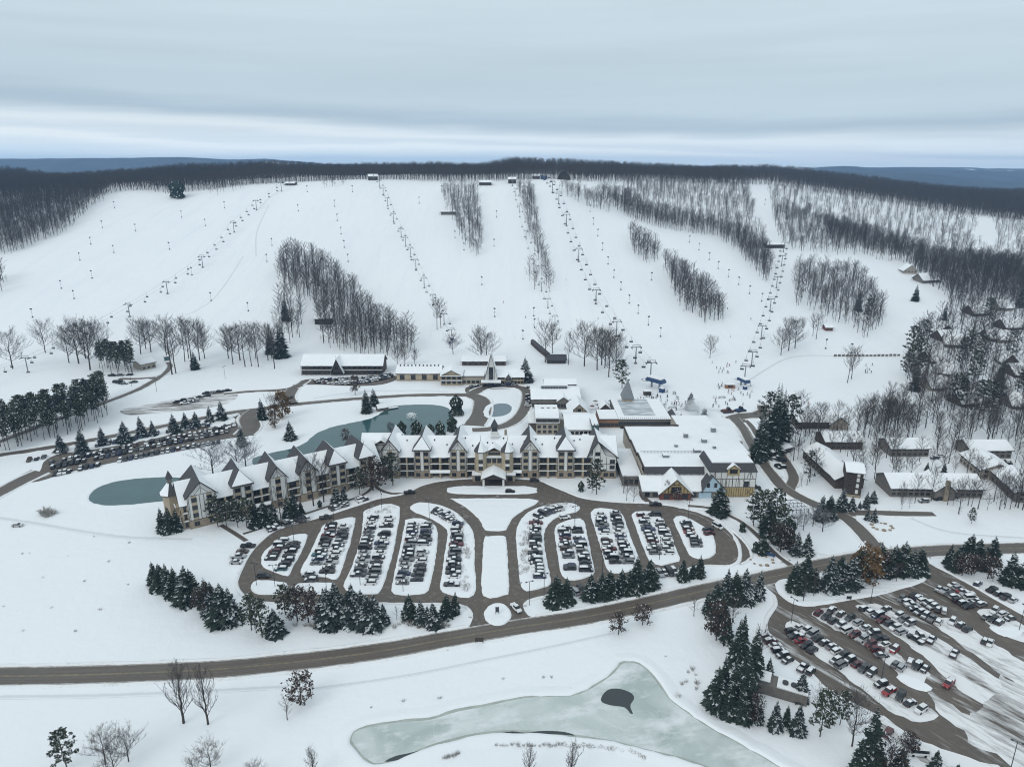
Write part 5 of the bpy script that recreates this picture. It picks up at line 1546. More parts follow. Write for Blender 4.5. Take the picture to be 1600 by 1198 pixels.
# cars on their own
def solo(u, v, rz, label, kind, col, snow=False): put_car(tuple(np.array(ground(u, v)) + np.array([0, 0, .08])), rz, label, 'cars on the move or by themselves', kind, col, snow)
solo(806.5, 952, -1.05, '@ waiting at the car park exit beside the round island', 'pickup', 'white')
solo(640, 771, .15, '@ on the drive in front of the lodge, left of the entrance', 'pickup', 'black')
solo(835, 752, .0, '@ on the drive just right of the entrance canopy', 'suv', 'black')
solo(1024, 789.5, .0, '@ on the drive below the yellow gable', 'pickup', 'black')
solo(797, 769.5, .0, '@ beside the oval island facing the entrance', 'suv', 'black')
solo(1121, 824, -1.0, 'long @ parked on the eastern bend of main lot', 'van', 'white')
solo(1181, 763, .0, '@ parked beside the tall half-timbered hall', 'suv', 'black')
solo(509, 810, .25, '@ on the lane beside the second left bed', 'pickup', 'charcoal')
solo(454, 622, 1.3, '@ on the lane junction above the tawny larch', 'suv', 'black')
solo(28, 822, .0, '@ half buried on the open snow at far left', 'sedan', 'silver', True)
solo(317, 683, .0, '@ at the end of the left car park', 'sedan', 'dark red') if False else None
# the other lots are too far to tell their cars apart: one mass
def far(px, n, ang=None, gap=.08, **k): row(px, n, '', None, ang, gap, far=True, **k)
far([(76, 724), (140, 712), (220, 695), (300, 680), (370, 664)], 34, 1.9)
far([(78, 732), (140, 719), (220, 702), (300, 687), (366, 672)], 33, 1.9)
far([(84, 742), (112, 737)], 4, 1.9); far([(122, 734), (180, 722), (250, 708), (345, 691)], 27, 1.9, .1)
far([(40, 721), (60, 717), (108, 705)], 6, 1.9); far([(130, 700), (190, 690), (245, 678), (330, 664)], 24, 1.9, .15)
far([(492, 598), (540, 600), (590, 594), (618, 586)], 30, 2.3, .05); far([(500, 594), (560, 592), (612, 586)], 22, 1.0, .1); far([(478, 583), (520, 583), (600, 583)], 16, 1.57, .1)
far([(270, 630), (330, 618)], 5, .3, .2); far([(317, 616), (362, 611)], 5, .3, 0); far([(285, 632), (310, 626)], 3, .3, 0)
far([(168, 588), (210, 586)], 3, .1, 0); far([(180, 597), (196, 601)], 4, .3, 0); far([(208, 598), (209, 598)], 1, .3, 0)
far([(735, 606), (748, 604)], 3, .9, 0); far([(755, 603), (808, 602)], 7, .2, .1)
far([(827, 604), (825, 637)], 7, 0, .1)
far([(1213, 716), (1224, 722)], 3, 0.2, 0); far([(1455, 718), (1475, 712)], 2, .2, 0); far([(1570, 722), (1575, 726)], 2, -.5, 0); far([(1432, 786), (1500, 776)], 3, .1, .2)
far([(1216, 728), (1222, 733)], 2, .2, 0)
def far_cars():
    V, F, Cc = [], [], []
    Mi = []
    for p, rz, kind, cv, snow in FARCARS:
        c = CARK[kind]
        ca, sa = math.cos(rz) * .97, math.sin(rz) * .97
        for mb, col, mi in ((c['B'], cv, 0), (c['G'], (.018, .022, .026), 1)) + (((c['SN'], (.8, .815, .83), 2), (c['HD'], (.8, .815, .83), 2)) if snow else ()):
            i = len(V)
            V += [(p[0] + x * ca - y * sa, p[1] + x * sa + y * ca, p[2] + z * .95) for x, y, z in mb.v]
            F += [tuple(i + q for q in f) for f in mb.f]; Cc += [col] * len(mb.f); Mi += [mi] * len(mb.f)
        for wx, wy, wz in c['wheels']:
            i = len(V)
            V += [(p[0] + (x + wx) * ca - (y + wy) * sa, p[1] + (x + wx) * sa + (y + wy) * ca, p[2] + (z + wz) * .95) for x, y, z in c['W'].v]
            F += [tuple(i + q for q in f) for f in c['W'].f]; Cc += [(.02, .02, .02)] * len(c['W'].f); Mi += [3] * len(c['W'].f)
    mb = MB(); mb.v, mb.f, mb.c, mb.m = V, F, Cc, Mi
    o = mb.build('distant_cars', [M['paint_far'], M['glass'], M['car_snow'], M['tyre']])
    tag(o, 'distant rows of parked cars in the left and rear car parks', 'cars', None, 'stuff')
    print('cars', N_CAR[0], 'far', len(FARCARS))
far_cars()
# ------------------------------------------------------------------ buildings
M['stucco'] = simple('white_stucco', (0.66, 0.655, 0.63), 0.85, 0.06, 0.5)
M['tan'] = simple('tan_siding', (0.40, 0.335, 0.245), 0.85, 0.14, 0.6)
M['stone'] = simple('tan_stone', (0.30, 0.245, 0.185), 0.9, 0.3, 1.2)
M['timber'] = simple('dark_timber', (0.055, 0.042, 0.036), 0.8, 0.2, 0.8)
M['shingle'] = simple('dark_shingles', (0.072, 0.070, 0.074), 0.9, 0.25, 1.5)
M['brown'] = simple('brown_siding', (0.085, 0.066, 0.055), 0.85, 0.2, 0.8)
M['greywood'] = simple('weathered_boards', (0.17, 0.155, 0.14), 0.85, 0.2, 0.8)
M['beige'] = simple('beige_render', (0.36, 0.325, 0.27), 0.85, 0.1, 0.5)
M['yellow_wall'] = simple('yellow_render', (0.40, 0.31, 0.16), 0.85, 0.12, 0.7)
M['blue_wall'] = simple('pale_blue_boards', (0.42, 0.55, 0.64), 0.85, 0.08, 0.7)
M['teal_metal'] = simple('teal_metal', (0.085, 0.15, 0.15), 0.5, 0.15, 0.6)
M['winframe'] = simple('window_frame', (0.10, 0.085, 0.075), 0.6)
M['steel'] = simple('galvanised_steel', (0.22, 0.235, 0.25), 0.5, 0.15, 0.6, 0.4, 0.3)
M['dark_metal'] = simple('dark_steel', (0.05, 0.055, 0.06), 0.5)
M['blue_paint'] = simple('blue_paint', (0.03, 0.065, 0.15), 0.5)
M['orange'] = simple('orange_boards', (0.28, 0.15, 0.09), 0.8)
M['red_wall'] = simple('red_brown_boards', (0.16, 0.06, 0.045), 0.85)
def window_mesh(w, h, frame='winframe', mull=1):
    mb = MB()
    mb.box(-w / 2, w / 2, -.03, .06, -h / 2, h / 2, 1)
    f = .09
    for x0, x1, z0, z1 in [(-w / 2 - f, -w / 2, -h / 2 - f, h / 2 + f), (w / 2, w / 2 + f, -h / 2 - f, h / 2 + f), (-w / 2, w / 2, h / 2, h / 2 + f), (-w / 2, w / 2, -h / 2 - f, -h / 2)]:
        mb.box(x0, x1, -.09, .06, z0, z1, 0)
    for k in range(mull):
        x = -w / 2 + w * (k + 1) / (mull + 1)
        mb.box(x - .04, x + .04, -.07, -.031, -h / 2, h / 2, 0)
    return mb.data('window', [M[frame], M['glass']])
WIN = {}
def win(root, x, z, w=1.7, h=1.7, y=0.0, rz=0.0, frame='winframe', mull=1, name='window'):
    k = (w, h, frame, mull)
    if k not in WIN: WIN[k] = window_mesh(w, h, frame, mull)
    return inst(name, WIN[k], root, (x, y, z), rz)
def part(root, name, mat, fn, smooth=False):
    mb = MB(); fn(mb)
    return mb.build(name, mat, root, smooth)
def slope_roof(root, x0, x1, y0, y1, ze, zr, ym=None, oh=.7, th=.35, bare=None, snow=True, gable_ends=True, axis='x', wave=True):
    """pitched roof with ridge along x (or y) : shingle body plus a quilt of snow on each slope"""
    if axis == 'x': a0, a1, b0, b1 = x0, x1, y0, y1; T = lambda a, b, z: (a, b, z)
    else: a0, a1, b0, b1 = y0, y1, x0, x1; T = lambda a, b, z: (b, a, z)
    bm_ = (b0 + b1) / 2 if ym is None else ym
    pl = (zr - ze) / (bm_ - b0); pr_ = (zr - ze) / (b1 - bm_)
    A0, A1 = a0 - oh, a1 + oh
    L = [(b0 - oh, ze - oh * pl), (bm_, zr), (b1 + oh, ze - oh * pr_)]
    mb = MB()
    poly = [L[0], L[1], L[2], (L[2][0], L[2][1] - .22), (bm_, zr - .25), (L[0][0], L[0][1] - .22)]
    n = len(poly)
    vs = [T(A0, b, z) for b, z in poly] + [T(A1, b, z) for b, z in poly]
    fs = [(0, 1, 4, 5), (1, 2, 3, 4), (n + 5, n + 4, n + 1, n), (n + 4, n + 3, n + 2, n + 1)] + [(i, n + i, n + (i + 1) % n, (i + 1) % n) for i in range(n)]
    mb.mesh(vs, fs)
    r = mb.build('roof', M['shingle'], root)
    if snow:
        rr = random.Random(int(abs(a0 * 7 + b0 * 3 + zr * 11)) + 1)
        for side in (0, 1):
            if bare == side: continue
            e = L[0] if side == 0 else L[2]
            m2 = MB()
            na, nb = max(2, int((A1 - A0) / 1.6)), 4
            g = []
            for i in range(na + 1):
                for j in range(nb + 1):
                    t = j / nb
                    b = e[0] + (bm_ - e[0]) * t; z = e[1] + (zr - e[1]) * t
                    k = th * (.75 + .5 * rr.random()) if 0 < i < na and 0 < j < nb else th * .7
                    ed = 0.22 * rr.random() if j == 0 else 0
                    aa = A0 + .1 + (A1 - A0 - .2) * i / na
                    g.append(T(aa, b + (ed if side == 0 else -ed), z + k))
            W_ = nb + 1
            for i in range(na):
                for j in range(nb):
                    m2.f.append((i * W_ + j, (i + 1) * W_ + j, (i + 1) * W_ + j + 1, i * W_ + j + 1)); m2.m.append(0); m2.c.append(None)
            m2.v = list(g)
            # skirt
            def sk(path):
                base = len(m2.v)
                for q in path:
                    x, y, z = g[q]; m2.v.append((x, y, z - th - .1))
                for q in range(len(path) - 1):
                    m2.f.append((path[q], path[q + 1], base + q + 1, base + q)); m2.m.append(0); m2.c.append(None)
            sk([i * W_ for i in range(na + 1)]); sk([j for j in range(W_)]); sk([na * W_ + j for j in range(W_)])
            m2.build('snow', M['roof_snow'], r)
    return r
def hip_snow(root, x0, x1, y0, y1, ze, za, ay=None, name='roof', mat='shingle', th=.25, bare=()):
    """four sided pointed roof with snow on its faces"""
    cx, cy = (x0 + x1) / 2, (y0 + y1) / 2 if ay is None else ay
    o = .6
    c = [(x0 - o, y0 - o, ze), (x1 + o, y0 - o, ze), (x1 + o, y1 + o, ze), (x0 - o, y1 + o, ze)]
    mb = MB(); mb.mesh(c + [(cx, cy, za)] + [(x, y, ze - .25) for x, y, z in c], [(0, 1, 4), (1, 2, 4), (2, 3, 4), (3, 0, 4), (0, 5, 6, 1), (1, 6, 7, 2), (2, 7, 8, 3), (3, 8, 5, 0), (8, 7, 6, 5)])
    r = mb.build(name, M[mat], root)
    m2 = MB()
    s = 1.02
    for i in range(4):
        if i in bare: continue
        a, b = c[i], c[(i + 1) % 4]
        f = lambda p: (cx + (p[0] - cx) * s, cy + (p[1] - cy) * s, p[2] + th + .05)
        A, B = f(a), f(b)
        m2.mesh([A, B, (cx, cy, za + th * .6), (A[0], A[1], A[2] - th), (B[0], B[1], B[2] - th)], [(0, 1, 2), (3, 4, 1, 0)])
    m2.build('snow', M['roof_snow'], r)
    return r
def box_part(root, name, mat, x0, x1, y0, y1, z0, z1):
    return part(root, name, M[mat], lambda mb: mb.box(x0, x1, y0, y1, z0, z1))
def flat_snow(root, x0, x1, y0, y1, z, th=.35, name='snow'):
    mb = MB(); r = random.Random(int(abs(x0 * 3 + y1)))
    nx, ny = max(2, int((x1 - x0) / 3)), max(2, int((y1 - y0) / 3))
    V = [(x0 + (x1 - x0) * i / nx, y0 + (y1 - y0) * j / ny, z + th * (.85 + .3 * r.random())) for i in range(nx + 1) for j in range(ny + 1)]
    F = [(i * (ny + 1) + j, (i + 1) * (ny + 1) + j, (i + 1) * (ny + 1) + j + 1, i * (ny + 1) + j + 1) for i in range(nx) for j in range(ny)]
    mb.mesh(V, F)
    mb.box(x0, x1, y0, y1, z - .02, z + th * .6)
    return mb.build(name, M['roof_snow'], root)
def frame_lines(root, segs, y=-.05, w=.16, name='timber_framing', mat='timber'):
    """half timbering: boards along the given (x0,z0,x1,z1) lines on a front wall"""
    mb = MB()
    for x0, z0, x1, z1 in segs:
        d = Vector((x1 - x0, 0, z1 - z0)); L = d.length
        if L < .01: continue
        d.normalize(); n = Vector((-d.z, 0, d.x)) * w / 2
        a, b = Vector((x0, 0, z0)), Vector((x1, 0, z1))
        q = [a - n, b - n, b + n, a + n]
        vs = [(p.x, y - .06, p.z) for p in q] + [(p.x, y + .04, p.z) for p in q]
        mb.mesh(vs, [(0, 1, 2, 3), (0, 4, 5, 1), (1, 5, 6, 2), (2, 6, 7, 3), (3, 7, 4, 0)])
    return mb.build(name, M[mat], root)

LE, LR, LD = 10.8, 17.6, 16.0      # lodge eaves, ridge, depth
def lodge_bay(root, xc, w, kind, ze=14.2, zr=19.4, proj=1.5, cols=2, yback=None):
    x0, x1 = xc - w / 2, xc + w / 2
    yb = LD + 1.2 if yback is None else yback
    part(root, 'bay_wall', M['stucco'], lambda mb: mb.prism([(x0, 3.5), (x1, 3.5), (x1, ze), (xc, zr - .55) if kind == 'gable' else (xc, ze), (x0, ze)], -proj, yb - .6))
    box_part(root, 'stone_base', 'stone', x0 - .1, x1 + .1, -proj - .15, 2, -.3, 3.5)
    y = -proj
    cx = [xc - w * .25 - .12, xc + w * .25 + .12] if cols == 2 else [xc]
    for c in cx:
        for z in (7.25, 10.55, 13.6):
            box_part(root, 'spandrel', 'tan', c - 1.05, c + 1.05, y - .06, y + .05, z - (.68 if z < 13 else .45), z + (.68 if z < 13 else .45))
        box_part(root, 'spandrel', 'tan', c - 1.05, c + 1.05, y - .06, y + .05, 3.75, 4.6)
        for z in (5.6, 8.9, 12.2):
            win(root, c, z, 1.9 if cols == 2 else 2.0, 1.75, y)
        win(root, c, 1.9, 1.8, 1.7, y - .16)
    segs = [(x0 + .55, 3.6, x0 + .55, ze), (x1 - .55, 3.6, x1 - .55, ze), (x0, 3.62, x1, 3.62), (x0 + .08, 3.6, x0 + .08, ze), (x1 - .08, 3.6, x1 - .08, ze)]
    if cols == 2:
        segs += [(xc - .8, 3.6, xc - .8, ze), (xc + .8, 3.6, xc + .8, ze)]
    if kind == 'gable':
        part(root, 'gable_panel', M['stucco'], lambda mb: mb.prism([(x0 + .9, ze), (x1 - .9, ze), (xc, zr - 1.2)], y - .06, y + .04))
        segs += [(x0, ze, x1, ze), (xc, ze, xc, zr - .8), (x0 + w * .25, ze, xc, ze + (zr - ze) * .55), (x1 - w * .25, ze, xc, ze + (zr - ze) * .55)]
        slope_roof(root, x0, x1, -proj, yb, ze, zr, axis='y', oh=.75, th=.28, bare=0)
        frame_lines(root, [(x0 - .75, ze - .75 * (zr - ze) / (w / 2) - .1, xc, zr - .12), (x1 + .75, ze - .75 * (zr - ze) / (w / 2) - .1, xc, zr - .12)], y - .75, .34, 'barge_board')
    else:
        # hipped front running back as a ridge
        o = .8
        c = [(x0 - o, y - o, ze), (x1 + o, y - o, ze), (x1 + o, yb, ze), (x0 - o, yb, ze)]
        r1, r2 = (xc, y + w * .42, zr), (xc, yb, zr)
        mb = MB(); mb.mesh(c + [r1, r2] + [(p[0], p[1], ze - .35) for p in c], [(0, 1, 4), (1, 2, 5, 4), (3, 0, 4, 5), (2, 3, 5), (0, 6, 7, 1), (1, 7, 8, 2), (3, 9, 6, 0), (9, 8, 7, 6)])
        r = mb.build('roof', M['shingle'], root)
        m2 = MB(); k = .28
        m2.mesh([(x0 - o + .4, y - o + .2, ze + k), (x1 + o - .4, y - o + .2, ze + k), (xc, r1[1], zr + k)], [(0, 1, 2)])
        m2.mesh([(x1 + o - .1, y - o + .5, ze + k), (x1 + o - .1, yb, ze + k), (xc + .1, yb, zr + k), (xc + .1, r1[1] + .2, zr + k)], [(0, 1, 2, 3)])
        m2.build('snow', M['roof_snow'], r)
        part(root, 'finial', M['dark_metal'], lambda mb: mb.tube((xc, r1[1], zr), (xc, r1[1], zr + 2.2), .1, .02, 5))
    frame_lines(root, segs, y - .04)
def balcony_section(root, x0, x1, porch=False, y=0.0, floors=((3.6,), (7.1,))):
    w = x1 - x0
    if w < 1.5: return
    n = max(1, round(w / 4.2))
    for z in (3.6, 7.1):
        mb = MB(); mb.box(x0, x1, y - 1.5, y, z - .15, z + .1)
        b = mb.build('balcony', M['tan'], root)
        m2 = MB()
        m2.box(x0, x1, y - 1.52, y - 1.44, z + .95, z + 1.05)
        for i in range(int(w / .5) + 1):
            xx = x0 + min(i * .5, w - .05); m2.box(xx, xx + .05, y - 1.5, y - 1.46, z + .1, z + .95)
        m2.build('railing', M['timber'], b)
        m3 = MB(); m3.box(x0 + .05, x1 - .05, y - 1.66, y - 1.2, z + .1, z + .34); m3.build('snow', M['roof_snow'], b)
        for i in range(n):
            xx = x0 + w * (i + .5) / n
            win(root, xx, z + 1.45, min(2.9, w / n - 1.0), 2.2, y, 0, 'winframe', 1, 'balcony_door')
    for i in range(n + 1):
        xx = x0 + w * i / n
        if 0 < i < n: box_part(root, 'pier', 'tan', xx - .35, xx + .35, y - 1.55, y - .02, 0, LE - .6)
    for i in range(n):
        xx = x0 + w * (i + .5) / n
        win(root, xx, 1.8, min(2.7, w / n - .9), 2.1, y - .12)
    box_part(root, 'stone_base', 'stone', x0, x1, y - .1, y + 1, -.3, 3.4)
    if porch:
        mb = MB(); mb.mesh([(x0 - .1, y - 2.6, 3.1), (x1 + .1, y - 2.6, 3.1), (x1 + .1, y - 1.52, 3.9), (x0 - .1, y - 1.52, 3.9), (x0 - .1, y - 2.6, 3.45), (x1 + .1, y - 2.6, 3.45), (x1 + .1, y - 1.52, 4.25), (x0 - .1, y - 1.52, 4.25)],
                           [(0, 1, 5, 4), (4, 5, 6, 7), (0, 4, 7, 3), (1, 2, 6, 5), (0, 3, 2, 1)])
        mb.build('porch_roof', M['roof_snow'], root)
def lodge():
    Y0 = 305.9
    X = lambda u: (u - 800) * 0.3005
    e = thing('lodge', 'large half-timbered lodge with gabled bays, balconies and snowy roofs', 'hotel', (-61.0, Y0, 0))
    f = lambda u: X(u) + 61.0
    L = f(961)
    box_part(e, 'wall', 'tan', 0, L, 0, LD, -.3, LE)
    # recessed fronts of the balcony floors read dark
    slope_roof(e, 0, L, 0, LD, LE, LR, oh=.9, th=.35)
    bays = [(f(612), 8.0, 'gable', 1), (f(661), 7.2, 'hip', 2), (f(717), 7.6, 'gable', 2), (f(828), 7.8, 'gable', 2), (f(883), 7.4, 'hip', 2)]
    for i, (x, w, k, c) in enumerate(bays): lodge_bay(e, x, w, k, cols=c)
    # right hand end gable with a long catslide
    xg, xe = f(932), L
    part(e, 'bay_wall', M['stucco'], lambda mb: mb.prism([(xg - 2.2, 3.5), (xe, 3.5), (xe, LE - .4), (xg + 3.5, LE + .6), (xg, 18.0), (xg - 2.2, 14.6)], -1.4, LD - 1))
    box_part(e, 'stone_base', 'stone', xg - 2.3, xe + .1, -1.55, 2, -.3, 3.5)
    for z in (5.6, 8.9, 12.2): win(e, xg, z, 2.0, 1.75, -1.4)
    for z in (5.6, 8.4): win(e, xe - 1.8, z, 2.2, 1.8, -1.4)
    for x in (xg, xg + 4, xe - 1.8): win(e, x, 1.9, 1.9, 1.7, -1.57)
    frame_lines(e, [(xg - 2.2, 3.62, xe, 3.62), (xg + 1.4, 3.6, xg + 1.4, 15.5), (xg + 4.2, 3.6, xg + 4.2, LE), (xg + 1.4, 7.2, xe, 7.2), (xe - .1, 3.6, xe - .1, LE), (xg - 1.3, 3.6, xg - 1.3, 15)], -1.44)
    slope_roof(e, xg - 4.5, xe + .4, -1.4, LD, LE + .2, 18.6, axis='y', ym=xg, oh=.6, th=.28, bare=0)
    frame_lines(e, [(xg - 5, 10.6, xg, 18.5), (xg, 18.5, xe + 1, 10.2)], -2.05, .34, 'barge_board')
    # balconies between the bays
    edges = [0.2]
    for x, w, k, c in bays[:3]: edges += [x - w / 2, x + w / 2]
    edges += [f(743), f(801)]
    for x, w, k, c in bays[3:]: edges += [x - w / 2, x + w / 2]
    edges += [xg - 2.2]
    for i in range(0, len(edges), 2):
        balcony_section(e, edges[i] + .1, edges[i + 1] - .1, porch=(i in (4, 8)))
    # entrance block: two octagonal-looking towers, a balcony between and a small gable
    for u in (752, 793):
        x = f(u)
        mb = MB(); n = 8
        V = [(x + 2.75 * math.cos(R(22.5 + 45 * i)), -1.2 + 2.75 * math.sin(R(22.5 + 45 * i)), z) for z in (-.3, 14.0) for i in range(n)]
        mb.mesh(V, [(i, (i + 1) % n, n + (i + 1) % n, n + i) for i in range(n)])
        mb.build('tower', M['tan'], e)
        for z in (6.0, 9.3): win(e, x, z, 1.8, 1.7, -3.78)
        for z in (7.6, 11.2): box_part(e, 'white_panel', 'stucco', x - .95, x + .95, -3.80, -3.7, z - .6, z + .6)
        box_part(e, 'white_panel', 'stucco', x - .95, x + .95, -3.80, -3.7, 12.0, 13.6)
        mb = MB(); V = [(x + 3.4 * math.cos(R(22.5 + 45 * i)), -1.2 + 3.4 * math.sin(R(22.5 + 45 * i)), 13.8) for i in range(n)]
        mb.mesh(V + [(x, -1.2, 18.8)], [(i, (i + 1) % n, n) for i in range(n)] + [tuple(range(n - 1, -1, -1))])
        r = mb.build('tower_roof', M['shingle'], e)
        mb = MB(); V = [(x + 3.35 * math.cos(R(22.5 + 45 * i)), -1.2 + 3.35 * math.sin(R(22.5 + 45 * i)), 14.1) for i in range(n)]
        mb.mesh(V + [(x, -1.2, 19.0)], [(i, (i + 1) % n, n) for i in range(n) if i not in (3, 4)])
        mb.build('snow', M['roof_snow'], r)
        part(e, 'finial', M['dark_metal'], lambda mb: mb.tube((x, -1.2, 18.6), (x, -1.2, 21.6), .12, .03, 5))
    xa, xb = f(752) + 2.6, f(793) - 2.6
    xm = (xa + xb) / 2
    box_part(e, 'wall', 'tan', xa, xb, -1.3, 1, -.3, 13.4)
    for i in range(3): win(e, xa + (xb - xa) * (i + .5) / 3, 8.9, (xb - xa) / 3 - .7, 2.3, -1.3)
    win(e, xm, 12.4, 5.2, 1.3, -1.3, 0, 'winframe', 3)
    box_part(e, 'white_panel', 'stucco', xa + .2, xb - .2, -1.36, -1.28, 10.4, 11.4)
    slope_roof(e, xa, xb, -1.3, LD, 13.4, 15.4, axis='y', oh=.5, th=.3)
    box_part(e, 'snow_ledge', 'roof_snow', xa, xb, -2.2, -1.3, 10.6, 11.0)
    # cupola on the ridge
    cx, cy = f(772.5), 8
    cu = box_part(e, 'cupola', 'stucco', cx - 1.7, cx + 1.7, cy - 1.7, cy + 1.7, LR - .8, LR + 2.6)
    flat_snow(cu, cx - 2.3, cx + 2.3, cy - 2.3, cy + 2.3, LR + .3, .25)
    mb = MB(); mb.box(cx - 1.2, cx + 1.2, cy - 1.2, cy + 1.2, LR + 2.6, LR + 4.6); mb.build('lantern', M['dark_metal'], cu)
    mb = MB(); mb.mesh([(cx - 1.8, cy - 1.8, LR + 4.6), (cx + 1.8, cy - 1.8, LR + 4.6), (cx + 1.8, cy + 1.8, LR + 4.6), (cx - 1.8, cy + 1.8, LR + 4.6), (cx, cy, LR + 8.6)], [(0, 1, 4), (1, 2, 4), (2, 3, 4), (3, 0, 4), (3, 2, 1, 0)]); mb.build('spire', M['dark_metal'], cu)
    # chimney stacks and dormer
    box_part(e, 'chimney', 'stone', f(790) - .6, f(790) + .6, 9, 10.4, LR - 1, LR + 2.2)
    d = f(597)
    box_part(e, 'dormer', 'stucco', d - 3, d + 3, 2.4, 8, 12.5, 15.6)
    slope_roof(e, d - 3, d + 3, 2.4, 9, 15.6, 17.6, axis='y', oh=.6, th=.3)
    frame_lines(e, [(d - 3.6, 15.0, d, 17.4), (d, 17.4, d + 3.6, 15.0), (d - 3, 15.4, d + 3, 15.4)], 1.85, .3)
    # entrance canopy
    px, hw = f(772), 5.2
    slope_roof(e, px - hw, px + hw, -11.5, -2.0, 4.3, 6.6, axis='y', oh=.5, th=.4)
    part(e, 'canopy_gable', M['timber'], lambda mb: mb.prism([(px - hw, 4.1), (px + hw, 4.1), (px, 6.2)], -11.6, -11.3))
    for sx in (-1, 1):
        for yy in (-10.8, -3):
            box_part(e, 'pillar', 'stucco', px + sx * (hw - .7) - .45, px + sx * (hw - .7) + .45, yy - .45, yy + .45, 0, 4.2)
        x0, x1 = (px - hw - 4.6, px - hw) if sx < 0 else (px + hw, px + hw + 4.6)
        box_part(e, 'side_porch', 'stone', x0, x1, -5.2, -2.2, 0, 3.2)
        flat_snow(e, x0 - .3, x1 + .3, -5.6, -1.8, 3.25, .5)
        win(e, (x0 + x1) / 2, 1.6, 2.2, 2.4, -5.2)

    # the angled western wing of the same building
    A = flat(575, 757); B = flat(288, 826.5)
    rz = math.atan2(A[1] - B[1], A[0] - B[0])
    Lw = math.hypot(A[0] - B[0], A[1] - B[1])
    w = bpy.data.objects.new('west_wing', None); link(w, e)
    w.location = (B[0] + 61.0, B[1] - Y0, 0); w.rotation_euler = (0, 0, rz)
    box_part(w, 'wall', 'tan', 0, Lw + 4, 0, LD, -.3, LE)
    slope_roof(w, 0, Lw + 6, 0, LD, LE, LR, oh=.8, th=.35)
    def along(u):
        # distance along the wing front whose base shows at column u
        lo, hi = 0.0, Lw
        for _ in range(40):
            m = (lo + hi) / 2
            q = proj((B[0] + (A[0] - B[0]) * m / Lw, B[1] + (A[1] - B[1]) * m / Lw, 0))
            if q[0] < u: lo = m
            else: hi = m
        return lo
    wb = [(along(320), 11.0, 'gable', 2), (along(383), 7.6, 'hip', 2), (along(437), 7.2, 'gable', 1), (along(483), 7.2, 'gable', 1), (along(529), 7.4, 'hip', 2), (along(574), 7.0, 'hip', 2)]
    for x, ww, k, c in wb: lodge_bay(w, x, ww, k, cols=c, zr=19.8 if ww > 8 else 19.2)
    ed = [0.2]
    for x, ww, k, c in wb: ed += [x - ww / 2, x + ww / 2]
    ed.append(Lw)
    for i in range(0, len(ed) - 1, 2):
        if ed[i + 1] - ed[i] > 2: balcony_section(w, ed[i] + .1, ed[i + 1] - .1, porch=(i == 4))
    # gabled end wall facing west with its balconies
    for yy in (4.5, 11.5):
        for z in (2.0, 5.6, 8.9):
            o = win(w, 0, z, 1.9, 1.8, yy, R(-90)); o.location = (-.02, yy, z)
    for z in (3.6, 7.1):
        m3 = MB(); m3.box(-1.6, 0, 6, 10, z - .15, z + .1); b = m3.build('balcony', M['tan'], w)
        m3 = MB(); m3.box(-1.66, -1.3, 6, 10, z + .1, z + .35); m3.build('snow', M['roof_snow'], b)
    part(w, 'gable_panel', M['stucco'], lambda mb: mb.mesh([(-.05, .8, LE), (-.05, LD - .8, LE), (-.05, LD / 2, LR - .9), (-.15, .8, LE), (-.15, LD - .8, LE), (-.15, LD / 2, LR - .9)], [(3, 5, 4), (0, 3, 4, 1), (1, 4, 5, 2), (2, 5, 3, 0)]))
    # stair turret with a pointed roof and lantern at the west end
    tx, ty = -1.5, LD - 1.0
    n = 8; rad = 3.6
    mb = MB(); V = [(tx + rad * math.cos(R(22.5 + 45 * i)), ty + rad * math.sin(R(22.5 + 45 * i)), z) for z in (-.3, 10.6) for i in range(n)]
    mb.mesh(V, [(i, (i + 1) % n, n + (i + 1) % n, n + i) for i in range(n)]); tw = mb.build('turret', M['tan'], w)
    mb = MB(); V = [(tx + (rad + 1) * math.cos(R(22.5 + 45 * i)), ty + (rad + 1) * math.sin(R(22.5 + 45 * i)), 10.4) for i in range(n)]
    mb.mesh(V + [(tx, ty, 16.0)], [(i, (i + 1) % n, n) for i in range(n)] + [tuple(range(n - 1, -1, -1))]); tr_ = mb.build('turret_roof', M['shingle'], w)
    mb = MB(); V = [(tx + (rad + .9) * math.cos(R(22.5 + 45 * i)), ty + (rad + .9) * math.sin(R(22.5 + 45 * i)), 10.7) for i in range(n)]
    mb.mesh(V + [(tx, ty, 16.3)], [(i, (i + 1) % n, n) for i in range(n) if i not in (2, 5)]); mb.build('snow', M['roof_snow'], tr_)
    mb = MB(); mb.box(tx - .9, tx + .9, ty - .9, ty + .9, 15.0, 17.0); la = mb.build('lantern', M['greywood'], w)
    mb = MB(); mb.mesh([(tx - 1.3, ty - 1.3, 17.0), (tx + 1.3, ty - 1.3, 17.0), (tx + 1.3, ty + 1.3, 17.0), (tx - 1.3, ty + 1.3, 17.0), (tx, ty, 20.5)], [(0, 1, 4), (1, 2, 4), (2, 3, 4), (3, 0, 4), (3, 2, 1, 0)]); mb.build('spire', M['shingle'], w)
    # corner block joining the wings and low rear range by the pond
    cb = MB(); cb.box(-8, 8, 4, 18, -.3, LE); cb.build('corner_block', M['tan'], e)
    slope_roof(e, -10, 8, 3, 18, LE, LR + .3, oh=.6, th=.35)
    rr = MB(); rr.box(14, 44, LD, LD + 11, -.3, 5); rr.build('rear_range', M['tan'], w)
    slope_roof(w, 14, 44, LD, LD + 11, 5, 7.6, oh=.6, th=.35)
    # the wing's pieces are parts of the lodge itself
    Mw = Matrix.Translation(w.location) @ Matrix.Rotation(rz, 4, 'Z')
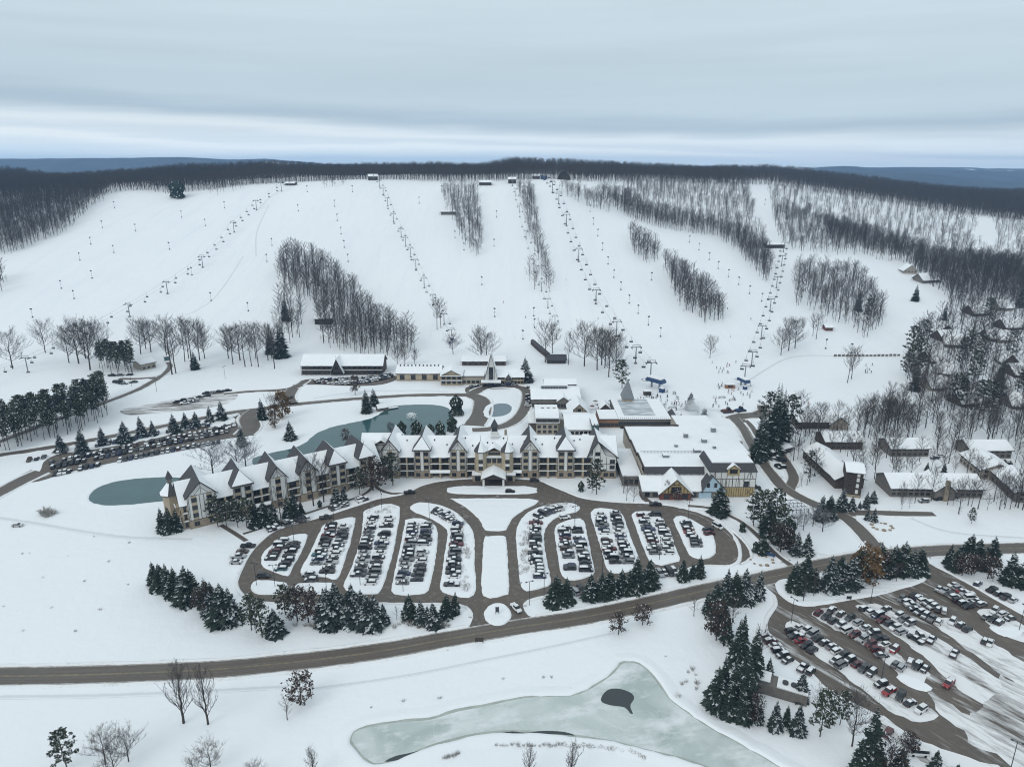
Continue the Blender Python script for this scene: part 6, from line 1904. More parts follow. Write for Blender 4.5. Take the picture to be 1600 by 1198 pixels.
    for c in [o for o in bpy.data.objects if o.parent is w]:
        mb_ = Matrix.LocRotScale(c.location, c.rotation_euler, c.scale)
        c.parent = e
        c.matrix_parent_inverse = Matrix.Identity(4)
        c.matrix_basis = Mw @ mb_
    bpy.data.objects.remove(w)
    return e
lodge()
# ------------------------------------------------------------------ the rest of the resort
def house(name, label, cat, p0, p1, depth, eave, ridge, wall='tan', rows=(), nwin=0, ww=1.4, wh=1.4, axis='x', oh=.8, th=.35, group=None, base=None, bare=None, wallt=None, flat_roof=False, side=0, sink=.6, end_win=0):
    """a building whose front base runs between two places of the photograph"""
    a, b = ground(*p0), ground(*p1)
    L = math.hypot(b[0] - a[0], b[1] - a[1]); rz = math.atan2(b[1] - a[1], b[0] - a[0])
    bx_, by_ = a[0] - math.sin(rz) * depth, a[1] + math.cos(rz) * depth
    z = min(a[2], b[2])
    zb_ = gz(bx_, by_)
    if zb_ - z > 1.0:      # dug into the hillside: floor level with the middle of the plot
        z += (zb_ - z) * .4; sink = sink + (zb_ - z) + 5
    e = thing(name, label, cat, (a[0], a[1], z), rz, group)
    if axis == 'x':
        ym = depth / 2
        part(e, 'wall', M[wall], lambda mb: (mb.box(0, L, 0, depth, -sink, eave) if flat_roof else mb.mesh(
            [(x, y, q) for x in (0, L) for y, q in ((0, -sink), (depth, -sink), (depth, eave), (ym, ridge - .3), (0, eave))], [(0, 4, 3, 2, 1), (5, 6, 7, 8, 9), (0, 5, 9, 4), (1, 2, 7, 6)])))
    else:
        part(e, 'wall', M[wall], lambda mb: mb.prism([(0, -sink), (L, -sink), (L, eave), (L / 2, ridge - .3), (0, eave)], 0, depth))
    if flat_roof:
        box_part(e, 'parapet', 'timber', -.15, L + .15, -.15, depth + .15, eave, eave + .35)
        flat_snow(e, .1, L - .1, .1, depth - .1, eave + .3, .3)
    else:
        slope_roof(e, 0, L, 0, depth, eave, ridge, axis=axis, oh=oh, th=th, bare=bare)
    for zz in rows:
        for i in range(nwin): win(e, L * (i + .5) / nwin, zz, ww, wh, -.02)
    for i in range(end_win):
        for zz in rows:
            o = win(e, L, zz, ww, wh, 0, R(90)); o.location = (L + .02, depth * (i + .5) / end_win, zz)
    if base: box_part(e, 'stone_base', 'stone', -.08, L + .08, -.12, depth * .3, -sink, base)
    e['L'] = L
    return e, L
# rear hotel range below the slope
h, L = house('hotel_range', 'long dark brown two-storey motel range with an A-frame porch', 'hotel', (472, 585.5), (598, 585.5), 17, 7.0, 12.5, 'brown', (1.8, 5.2), 16, 2.2, 1.7)
for z in (3.5,):
    m3 = MB(); m3.box(0, L, -1.4, 0, z - .12, z + .1); b_ = m3.build('gallery', M['brown'], h); m3 = MB(); m3.box(0, L, -1.5, -1.1, z + .1, z + .35); m3.build('snow', M['roof_snow'], b_)
for i in range(17): box_part(h, 'post', 'timber', L * i / 16 - .1, L * i / 16 + .1, -1.4, -1.2, 0, 6.8)
xm = L * .45
slope_roof(h, xm - 4.2, xm + 4.2, -3.5, 8, 3.0, 12.4, axis='y', oh=.6, th=.3)
part(h, 'gable_panel', M['timber'], lambda mb: mb.prism([(xm - 4, 3), (xm + 4, 3), (xm, 12)], -3.2, -3))
win(h, xm, 6.2, 2.4, 3.0, -3.22); win(h, xm, 1.6, 3.0, 2.6, -.1, 0, 'winframe', 2, 'door')
part(h, 'finial', M['dark_metal'], lambda mb: mb.tube((xm, -3.6, 12.2), (xm, -3.6, 15), .1, .03, 5))
h, L = house('conference_wing', 'tan wing with tall dark windows and roof lights beside the motel', 'hotel', (620, 595), (689, 595), 15, 5.6, 9.4, 'tan', (2.6,), 4, 3.0, 3.2, base=.8)
for i in range(11):
    x = 2 + (L - 4) * i / 10
    part(h, 'roof_light', M['dark_metal'], lambda mb: mb.box(x - .35, x + .35, 5.6, 6.3, 8.6, 9.9))
h, L = house('restaurant', 'balconied restaurant block with a broad snowy gable', 'building', (689, 602), (722, 602), 14, 7.0, 10.5, 'tan', (2.0, 5.2), 4, 2.2, 1.7, axis='y')
for z in (3.6, 6.6):
    m3 = MB(); m3.box(-.3, L + .3, -1.8, 0, z - .15, z + .1); b_ = m3.build('balcony', M['timber'], h); m3 = MB(); m3.box(-.3, L + .3, -1.9, -1.3, z + .1, z + .5); m3.build('snow', M['roof_snow'], b_)
house('service_block', 'flat roofed block between the restaurant and the A-frame tower', 'building', (722, 601), (757, 601), 13, 5.5, 6, 'beige', (2.0,), 5, 2.0, 1.5, flat_roof=True)
h, L = house('entrance_tower', 'tall narrow A-frame entrance tower with a pale front', 'tower', (758, 602), (777, 602), 9, 6.0, 22.0, 'stucco', (), 0, axis='y', oh=.8, th=.3)
win(h, L / 2, 8, 2.6, 9, -.02, 0, 'winframe', 2); win(h, L / 2, 1.6, 3.2, 2.6, -.05, 0, 'winframe', 2, 'door')
m3 = MB(); m3.box(-2.5, L + 2.5, -5.5, 0, 3.4, 3.9); m3.build('canopy', M['roof_snow'], h)
frame_lines(h, [(0, 6, L / 2, 21.6), (L, 6, L / 2, 21.6), (L * .25, 0, L * .25, 13), (L * .75, 0, L * .75, 13)], -.06, .3)
h, L = house('hotel_wing', 'low tan wing right of the A-frame tower', 'hotel', (778, 601), (818, 601), 13, 5.6, 8.8, 'tan', (1.8, 4.4), 8, 1.6, 1.4)
slope_roof(h, L * .3, L * .52, -1.5, 6, 5.2, 7.8, axis='y', oh=.5, th=.3)
part(h, 'gable_panel', M['greywood'], lambda mb: mb.prism([(L * .3, 0), (L * .52, 0), (L * .52, 5.2), (L * .41, 7.5), (L * .3, 5.2)], -1.4, 0))
for sx in (.36, .46): win(h, L * sx, 4.3, 1.3, 1.2, -1.42)
house('ski_rental', 'low dark building with snowy roof behind the A-frame tower', 'building', (722, 571), (790, 571), 12, 3.5, 6.0, 'brown', (1.6,), 8, 1.8, 1.4)
# clubhouse, dormered hotel, chalet and the pool
h, L = house('clubhouse', 'grey clubhouse with stepped snowy roofs and a louvred ridge vent', 'building', (831, 637), (906, 637), 26, 5.6, 8.2, 'greywood', (2.0,), 12, 1.8, 1.8)
box_part(h, 'ridge_vent', 'steel', 6, 22, 12.0, 16, 7.4, 9.6); flat_snow(h, 5.5, 22.5, 13.6, 16.4, 9.6, .25)
for i in range(9): box_part(h, 'louvre', 'dark_metal', 6.4 + i * 1.75, 7.6 + i * 1.75, 11.88, 12.0, 8.2, 9.3)
slope_roof(h, L * .52, L * .78, -2.5, 9, 5.0, 7.6, axis='y', oh=.5, th=.3)
part(h, 'porch', M['greywood'], lambda mb: mb.prism([(L * .52, 0), (L * .78, 0), (L * .78, 5), (L * .65, 7.4), (L * .52, 5)], -2.4, 0))
for i in range(4): win(h, L * (.55 + .067 * i), 2.2, 1.5, 2.0, -2.42)
box_part(h, 'rear_wing', 'greywood', L * .3, L, 26, 34, 0, 7); slope_roof(h, L * .3, L, 26, 34, 7, 9, oh=.5)
h, L = house('dormered_hotel', 'cream three-storey hotel with a row of dormers and patchy roof snow', 'hotel', (838, 679), (872, 679), 22, 7.2, 11.0, 'beige', (1.8, 4.6), 4, 1.6, 1.5)
box_part(h, 'mansard', 'shingle', -.3, L + .3, -.3, 5, 6.9, 9.4)
for i in range(4):
    win(h, L * (i + .5) / 4, 8.2, 2.2, 1.5, -.36, 0, 'winframe', 1, 'dormer_window')
flat_snow(h, -.5, L + .5, -.4, 22, 9.4, .4)
box_part(h, 'side_wing', 'beige', L, L + 9, 5, 20, -.3, 7); flat_snow(h, L, L + 9.4, 4.6, 20, 7, .4); box_part(h, 'side_wing', 'brown', -4, 0, 2, 20, -.3, 6); flat_snow(h, -4.3, 0, 1.7, 20, 6, .4)
for i in range(3): box_part(h, 'roof_unit', 'greywood', 3 + i * 3.2, 4.6 + i * 3.2, 12, 13.5, 9.6, 11.0)
h, L = house('timbered_chalet', 'small half-timbered chalet with stepped snow on its gable roof', 'chalet', (889, 657), (920, 657), 16, 4.6, 10.0, 'tan', (), 0, axis='y', th=.5)
for i in range(5): win(h, L * (i + .5) / 5, 2.0, 1.3, 1.7, -.03)
win(h, L / 2, 6.2, 1.8, 1.8, -.03)
frame_lines(h, [(0, 4.5, L, 4.5), (L * .2, 4.5, L * .2, 6.3), (L * .8, 4.5, L * .8, 6.3), (L * .35, 4.5, L * .35, 8), (L * .65, 4.5, L * .65, 8), (0, 4.6, L / 2, 9.8), (L, 4.6, L / 2, 9.8)], -.06, .3)
h, L = house('spa_hall', 'long hall with smooth rounded snowy roof behind the lodge', 'building', (884, 690), (925, 690), 26, 7.0, 10.2, 'stucco', (2, 5), 6, 1.6, 1.5, th=.5)
h, L = house('stair_tower', 'narrow teal clad stair tower beside the spa hall', 'tower', (924, 692), (935, 692), 18, 9.5, 10, 'teal_metal', (2, 4.6, 7.2), 1, 1.5, 1.6, flat_roof=True)
box_part(h, 'fin', 'teal_metal', 1, 1.4, -.6, 0, 0, 11); box_part(h, 'fin', 'teal_metal', 2.8, 3.2, -.6, 0, 0, 11)
house('shop_row', 'low row of shops with snowy flat roofs behind the spa hall', 'building', (936, 668), (966, 668), 16, 4.6, 5, 'orange', (1.8,), 5, 1.8, 1.8, flat_roof=True)
house('ticket_hut', 'small gabled ticket hut beside the rink', 'hut', (938, 645), (953, 645), 8, 3.0, 5.6, 'brown', (), 0, axis='y')
house('ticket_hut', 'small snow capped hut beside the pool tower', 'hut', (955, 640), (966, 640), 6, 2.6, 3, 'greywood', (1.4,), 2, 1.0, 1.0, flat_roof=True)
h, L = house('terrace_building', 'flat building with a grey frosted roof deck beside the pool tower', 'building', (966, 668), (1049, 668), 36, 4.4, 5, 'greywood', (2.2,), 16, 1.8, 2.4, flat_roof=True)
def m_deck():
    t = NT('frosted_deck', 0.5, 0.3)
    n = t.noise(0.16, 6, 0.7, stretch=(.4, 2, 1))
    t.base(t.mix(t.rng(n, .45, .6), (0.33, 0.36, 0.39), (0.70, 0.73, 0.75))); return t.mat
M['deck'] = m_deck()
m3 = MB(); m3.box(4, L - 8, 6, 34, 5.06, 5.2); m3.build('roof_deck', M['deck'], h)
for i in range(26): box_part(h, 'railing_post', 'dark_metal', 1 + i * (L - 2) / 25 - .06, 1 + i * (L - 2) / 25 + .06, .2, .35, 4.7, 6.1)
h, L = house('pool_tower', 'square tower with a steep pyramid roof at the foot of the slope', 'tower', (973, 640), (988, 640), 7, 6.5, 7, 'tan', (4.5,), 2, 1.4, 1.4, flat_roof=True)
hip_snow(h, 0, L, 0, 7, 7.0, 18.0, mat='steel', bare=(0, 3))
# conference centre with its painted village front
def convention():
    a = flat(1004, 777.5); b = flat(1116, 777.5)
    e = thing('conference_centre', 'sprawling conference centre with stepped flat snowy roofs and village style front', 'building', (a[0], a[1], 0))
    W_ = b[0] - a[0]
    x1 = flat(1150, 777)[0] - a[0] + 6
    # front shop range
    box_part(e, 'wall', 'greywood', 0, W_, 0, 12, -.3, 3.6)
    for i in range(8): win(e, 2 + (W_ - 6) * i / 7.5, 1.7, 2.0, 2.2, -.03)
    mb = MB(); mb.mesh([(-.6, -.9, 3.3), (W_ + 2, -.9, 3.3), (W_ + 2, 9, 6.4), (-.6, 9, 6.4), (-.6, -.9, 3.75), (W_ + 2, -.9, 3.75), (W_ + 2, 9, 6.85), (-.6, 9, 6.85)], [(0, 1, 5, 4), (4, 5, 6, 7), (0, 4, 7, 3), (1, 2, 6, 5), (0, 3, 2, 1)])
    mb.build('snow', M['roof_snow'], e)
    box_part(e, 'shop_front', 'blue_wall', W_ - 7, W_ - 1.5, -.25, 0, .1, 2.6)
    # yellow gable
    gx0, gx1 = flat(1028, 777)[0] - a[0], flat(1079, 777)[0] - a[0]
    gm = (gx0 + gx1) / 2
    part(e, 'yellow_gable', M['yellow_wall'], lambda mb: mb.prism([(gx0, 3.0), (gx1, 3.0), (gm, 9.6)], -2.2, 8))
    box_part(e, 'wall', 'red_wall', gx0 + .4, gx1 - .4, -2.1, 1, 0, 3.0)
    slope_roof(e, gx0, gx1, -2.4, 9, 3.1, 10.0, axis='y', oh=.5, th=.5)
    frame_lines(e, [(gx0, 3.1, gm, 9.7), (gx1, 3.1, gm, 9.7), (gx0 + 1, 3.1, gx1 - 1, 3.1), (gm - 3.4, 3.1, gm - 3.4, 6), (gm + 3.4, 3.1, gm + 3.4, 6), (gm - 2, 7.2, gm + 2, 7.2), (gm - 1, 7.2, gm - 1, 8.6), (gm + 1, 7.2, gm + 1, 8.6), (gm - 4.8, 3.1, gm - 4.8, 4.6), (gm + 4.8, 3.1, gm + 4.8, 4.6)], -2.28, .24)
    win(e, gm, 4.9, 4.2, 2.6, -2.25, 0, 'winframe', 2)
    for sx in (-1, 1): win(e, gm + sx * 4, 1.5, 2.4, 2.0, -2.14, 0, 'winframe', 1, 'door')
    # pale blue gable
    bx0, bx1 = flat(1094, 777)[0] - a[0], flat(1130, 777)[0] - a[0]
    bm_ = bx0 + (bx1 - bx0) * .42
    part(e, 'blue_gable', M['blue_wall'], lambda mb: mb.prism([(bx0, 3.6), (bx1 + .8, 3.6), (bm_, 10.8)], -1.3, 5))
    slope_roof(e, bx0, bx1 + .8, -1.3, 5, 3.7, 11.0, axis='y', ym=bm_, oh=.35, th=.2, snow=False)
    for sx in (-1.6, 1.6): win(e, bm_ + sx, 6.6, 1.1, 1.9, -1.33)
    # clerestory and mansard band
    cx1 = flat(1108, 745)[0] - a[0] - 2
    box_part(e, 'clerestory', 'stucco', 2.5, cx1, 9.6, 14, 3, 8.0)
    for i in range(9): box_part(e, 'timber', 'timber', 3.5 + i * (cx1 - 5) / 8.5, 3.7 + i * (cx1 - 5) / 8.5, 9.5, 9.62, 6.2, 8)
    part(e, 'mansard', M['shingle'], lambda mb: mb.mesh([(1.8, 8.6, 7.6), (cx1, 8.6, 7.6), (cx1, 10.2, 10.2), (1.8, 10.2, 10.2), (1.8, 14, 7.6), (cx1, 14, 7.6), (cx1, 14, 10.2), (1.8, 14, 10.2)], [(0, 1, 2, 3), (0, 3, 7, 4), (1, 5, 6, 2), (3, 2, 6, 7)]))
    # stepped flat roofs going back
    yb = [10.2, 26.5, 45, 66]
    zz = [10.0, 9.2, 8.6]
    for i in range(3):
        xr = cx1 if i == 0 else x1 + (8 if i == 1 else 10)
        box_part(e, 'wall', 'beige', 1.8 - i * .3, xr, yb[i], yb[i + 1], -.3, zz[i])
        flat_snow(e, 2.0 - i * .3, xr - .2, yb[i] + .2, yb[i + 1] - .1, zz[i], .3)
        box_part(e, 'parapet', 'timber', 1.5 - i * .3, 2.0 - i * .3, yb[i], yb[i + 1], zz[i] - .5, zz[i] + .6)
    for k in range(18):
        x = 4 + k * (cx1 - 6) / 17
        part(e, 'truss', M['steel'], lambda mb: (mb.tube((x, 26.4, 9.3), (x + .9, 26.4, 11), .09, .09, 4), mb.tube((x + .9, 26.4, 11), (x + 1.8, 26.4, 9.3), .09, .09, 4)))
    part(e, 'truss_chord', M['steel'], lambda mb: mb.box(3, cx1, 26.3, 26.5, 10.95, 11.15))
    for (x, y, s) in ((14, 22, 1.4), (cx1 - 3, 28, 1.5), (cx1 + 4, 42, 1.2), (30, 50, 1.0), (46, 58, 1.1), (22, 36, .7), (40, 34, .7)):
        u = box_part(e, 'roof_unit', 'steel', x - s, x + s, y - s, y + s, 8.8, 8.8 + s + 1.2); flat_snow(u, x - s, x + s, y - s, y + s, 10 + s, .15)
    box_part(e, 'rear_hall', 'beige', 30, x1 + 2, 66, 84, -.3, 8.2); flat_snow(e, 30, x1 + 2, 66, 84, 8.2, .35)
    box_part(e, 'parapet', 'timber', -.5, 30, 65.8, 66.4, 7.5, 9.6)
    # west range towards the lodge
    box_part(e, 'west_range', 'greywood', -7, 1.4, 12, 44, -.3, 5.0); flat_snow(e, -7.3, 1.35, 11.8, 44, 5.0, .4)
    for i in range(3): win(e, -5.6 + i * 2.4, 2.2, 1.5, 2.2, 11.98)
    box_part(e, 'link', 'brown', -21, -8, 26, 62, -.3, 5.6); flat_snow(e, -21, -8, 26, 62, 5.6, .4)
    pw = box_part(e, 'penthouse', 'brown', -14, -8.5, 34, 42, 5.4, 9.4); slope_roof(e, -14, -8.5, 34, 42, 9.4, 10.8, oh=.4); win(e, -11.2, 7.8, 2, 1.8, 33.98)
    return e, a
convention()
def tall_hall():
    a = flat(1106, 776); b = flat(1178, 776)
    e = thing('timbered_hall', 'tall white half-timbered hall with dark mansard and yellow dormer', 'building', (a[0], a[1], 0))
    L = b[0] - a[0]; D = 17
    box_part(e, 'wall', 'stucco', 0, L, 0, D, 4.6, 12.2)
    box_part(e, 'lower_wall', 'yellow_wall', .1, L - .2, -.1, D, -.3, 4.6)
    part(e, 'mansard', M['shingle'], lambda mb: mb.mesh([(-.5, -.5, 12.0), (L + .5, -.5, 12.0), (L + .5, D + .5, 12.0), (-.5, D + .5, 12.0), (.8, 1.6, 15.4), (L - .8, 1.6, 15.4), (L - .8, D - 1.2, 15.4), (.8, D - 1.2, 15.4)], [(0, 1, 5, 4), (1, 2, 6, 5), (2, 3, 7, 6), (3, 0, 4, 7), (3, 2, 1, 0), (4, 5, 6, 7)]))
    flat_snow(e, 1.1, L - 1.1, 1.9, D - 1.6, 15.42, .3)
    dm = L * .5
    box_part(e, 'dormer', 'yellow_wall', dm - 2.6, dm + 2.6, -.5, 3, 10.6, 14.0)
    slope_roof(e, dm - 2.6, dm + 2.6, -.5, 4, 13.6, 15.6, axis='y', oh=.5, th=.25)
    part(e, 'dormer_gable', M['yellow_wall'], lambda mb: mb.prism([(dm - 2.6, 13.6), (dm + 2.6, 13.6), (dm, 15.4)], -.48, .5))
    win(e, dm, 12.4, 3.2, 1.9, -.52, 0, 'winframe', 2)
    segs = [(0, 4.7, L, 4.7), (0, 8.6, L, 8.6), (0, 11.9, L, 11.9)]
    for i in range(9): segs.append((L * i / 8, 4.7, L * i / 8, 11.9))
    for i in range(6): segs.append((L * .28 + i * L * .075, 4.7, L * .28 + i * L * .075, 8.6))
    segs += [(L * .06, 8.6, L * .12, 11.9), (L * .94, 8.6, L * .88, 11.9), (L * .72, 8.6, L * .80, 4.7), (L * .85, 11.9, L * .80, 8.6)]
    frame_lines(e, segs, -.04, .16)
    frame_lines(e, [(L * i / 20, 0, L * i / 20, 4.5) for i in range(1, 20)] + [(0, .2, L, .2), (L * .8, 1, L * .92, 4.2), (L * .8, 4.2, L * .92, 1)], -.14, .12)
    # the side wall facing the drive
    for i in range(5): part(e, 'timber', M['timber'], lambda mb: mb.box(L, L + .06, D * i / 4 - .08, D * i / 4 + .08, 4.7, 12))
    win(e, L * .8, 6.2, 2.2, 2.4, -.04, 0, 'winframe', 1, 'door')
tall_hall()

# chalets at right
CG = 'chalets at right'
house('chalet', 'long low chalet behind the dark tower block', 'chalet', (1289, 702), (1347, 702), 13, 4.6, 7.4, 'brown', (1.4, 3.6), 7, 1.6, 1.0, group=CG)
house('chalet', 'long low chalet between bare trees, second along the back row', 'chalet', (1391, 713), (1450, 713), 13, 4.6, 7.4, 'greywood', (1.4, 3.6), 7, 1.6, 1.0, group=CG)
house('chalet', 'long low chalet at the right end of the back row', 'chalet', (1515, 716), (1579, 716), 13, 4.6, 7.4, 'greywood', (1.4, 3.6), 7, 1.6, 1.0, group=CG)
house('chalet', 'angled chalet with a pale gable end right of the chimneyed range', 'chalet', (1499, 722), (1530, 748), 15, 4.8, 8.0, 'beige', (1.6, 3.8), 6, 1.5, 1.1, group=CG, end_win=3)
house('chalet', 'angled chalet at the right edge of the picture', 'chalet', (1548, 750), (1584, 784), 15, 4.8, 8.0, 'greywood', (1.6, 3.8), 6, 1.5, 1.1, group=CG, end_win=3)
h, L = house('chalet', 'long grey range with a chimneyed cross gable above the parked cars', 'chalet', (1391, 776), (1534, 778), 15, 4.6, 8.2, 'greywood', (1.6, 3.6), 16, 1.5, 1.1, group=CG)
slope_roof(h, L * .44, L * .66, -3, 12, 4.6, 8.0, axis='y', oh=.6); part(h, 'cross_wing', M['greywood'], lambda mb: mb.prism([(L * .44, -.4), (L * .66, -.4), (L * .66, 4.6), (L * .55, 7.7), (L * .44, 4.6)], -2.9, 2))
box_part(h, 'chimney', 'stone', L * .55 - .9, L * .55 + .9, -3.8, -2.9, 0, 9.5)
h, L = house('tower_block', 'dark brown four-storey tower block with pale stair windows', 'building', (1319, 775), (1344, 778), 12, 12.0, 13.6, 'timber', (), 0, group=CG, base=1.2)
for z in (2.8, 5.6, 8.4, 10.8): box_part(h, 'stair_window', 'stucco', L * .62, L * .8, -.08, .02, z - .9, z + .9)
for z in (2.8, 5.6, 8.4, 10.8): win(h, L * .25, z, 1.6, .6, -.02)
house('chalet', 'angled brown chalet joined behind the dark tower block', 'chalet', (1254, 715), (1304, 763), 13, 4.8, 8.0, 'brown', (1.6, 3.8), 9, 1.5, 1.1, group=CG)
house('chalet', 'brown chalet with snowy lean-to beside the dark trees', 'chalet', (1246, 670), (1296, 670), 12, 4.4, 6.8, 'brown', (1.6,), 8, 1.6, 1.3, group=CG)
house('chalet', 'pale gabled chalet end behind the first long chalet', 'chalet', (1297, 671), (1324, 671), 12, 3.6, 7.4, 'beige', (), 0, axis='y', group=CG)
house('chalet', 'low snowy chalet left of the angled brown one', 'chalet', (1206, 714), (1236, 706), 9, 3.0, 4.6, 'brown', (1.4,), 4, 1.4, 1.1, group=CG)
HC = [(1466, 523, 'topmost chalet of the hillside column'), (1474, 534, 'second chalet down the hillside column'), (1476, 544, 'third chalet down the hillside column'), (1455, 568, 'fourth chalet down the hillside column'), (1463, 588, 'fifth chalet down the hillside column'), (1456, 611, 'sixth chalet down the hillside column'), (1503, 636, 'lowest chalet of the hillside column'),
      (1545, 534, 'chalet across the clearing from the hillside column'), (1562, 536, 'chalet right beside the clearing on the wooded hillside'), (1566, 572, 'chalet below the clearing on the wooded hillside'), (1586, 590, 'chalet at the right edge below the clearing'), (1412, 428, 'small chalet at the top of the right piste'), (1442, 442, 'chalet at the tip of the right piste'), (1522, 494, 'upper left chalet in the right hand woods'),
      (1562, 486, 'upper right chalet in the right hand woods'), (1572, 516, 'chalet above the clearing in the right hand woods'), (1582, 640, 'low chalet in the woods at the right edge')]
hr = random.Random(4)
for u, v, lab in HC:
    wd = 20 + 8 * hr.random(); a_ = (hr.random() - .5) * 10
    house('hillside_chalet', lab, 'chalet', (u, v - a_ * .3), (u + wd, v + a_ * .3), 14, 3.2, 8.4, hr.choice(['brown', 'greywood', 'beige', 'brown']), (1.8,), 4, 1.3, 1.0, group='chalets on the wooded hillside', sink=2, axis=hr.choice('xxxy'), th=.5, oh=1.3)
# huts on the hill
house('dark_hut', 'dark two-tier hut inside the central wood', 'hut', (492, 507), (519, 507), 10, 4.5, 8.0, 'timber', (2,), 3, 2, 1.2, sink=3)
house('hill_hut', 'low dark hut at the left edge of the upper wedge of woods', 'hut', (689, 336), (712, 336), 7, 3.0, 4.2, 'greywood', (1.4,), 4, 1.6, 1.0, sink=3)
house('lift_hut', 'small hut on the ridge at the top of the left lift', 'hut', (446, 290), (460, 290), 7, 3, 4.6, 'brown', (1.4,), 3, 1.4, 1.0, sink=3)
house('summit_building', 'summit lift building on the ridge above the centre run', 'building', (576, 282), (590, 282), 9, 5.5, 8.0, 'brown', (1.6, 3.8), 3, 2, 1.4, sink=3)
house('summit_building', 'long low summit restaurant left of the middle run', 'building', (749, 290), (768, 290), 9, 3.5, 5.5, 'brown', (1.6,), 6, 1.8, 1.4, sink=3)
house('summit_building', 'dark summit hut at the head of the middle strip of woods', 'building', (794, 287), (806, 287), 9, 5.0, 7.5, 'timber', (1.6,), 3, 1.8, 1.4, sink=3)
house('summit_building', 'small summit building left of the blue lift head', 'building', (832, 280), (843, 280), 8, 4.5, 6.5, 'greywood', (1.6,), 3, 1.8, 1.4, sink=3)
house('lift_station', 'blue lift head station on the ridge', 'lift station', (845, 280.5), (853, 280.5), 8, 4.5, 5.0, 'blue_paint', (2,), 2, 1.8, 1.2, flat_roof=True, sink=3)
house('slope_hut', 'small red brown hut below the right wood', 'hut', (1290, 517), (1301, 517), 6, 3.2, 4.8, 'red_wall', (1.5,), 2, 1.2, 1.0, sink=2)
house('lift_hut', 'small hut with dark roof at the head of the right chairlift', 'hut', (1198, 388), (1226, 388), 8, 4, 6, 'timber', (1.5,), 5, 1.6, 1.0, sink=3)
house('maintenance_shed', 'pale maintenance shed below the left pines', 'shed', (222, 579), (244, 574), 12, 4.6, 6.2, 'beige', (1.5,), 3, 1.6, 1.2)
house('container', 'green storage container beside the left bare trees', 'container', (257, 564), (265, 563), 3, 2.6, 2.8, 'teal_metal', flat_roof=True)
h, L = house('pavilion', 'dark timber pavilion at the foot of the middle run', 'pavilion', (855, 568), (884, 568), 10, 3.2, 5.6, 'timber', (1.5,), 5, 2, 1.4, bare=0, sink=2)
a = ground(832, 537); b = ground(856, 558)
e = thing('covered_stair', 'dark covered stair climbing behind the pavilion', 'stairs', tuple(a))
d_ = b - a
mb = MB(); n_ = Vector((-d_[1], d_[0], 0)).normalized() * 1.6
mb.mesh([tuple(Vector(p) + s * n_ + Vector((0, 0, q))) for p in ((0, 0, 0), tuple(d_)) for s in (-1, 1) for q in (-1, 2.8)], [(0, 1, 3, 2), (4, 6, 7, 5), (0, 4, 5, 1), (2, 3, 7, 6), (1, 5, 7, 3), (0, 2, 6, 4)])
mb.build('passage', M['timber'], e)
mb = MB(); mb.mesh([tuple(Vector(p) + s * n_ * 1.2 + Vector((0, 0, q))) for p in ((0, 0, 0), tuple(d_)) for s, q in ((-1, 2.8), (0, 3.9), (1, 2.8))], [(0, 1, 4, 3), (1, 2, 5, 4), (0, 2, 1), (3, 4, 5)])
mb.build('roof', M['shingle'], e)
# arched timber shell on the ridge
p = ground(881, 281)
e = thing('timber_arch', 'tan arched timber shell on the ridge among the woods', 'shelter', tuple(p))
mb = MB()
for k in range(14):
    t0, t1 = math.pi * k / 14, math.pi * (k + 1) / 14
    q = [(-9 * math.cos(t), 13 * math.sin(t) ** .9 if math.sin(t) > 0 else 0) for t in (t0, t1)]
    mb.mesh([(q[0][0], -3, q[0][1] - 1), (q[1][0], -3, q[1][1] - 1), (q[1][0], 5, q[1][1] - 1), (q[0][0], 5, q[0][1] - 1)], [(0, 1, 2, 3)])
mb.build('shell', M['tan'], e)
mb = MB(); mb.prism([(-8.6 * math.cos(math.pi * k / 12), 12.2 * math.sin(math.pi * k / 12) - 1.2) for k in range(13)], 3, 3.4); mb.build('back_wall', M['brown'], e)

# ------------------------------------------------------------------ chairlifts
def tower_mesh():
    P_, C_ = MB(), MB()
    P_.tube((0, 0, -1.5), (0, 0, 11), .42, .3, 8)
    C_.box(-3.4, 3.4, -.18, .18, 10.6, 11.0)
    for s in (-1, 1):
        C_.box(s * 3.0 - .18, s * 3.0 + .18, -1.9, 1.9, 10.2, 10.6)
        C_.box(s * 2.4 - .08, s * 2.4 + .08, -.1, .1, 11, 12.2)
    C_.box(-2.6, 2.6, -.08, .08, 12.1, 12.3)
    B = MB(); B.box(-.8, .8, -.8, .8, -.6, .7)
    return P_.data('pole', M['steel']), C_.data('crossarm', M['dark_metal']), B.data('footing', M['greywood'])
TWR = tower_mesh()
def chair_mesh():
    H_, S_ = MB(), MB()
    H_.tube((0, 0, 0), (0, 0, -2.6), .06, .06, 5); H_.box(-1.2, 1.2, -.06, .06, -2.7, -2.55)
    for s in (-1, 1): H_.tube((s * 1.15, 0, -2.6), (s * 1.15, .1, -3.9), .05, .05, 4)
    S_.box(-1.2, 1.2, -.45, .1, -4.0, -3.85); S_.box(-1.2, 1.2, .1, .2, -3.9, -3.1)
    return H_.data('hanger', M['dark_metal']), S_.data('seat', M['dark_metal'])
CHR = chair_mesh()
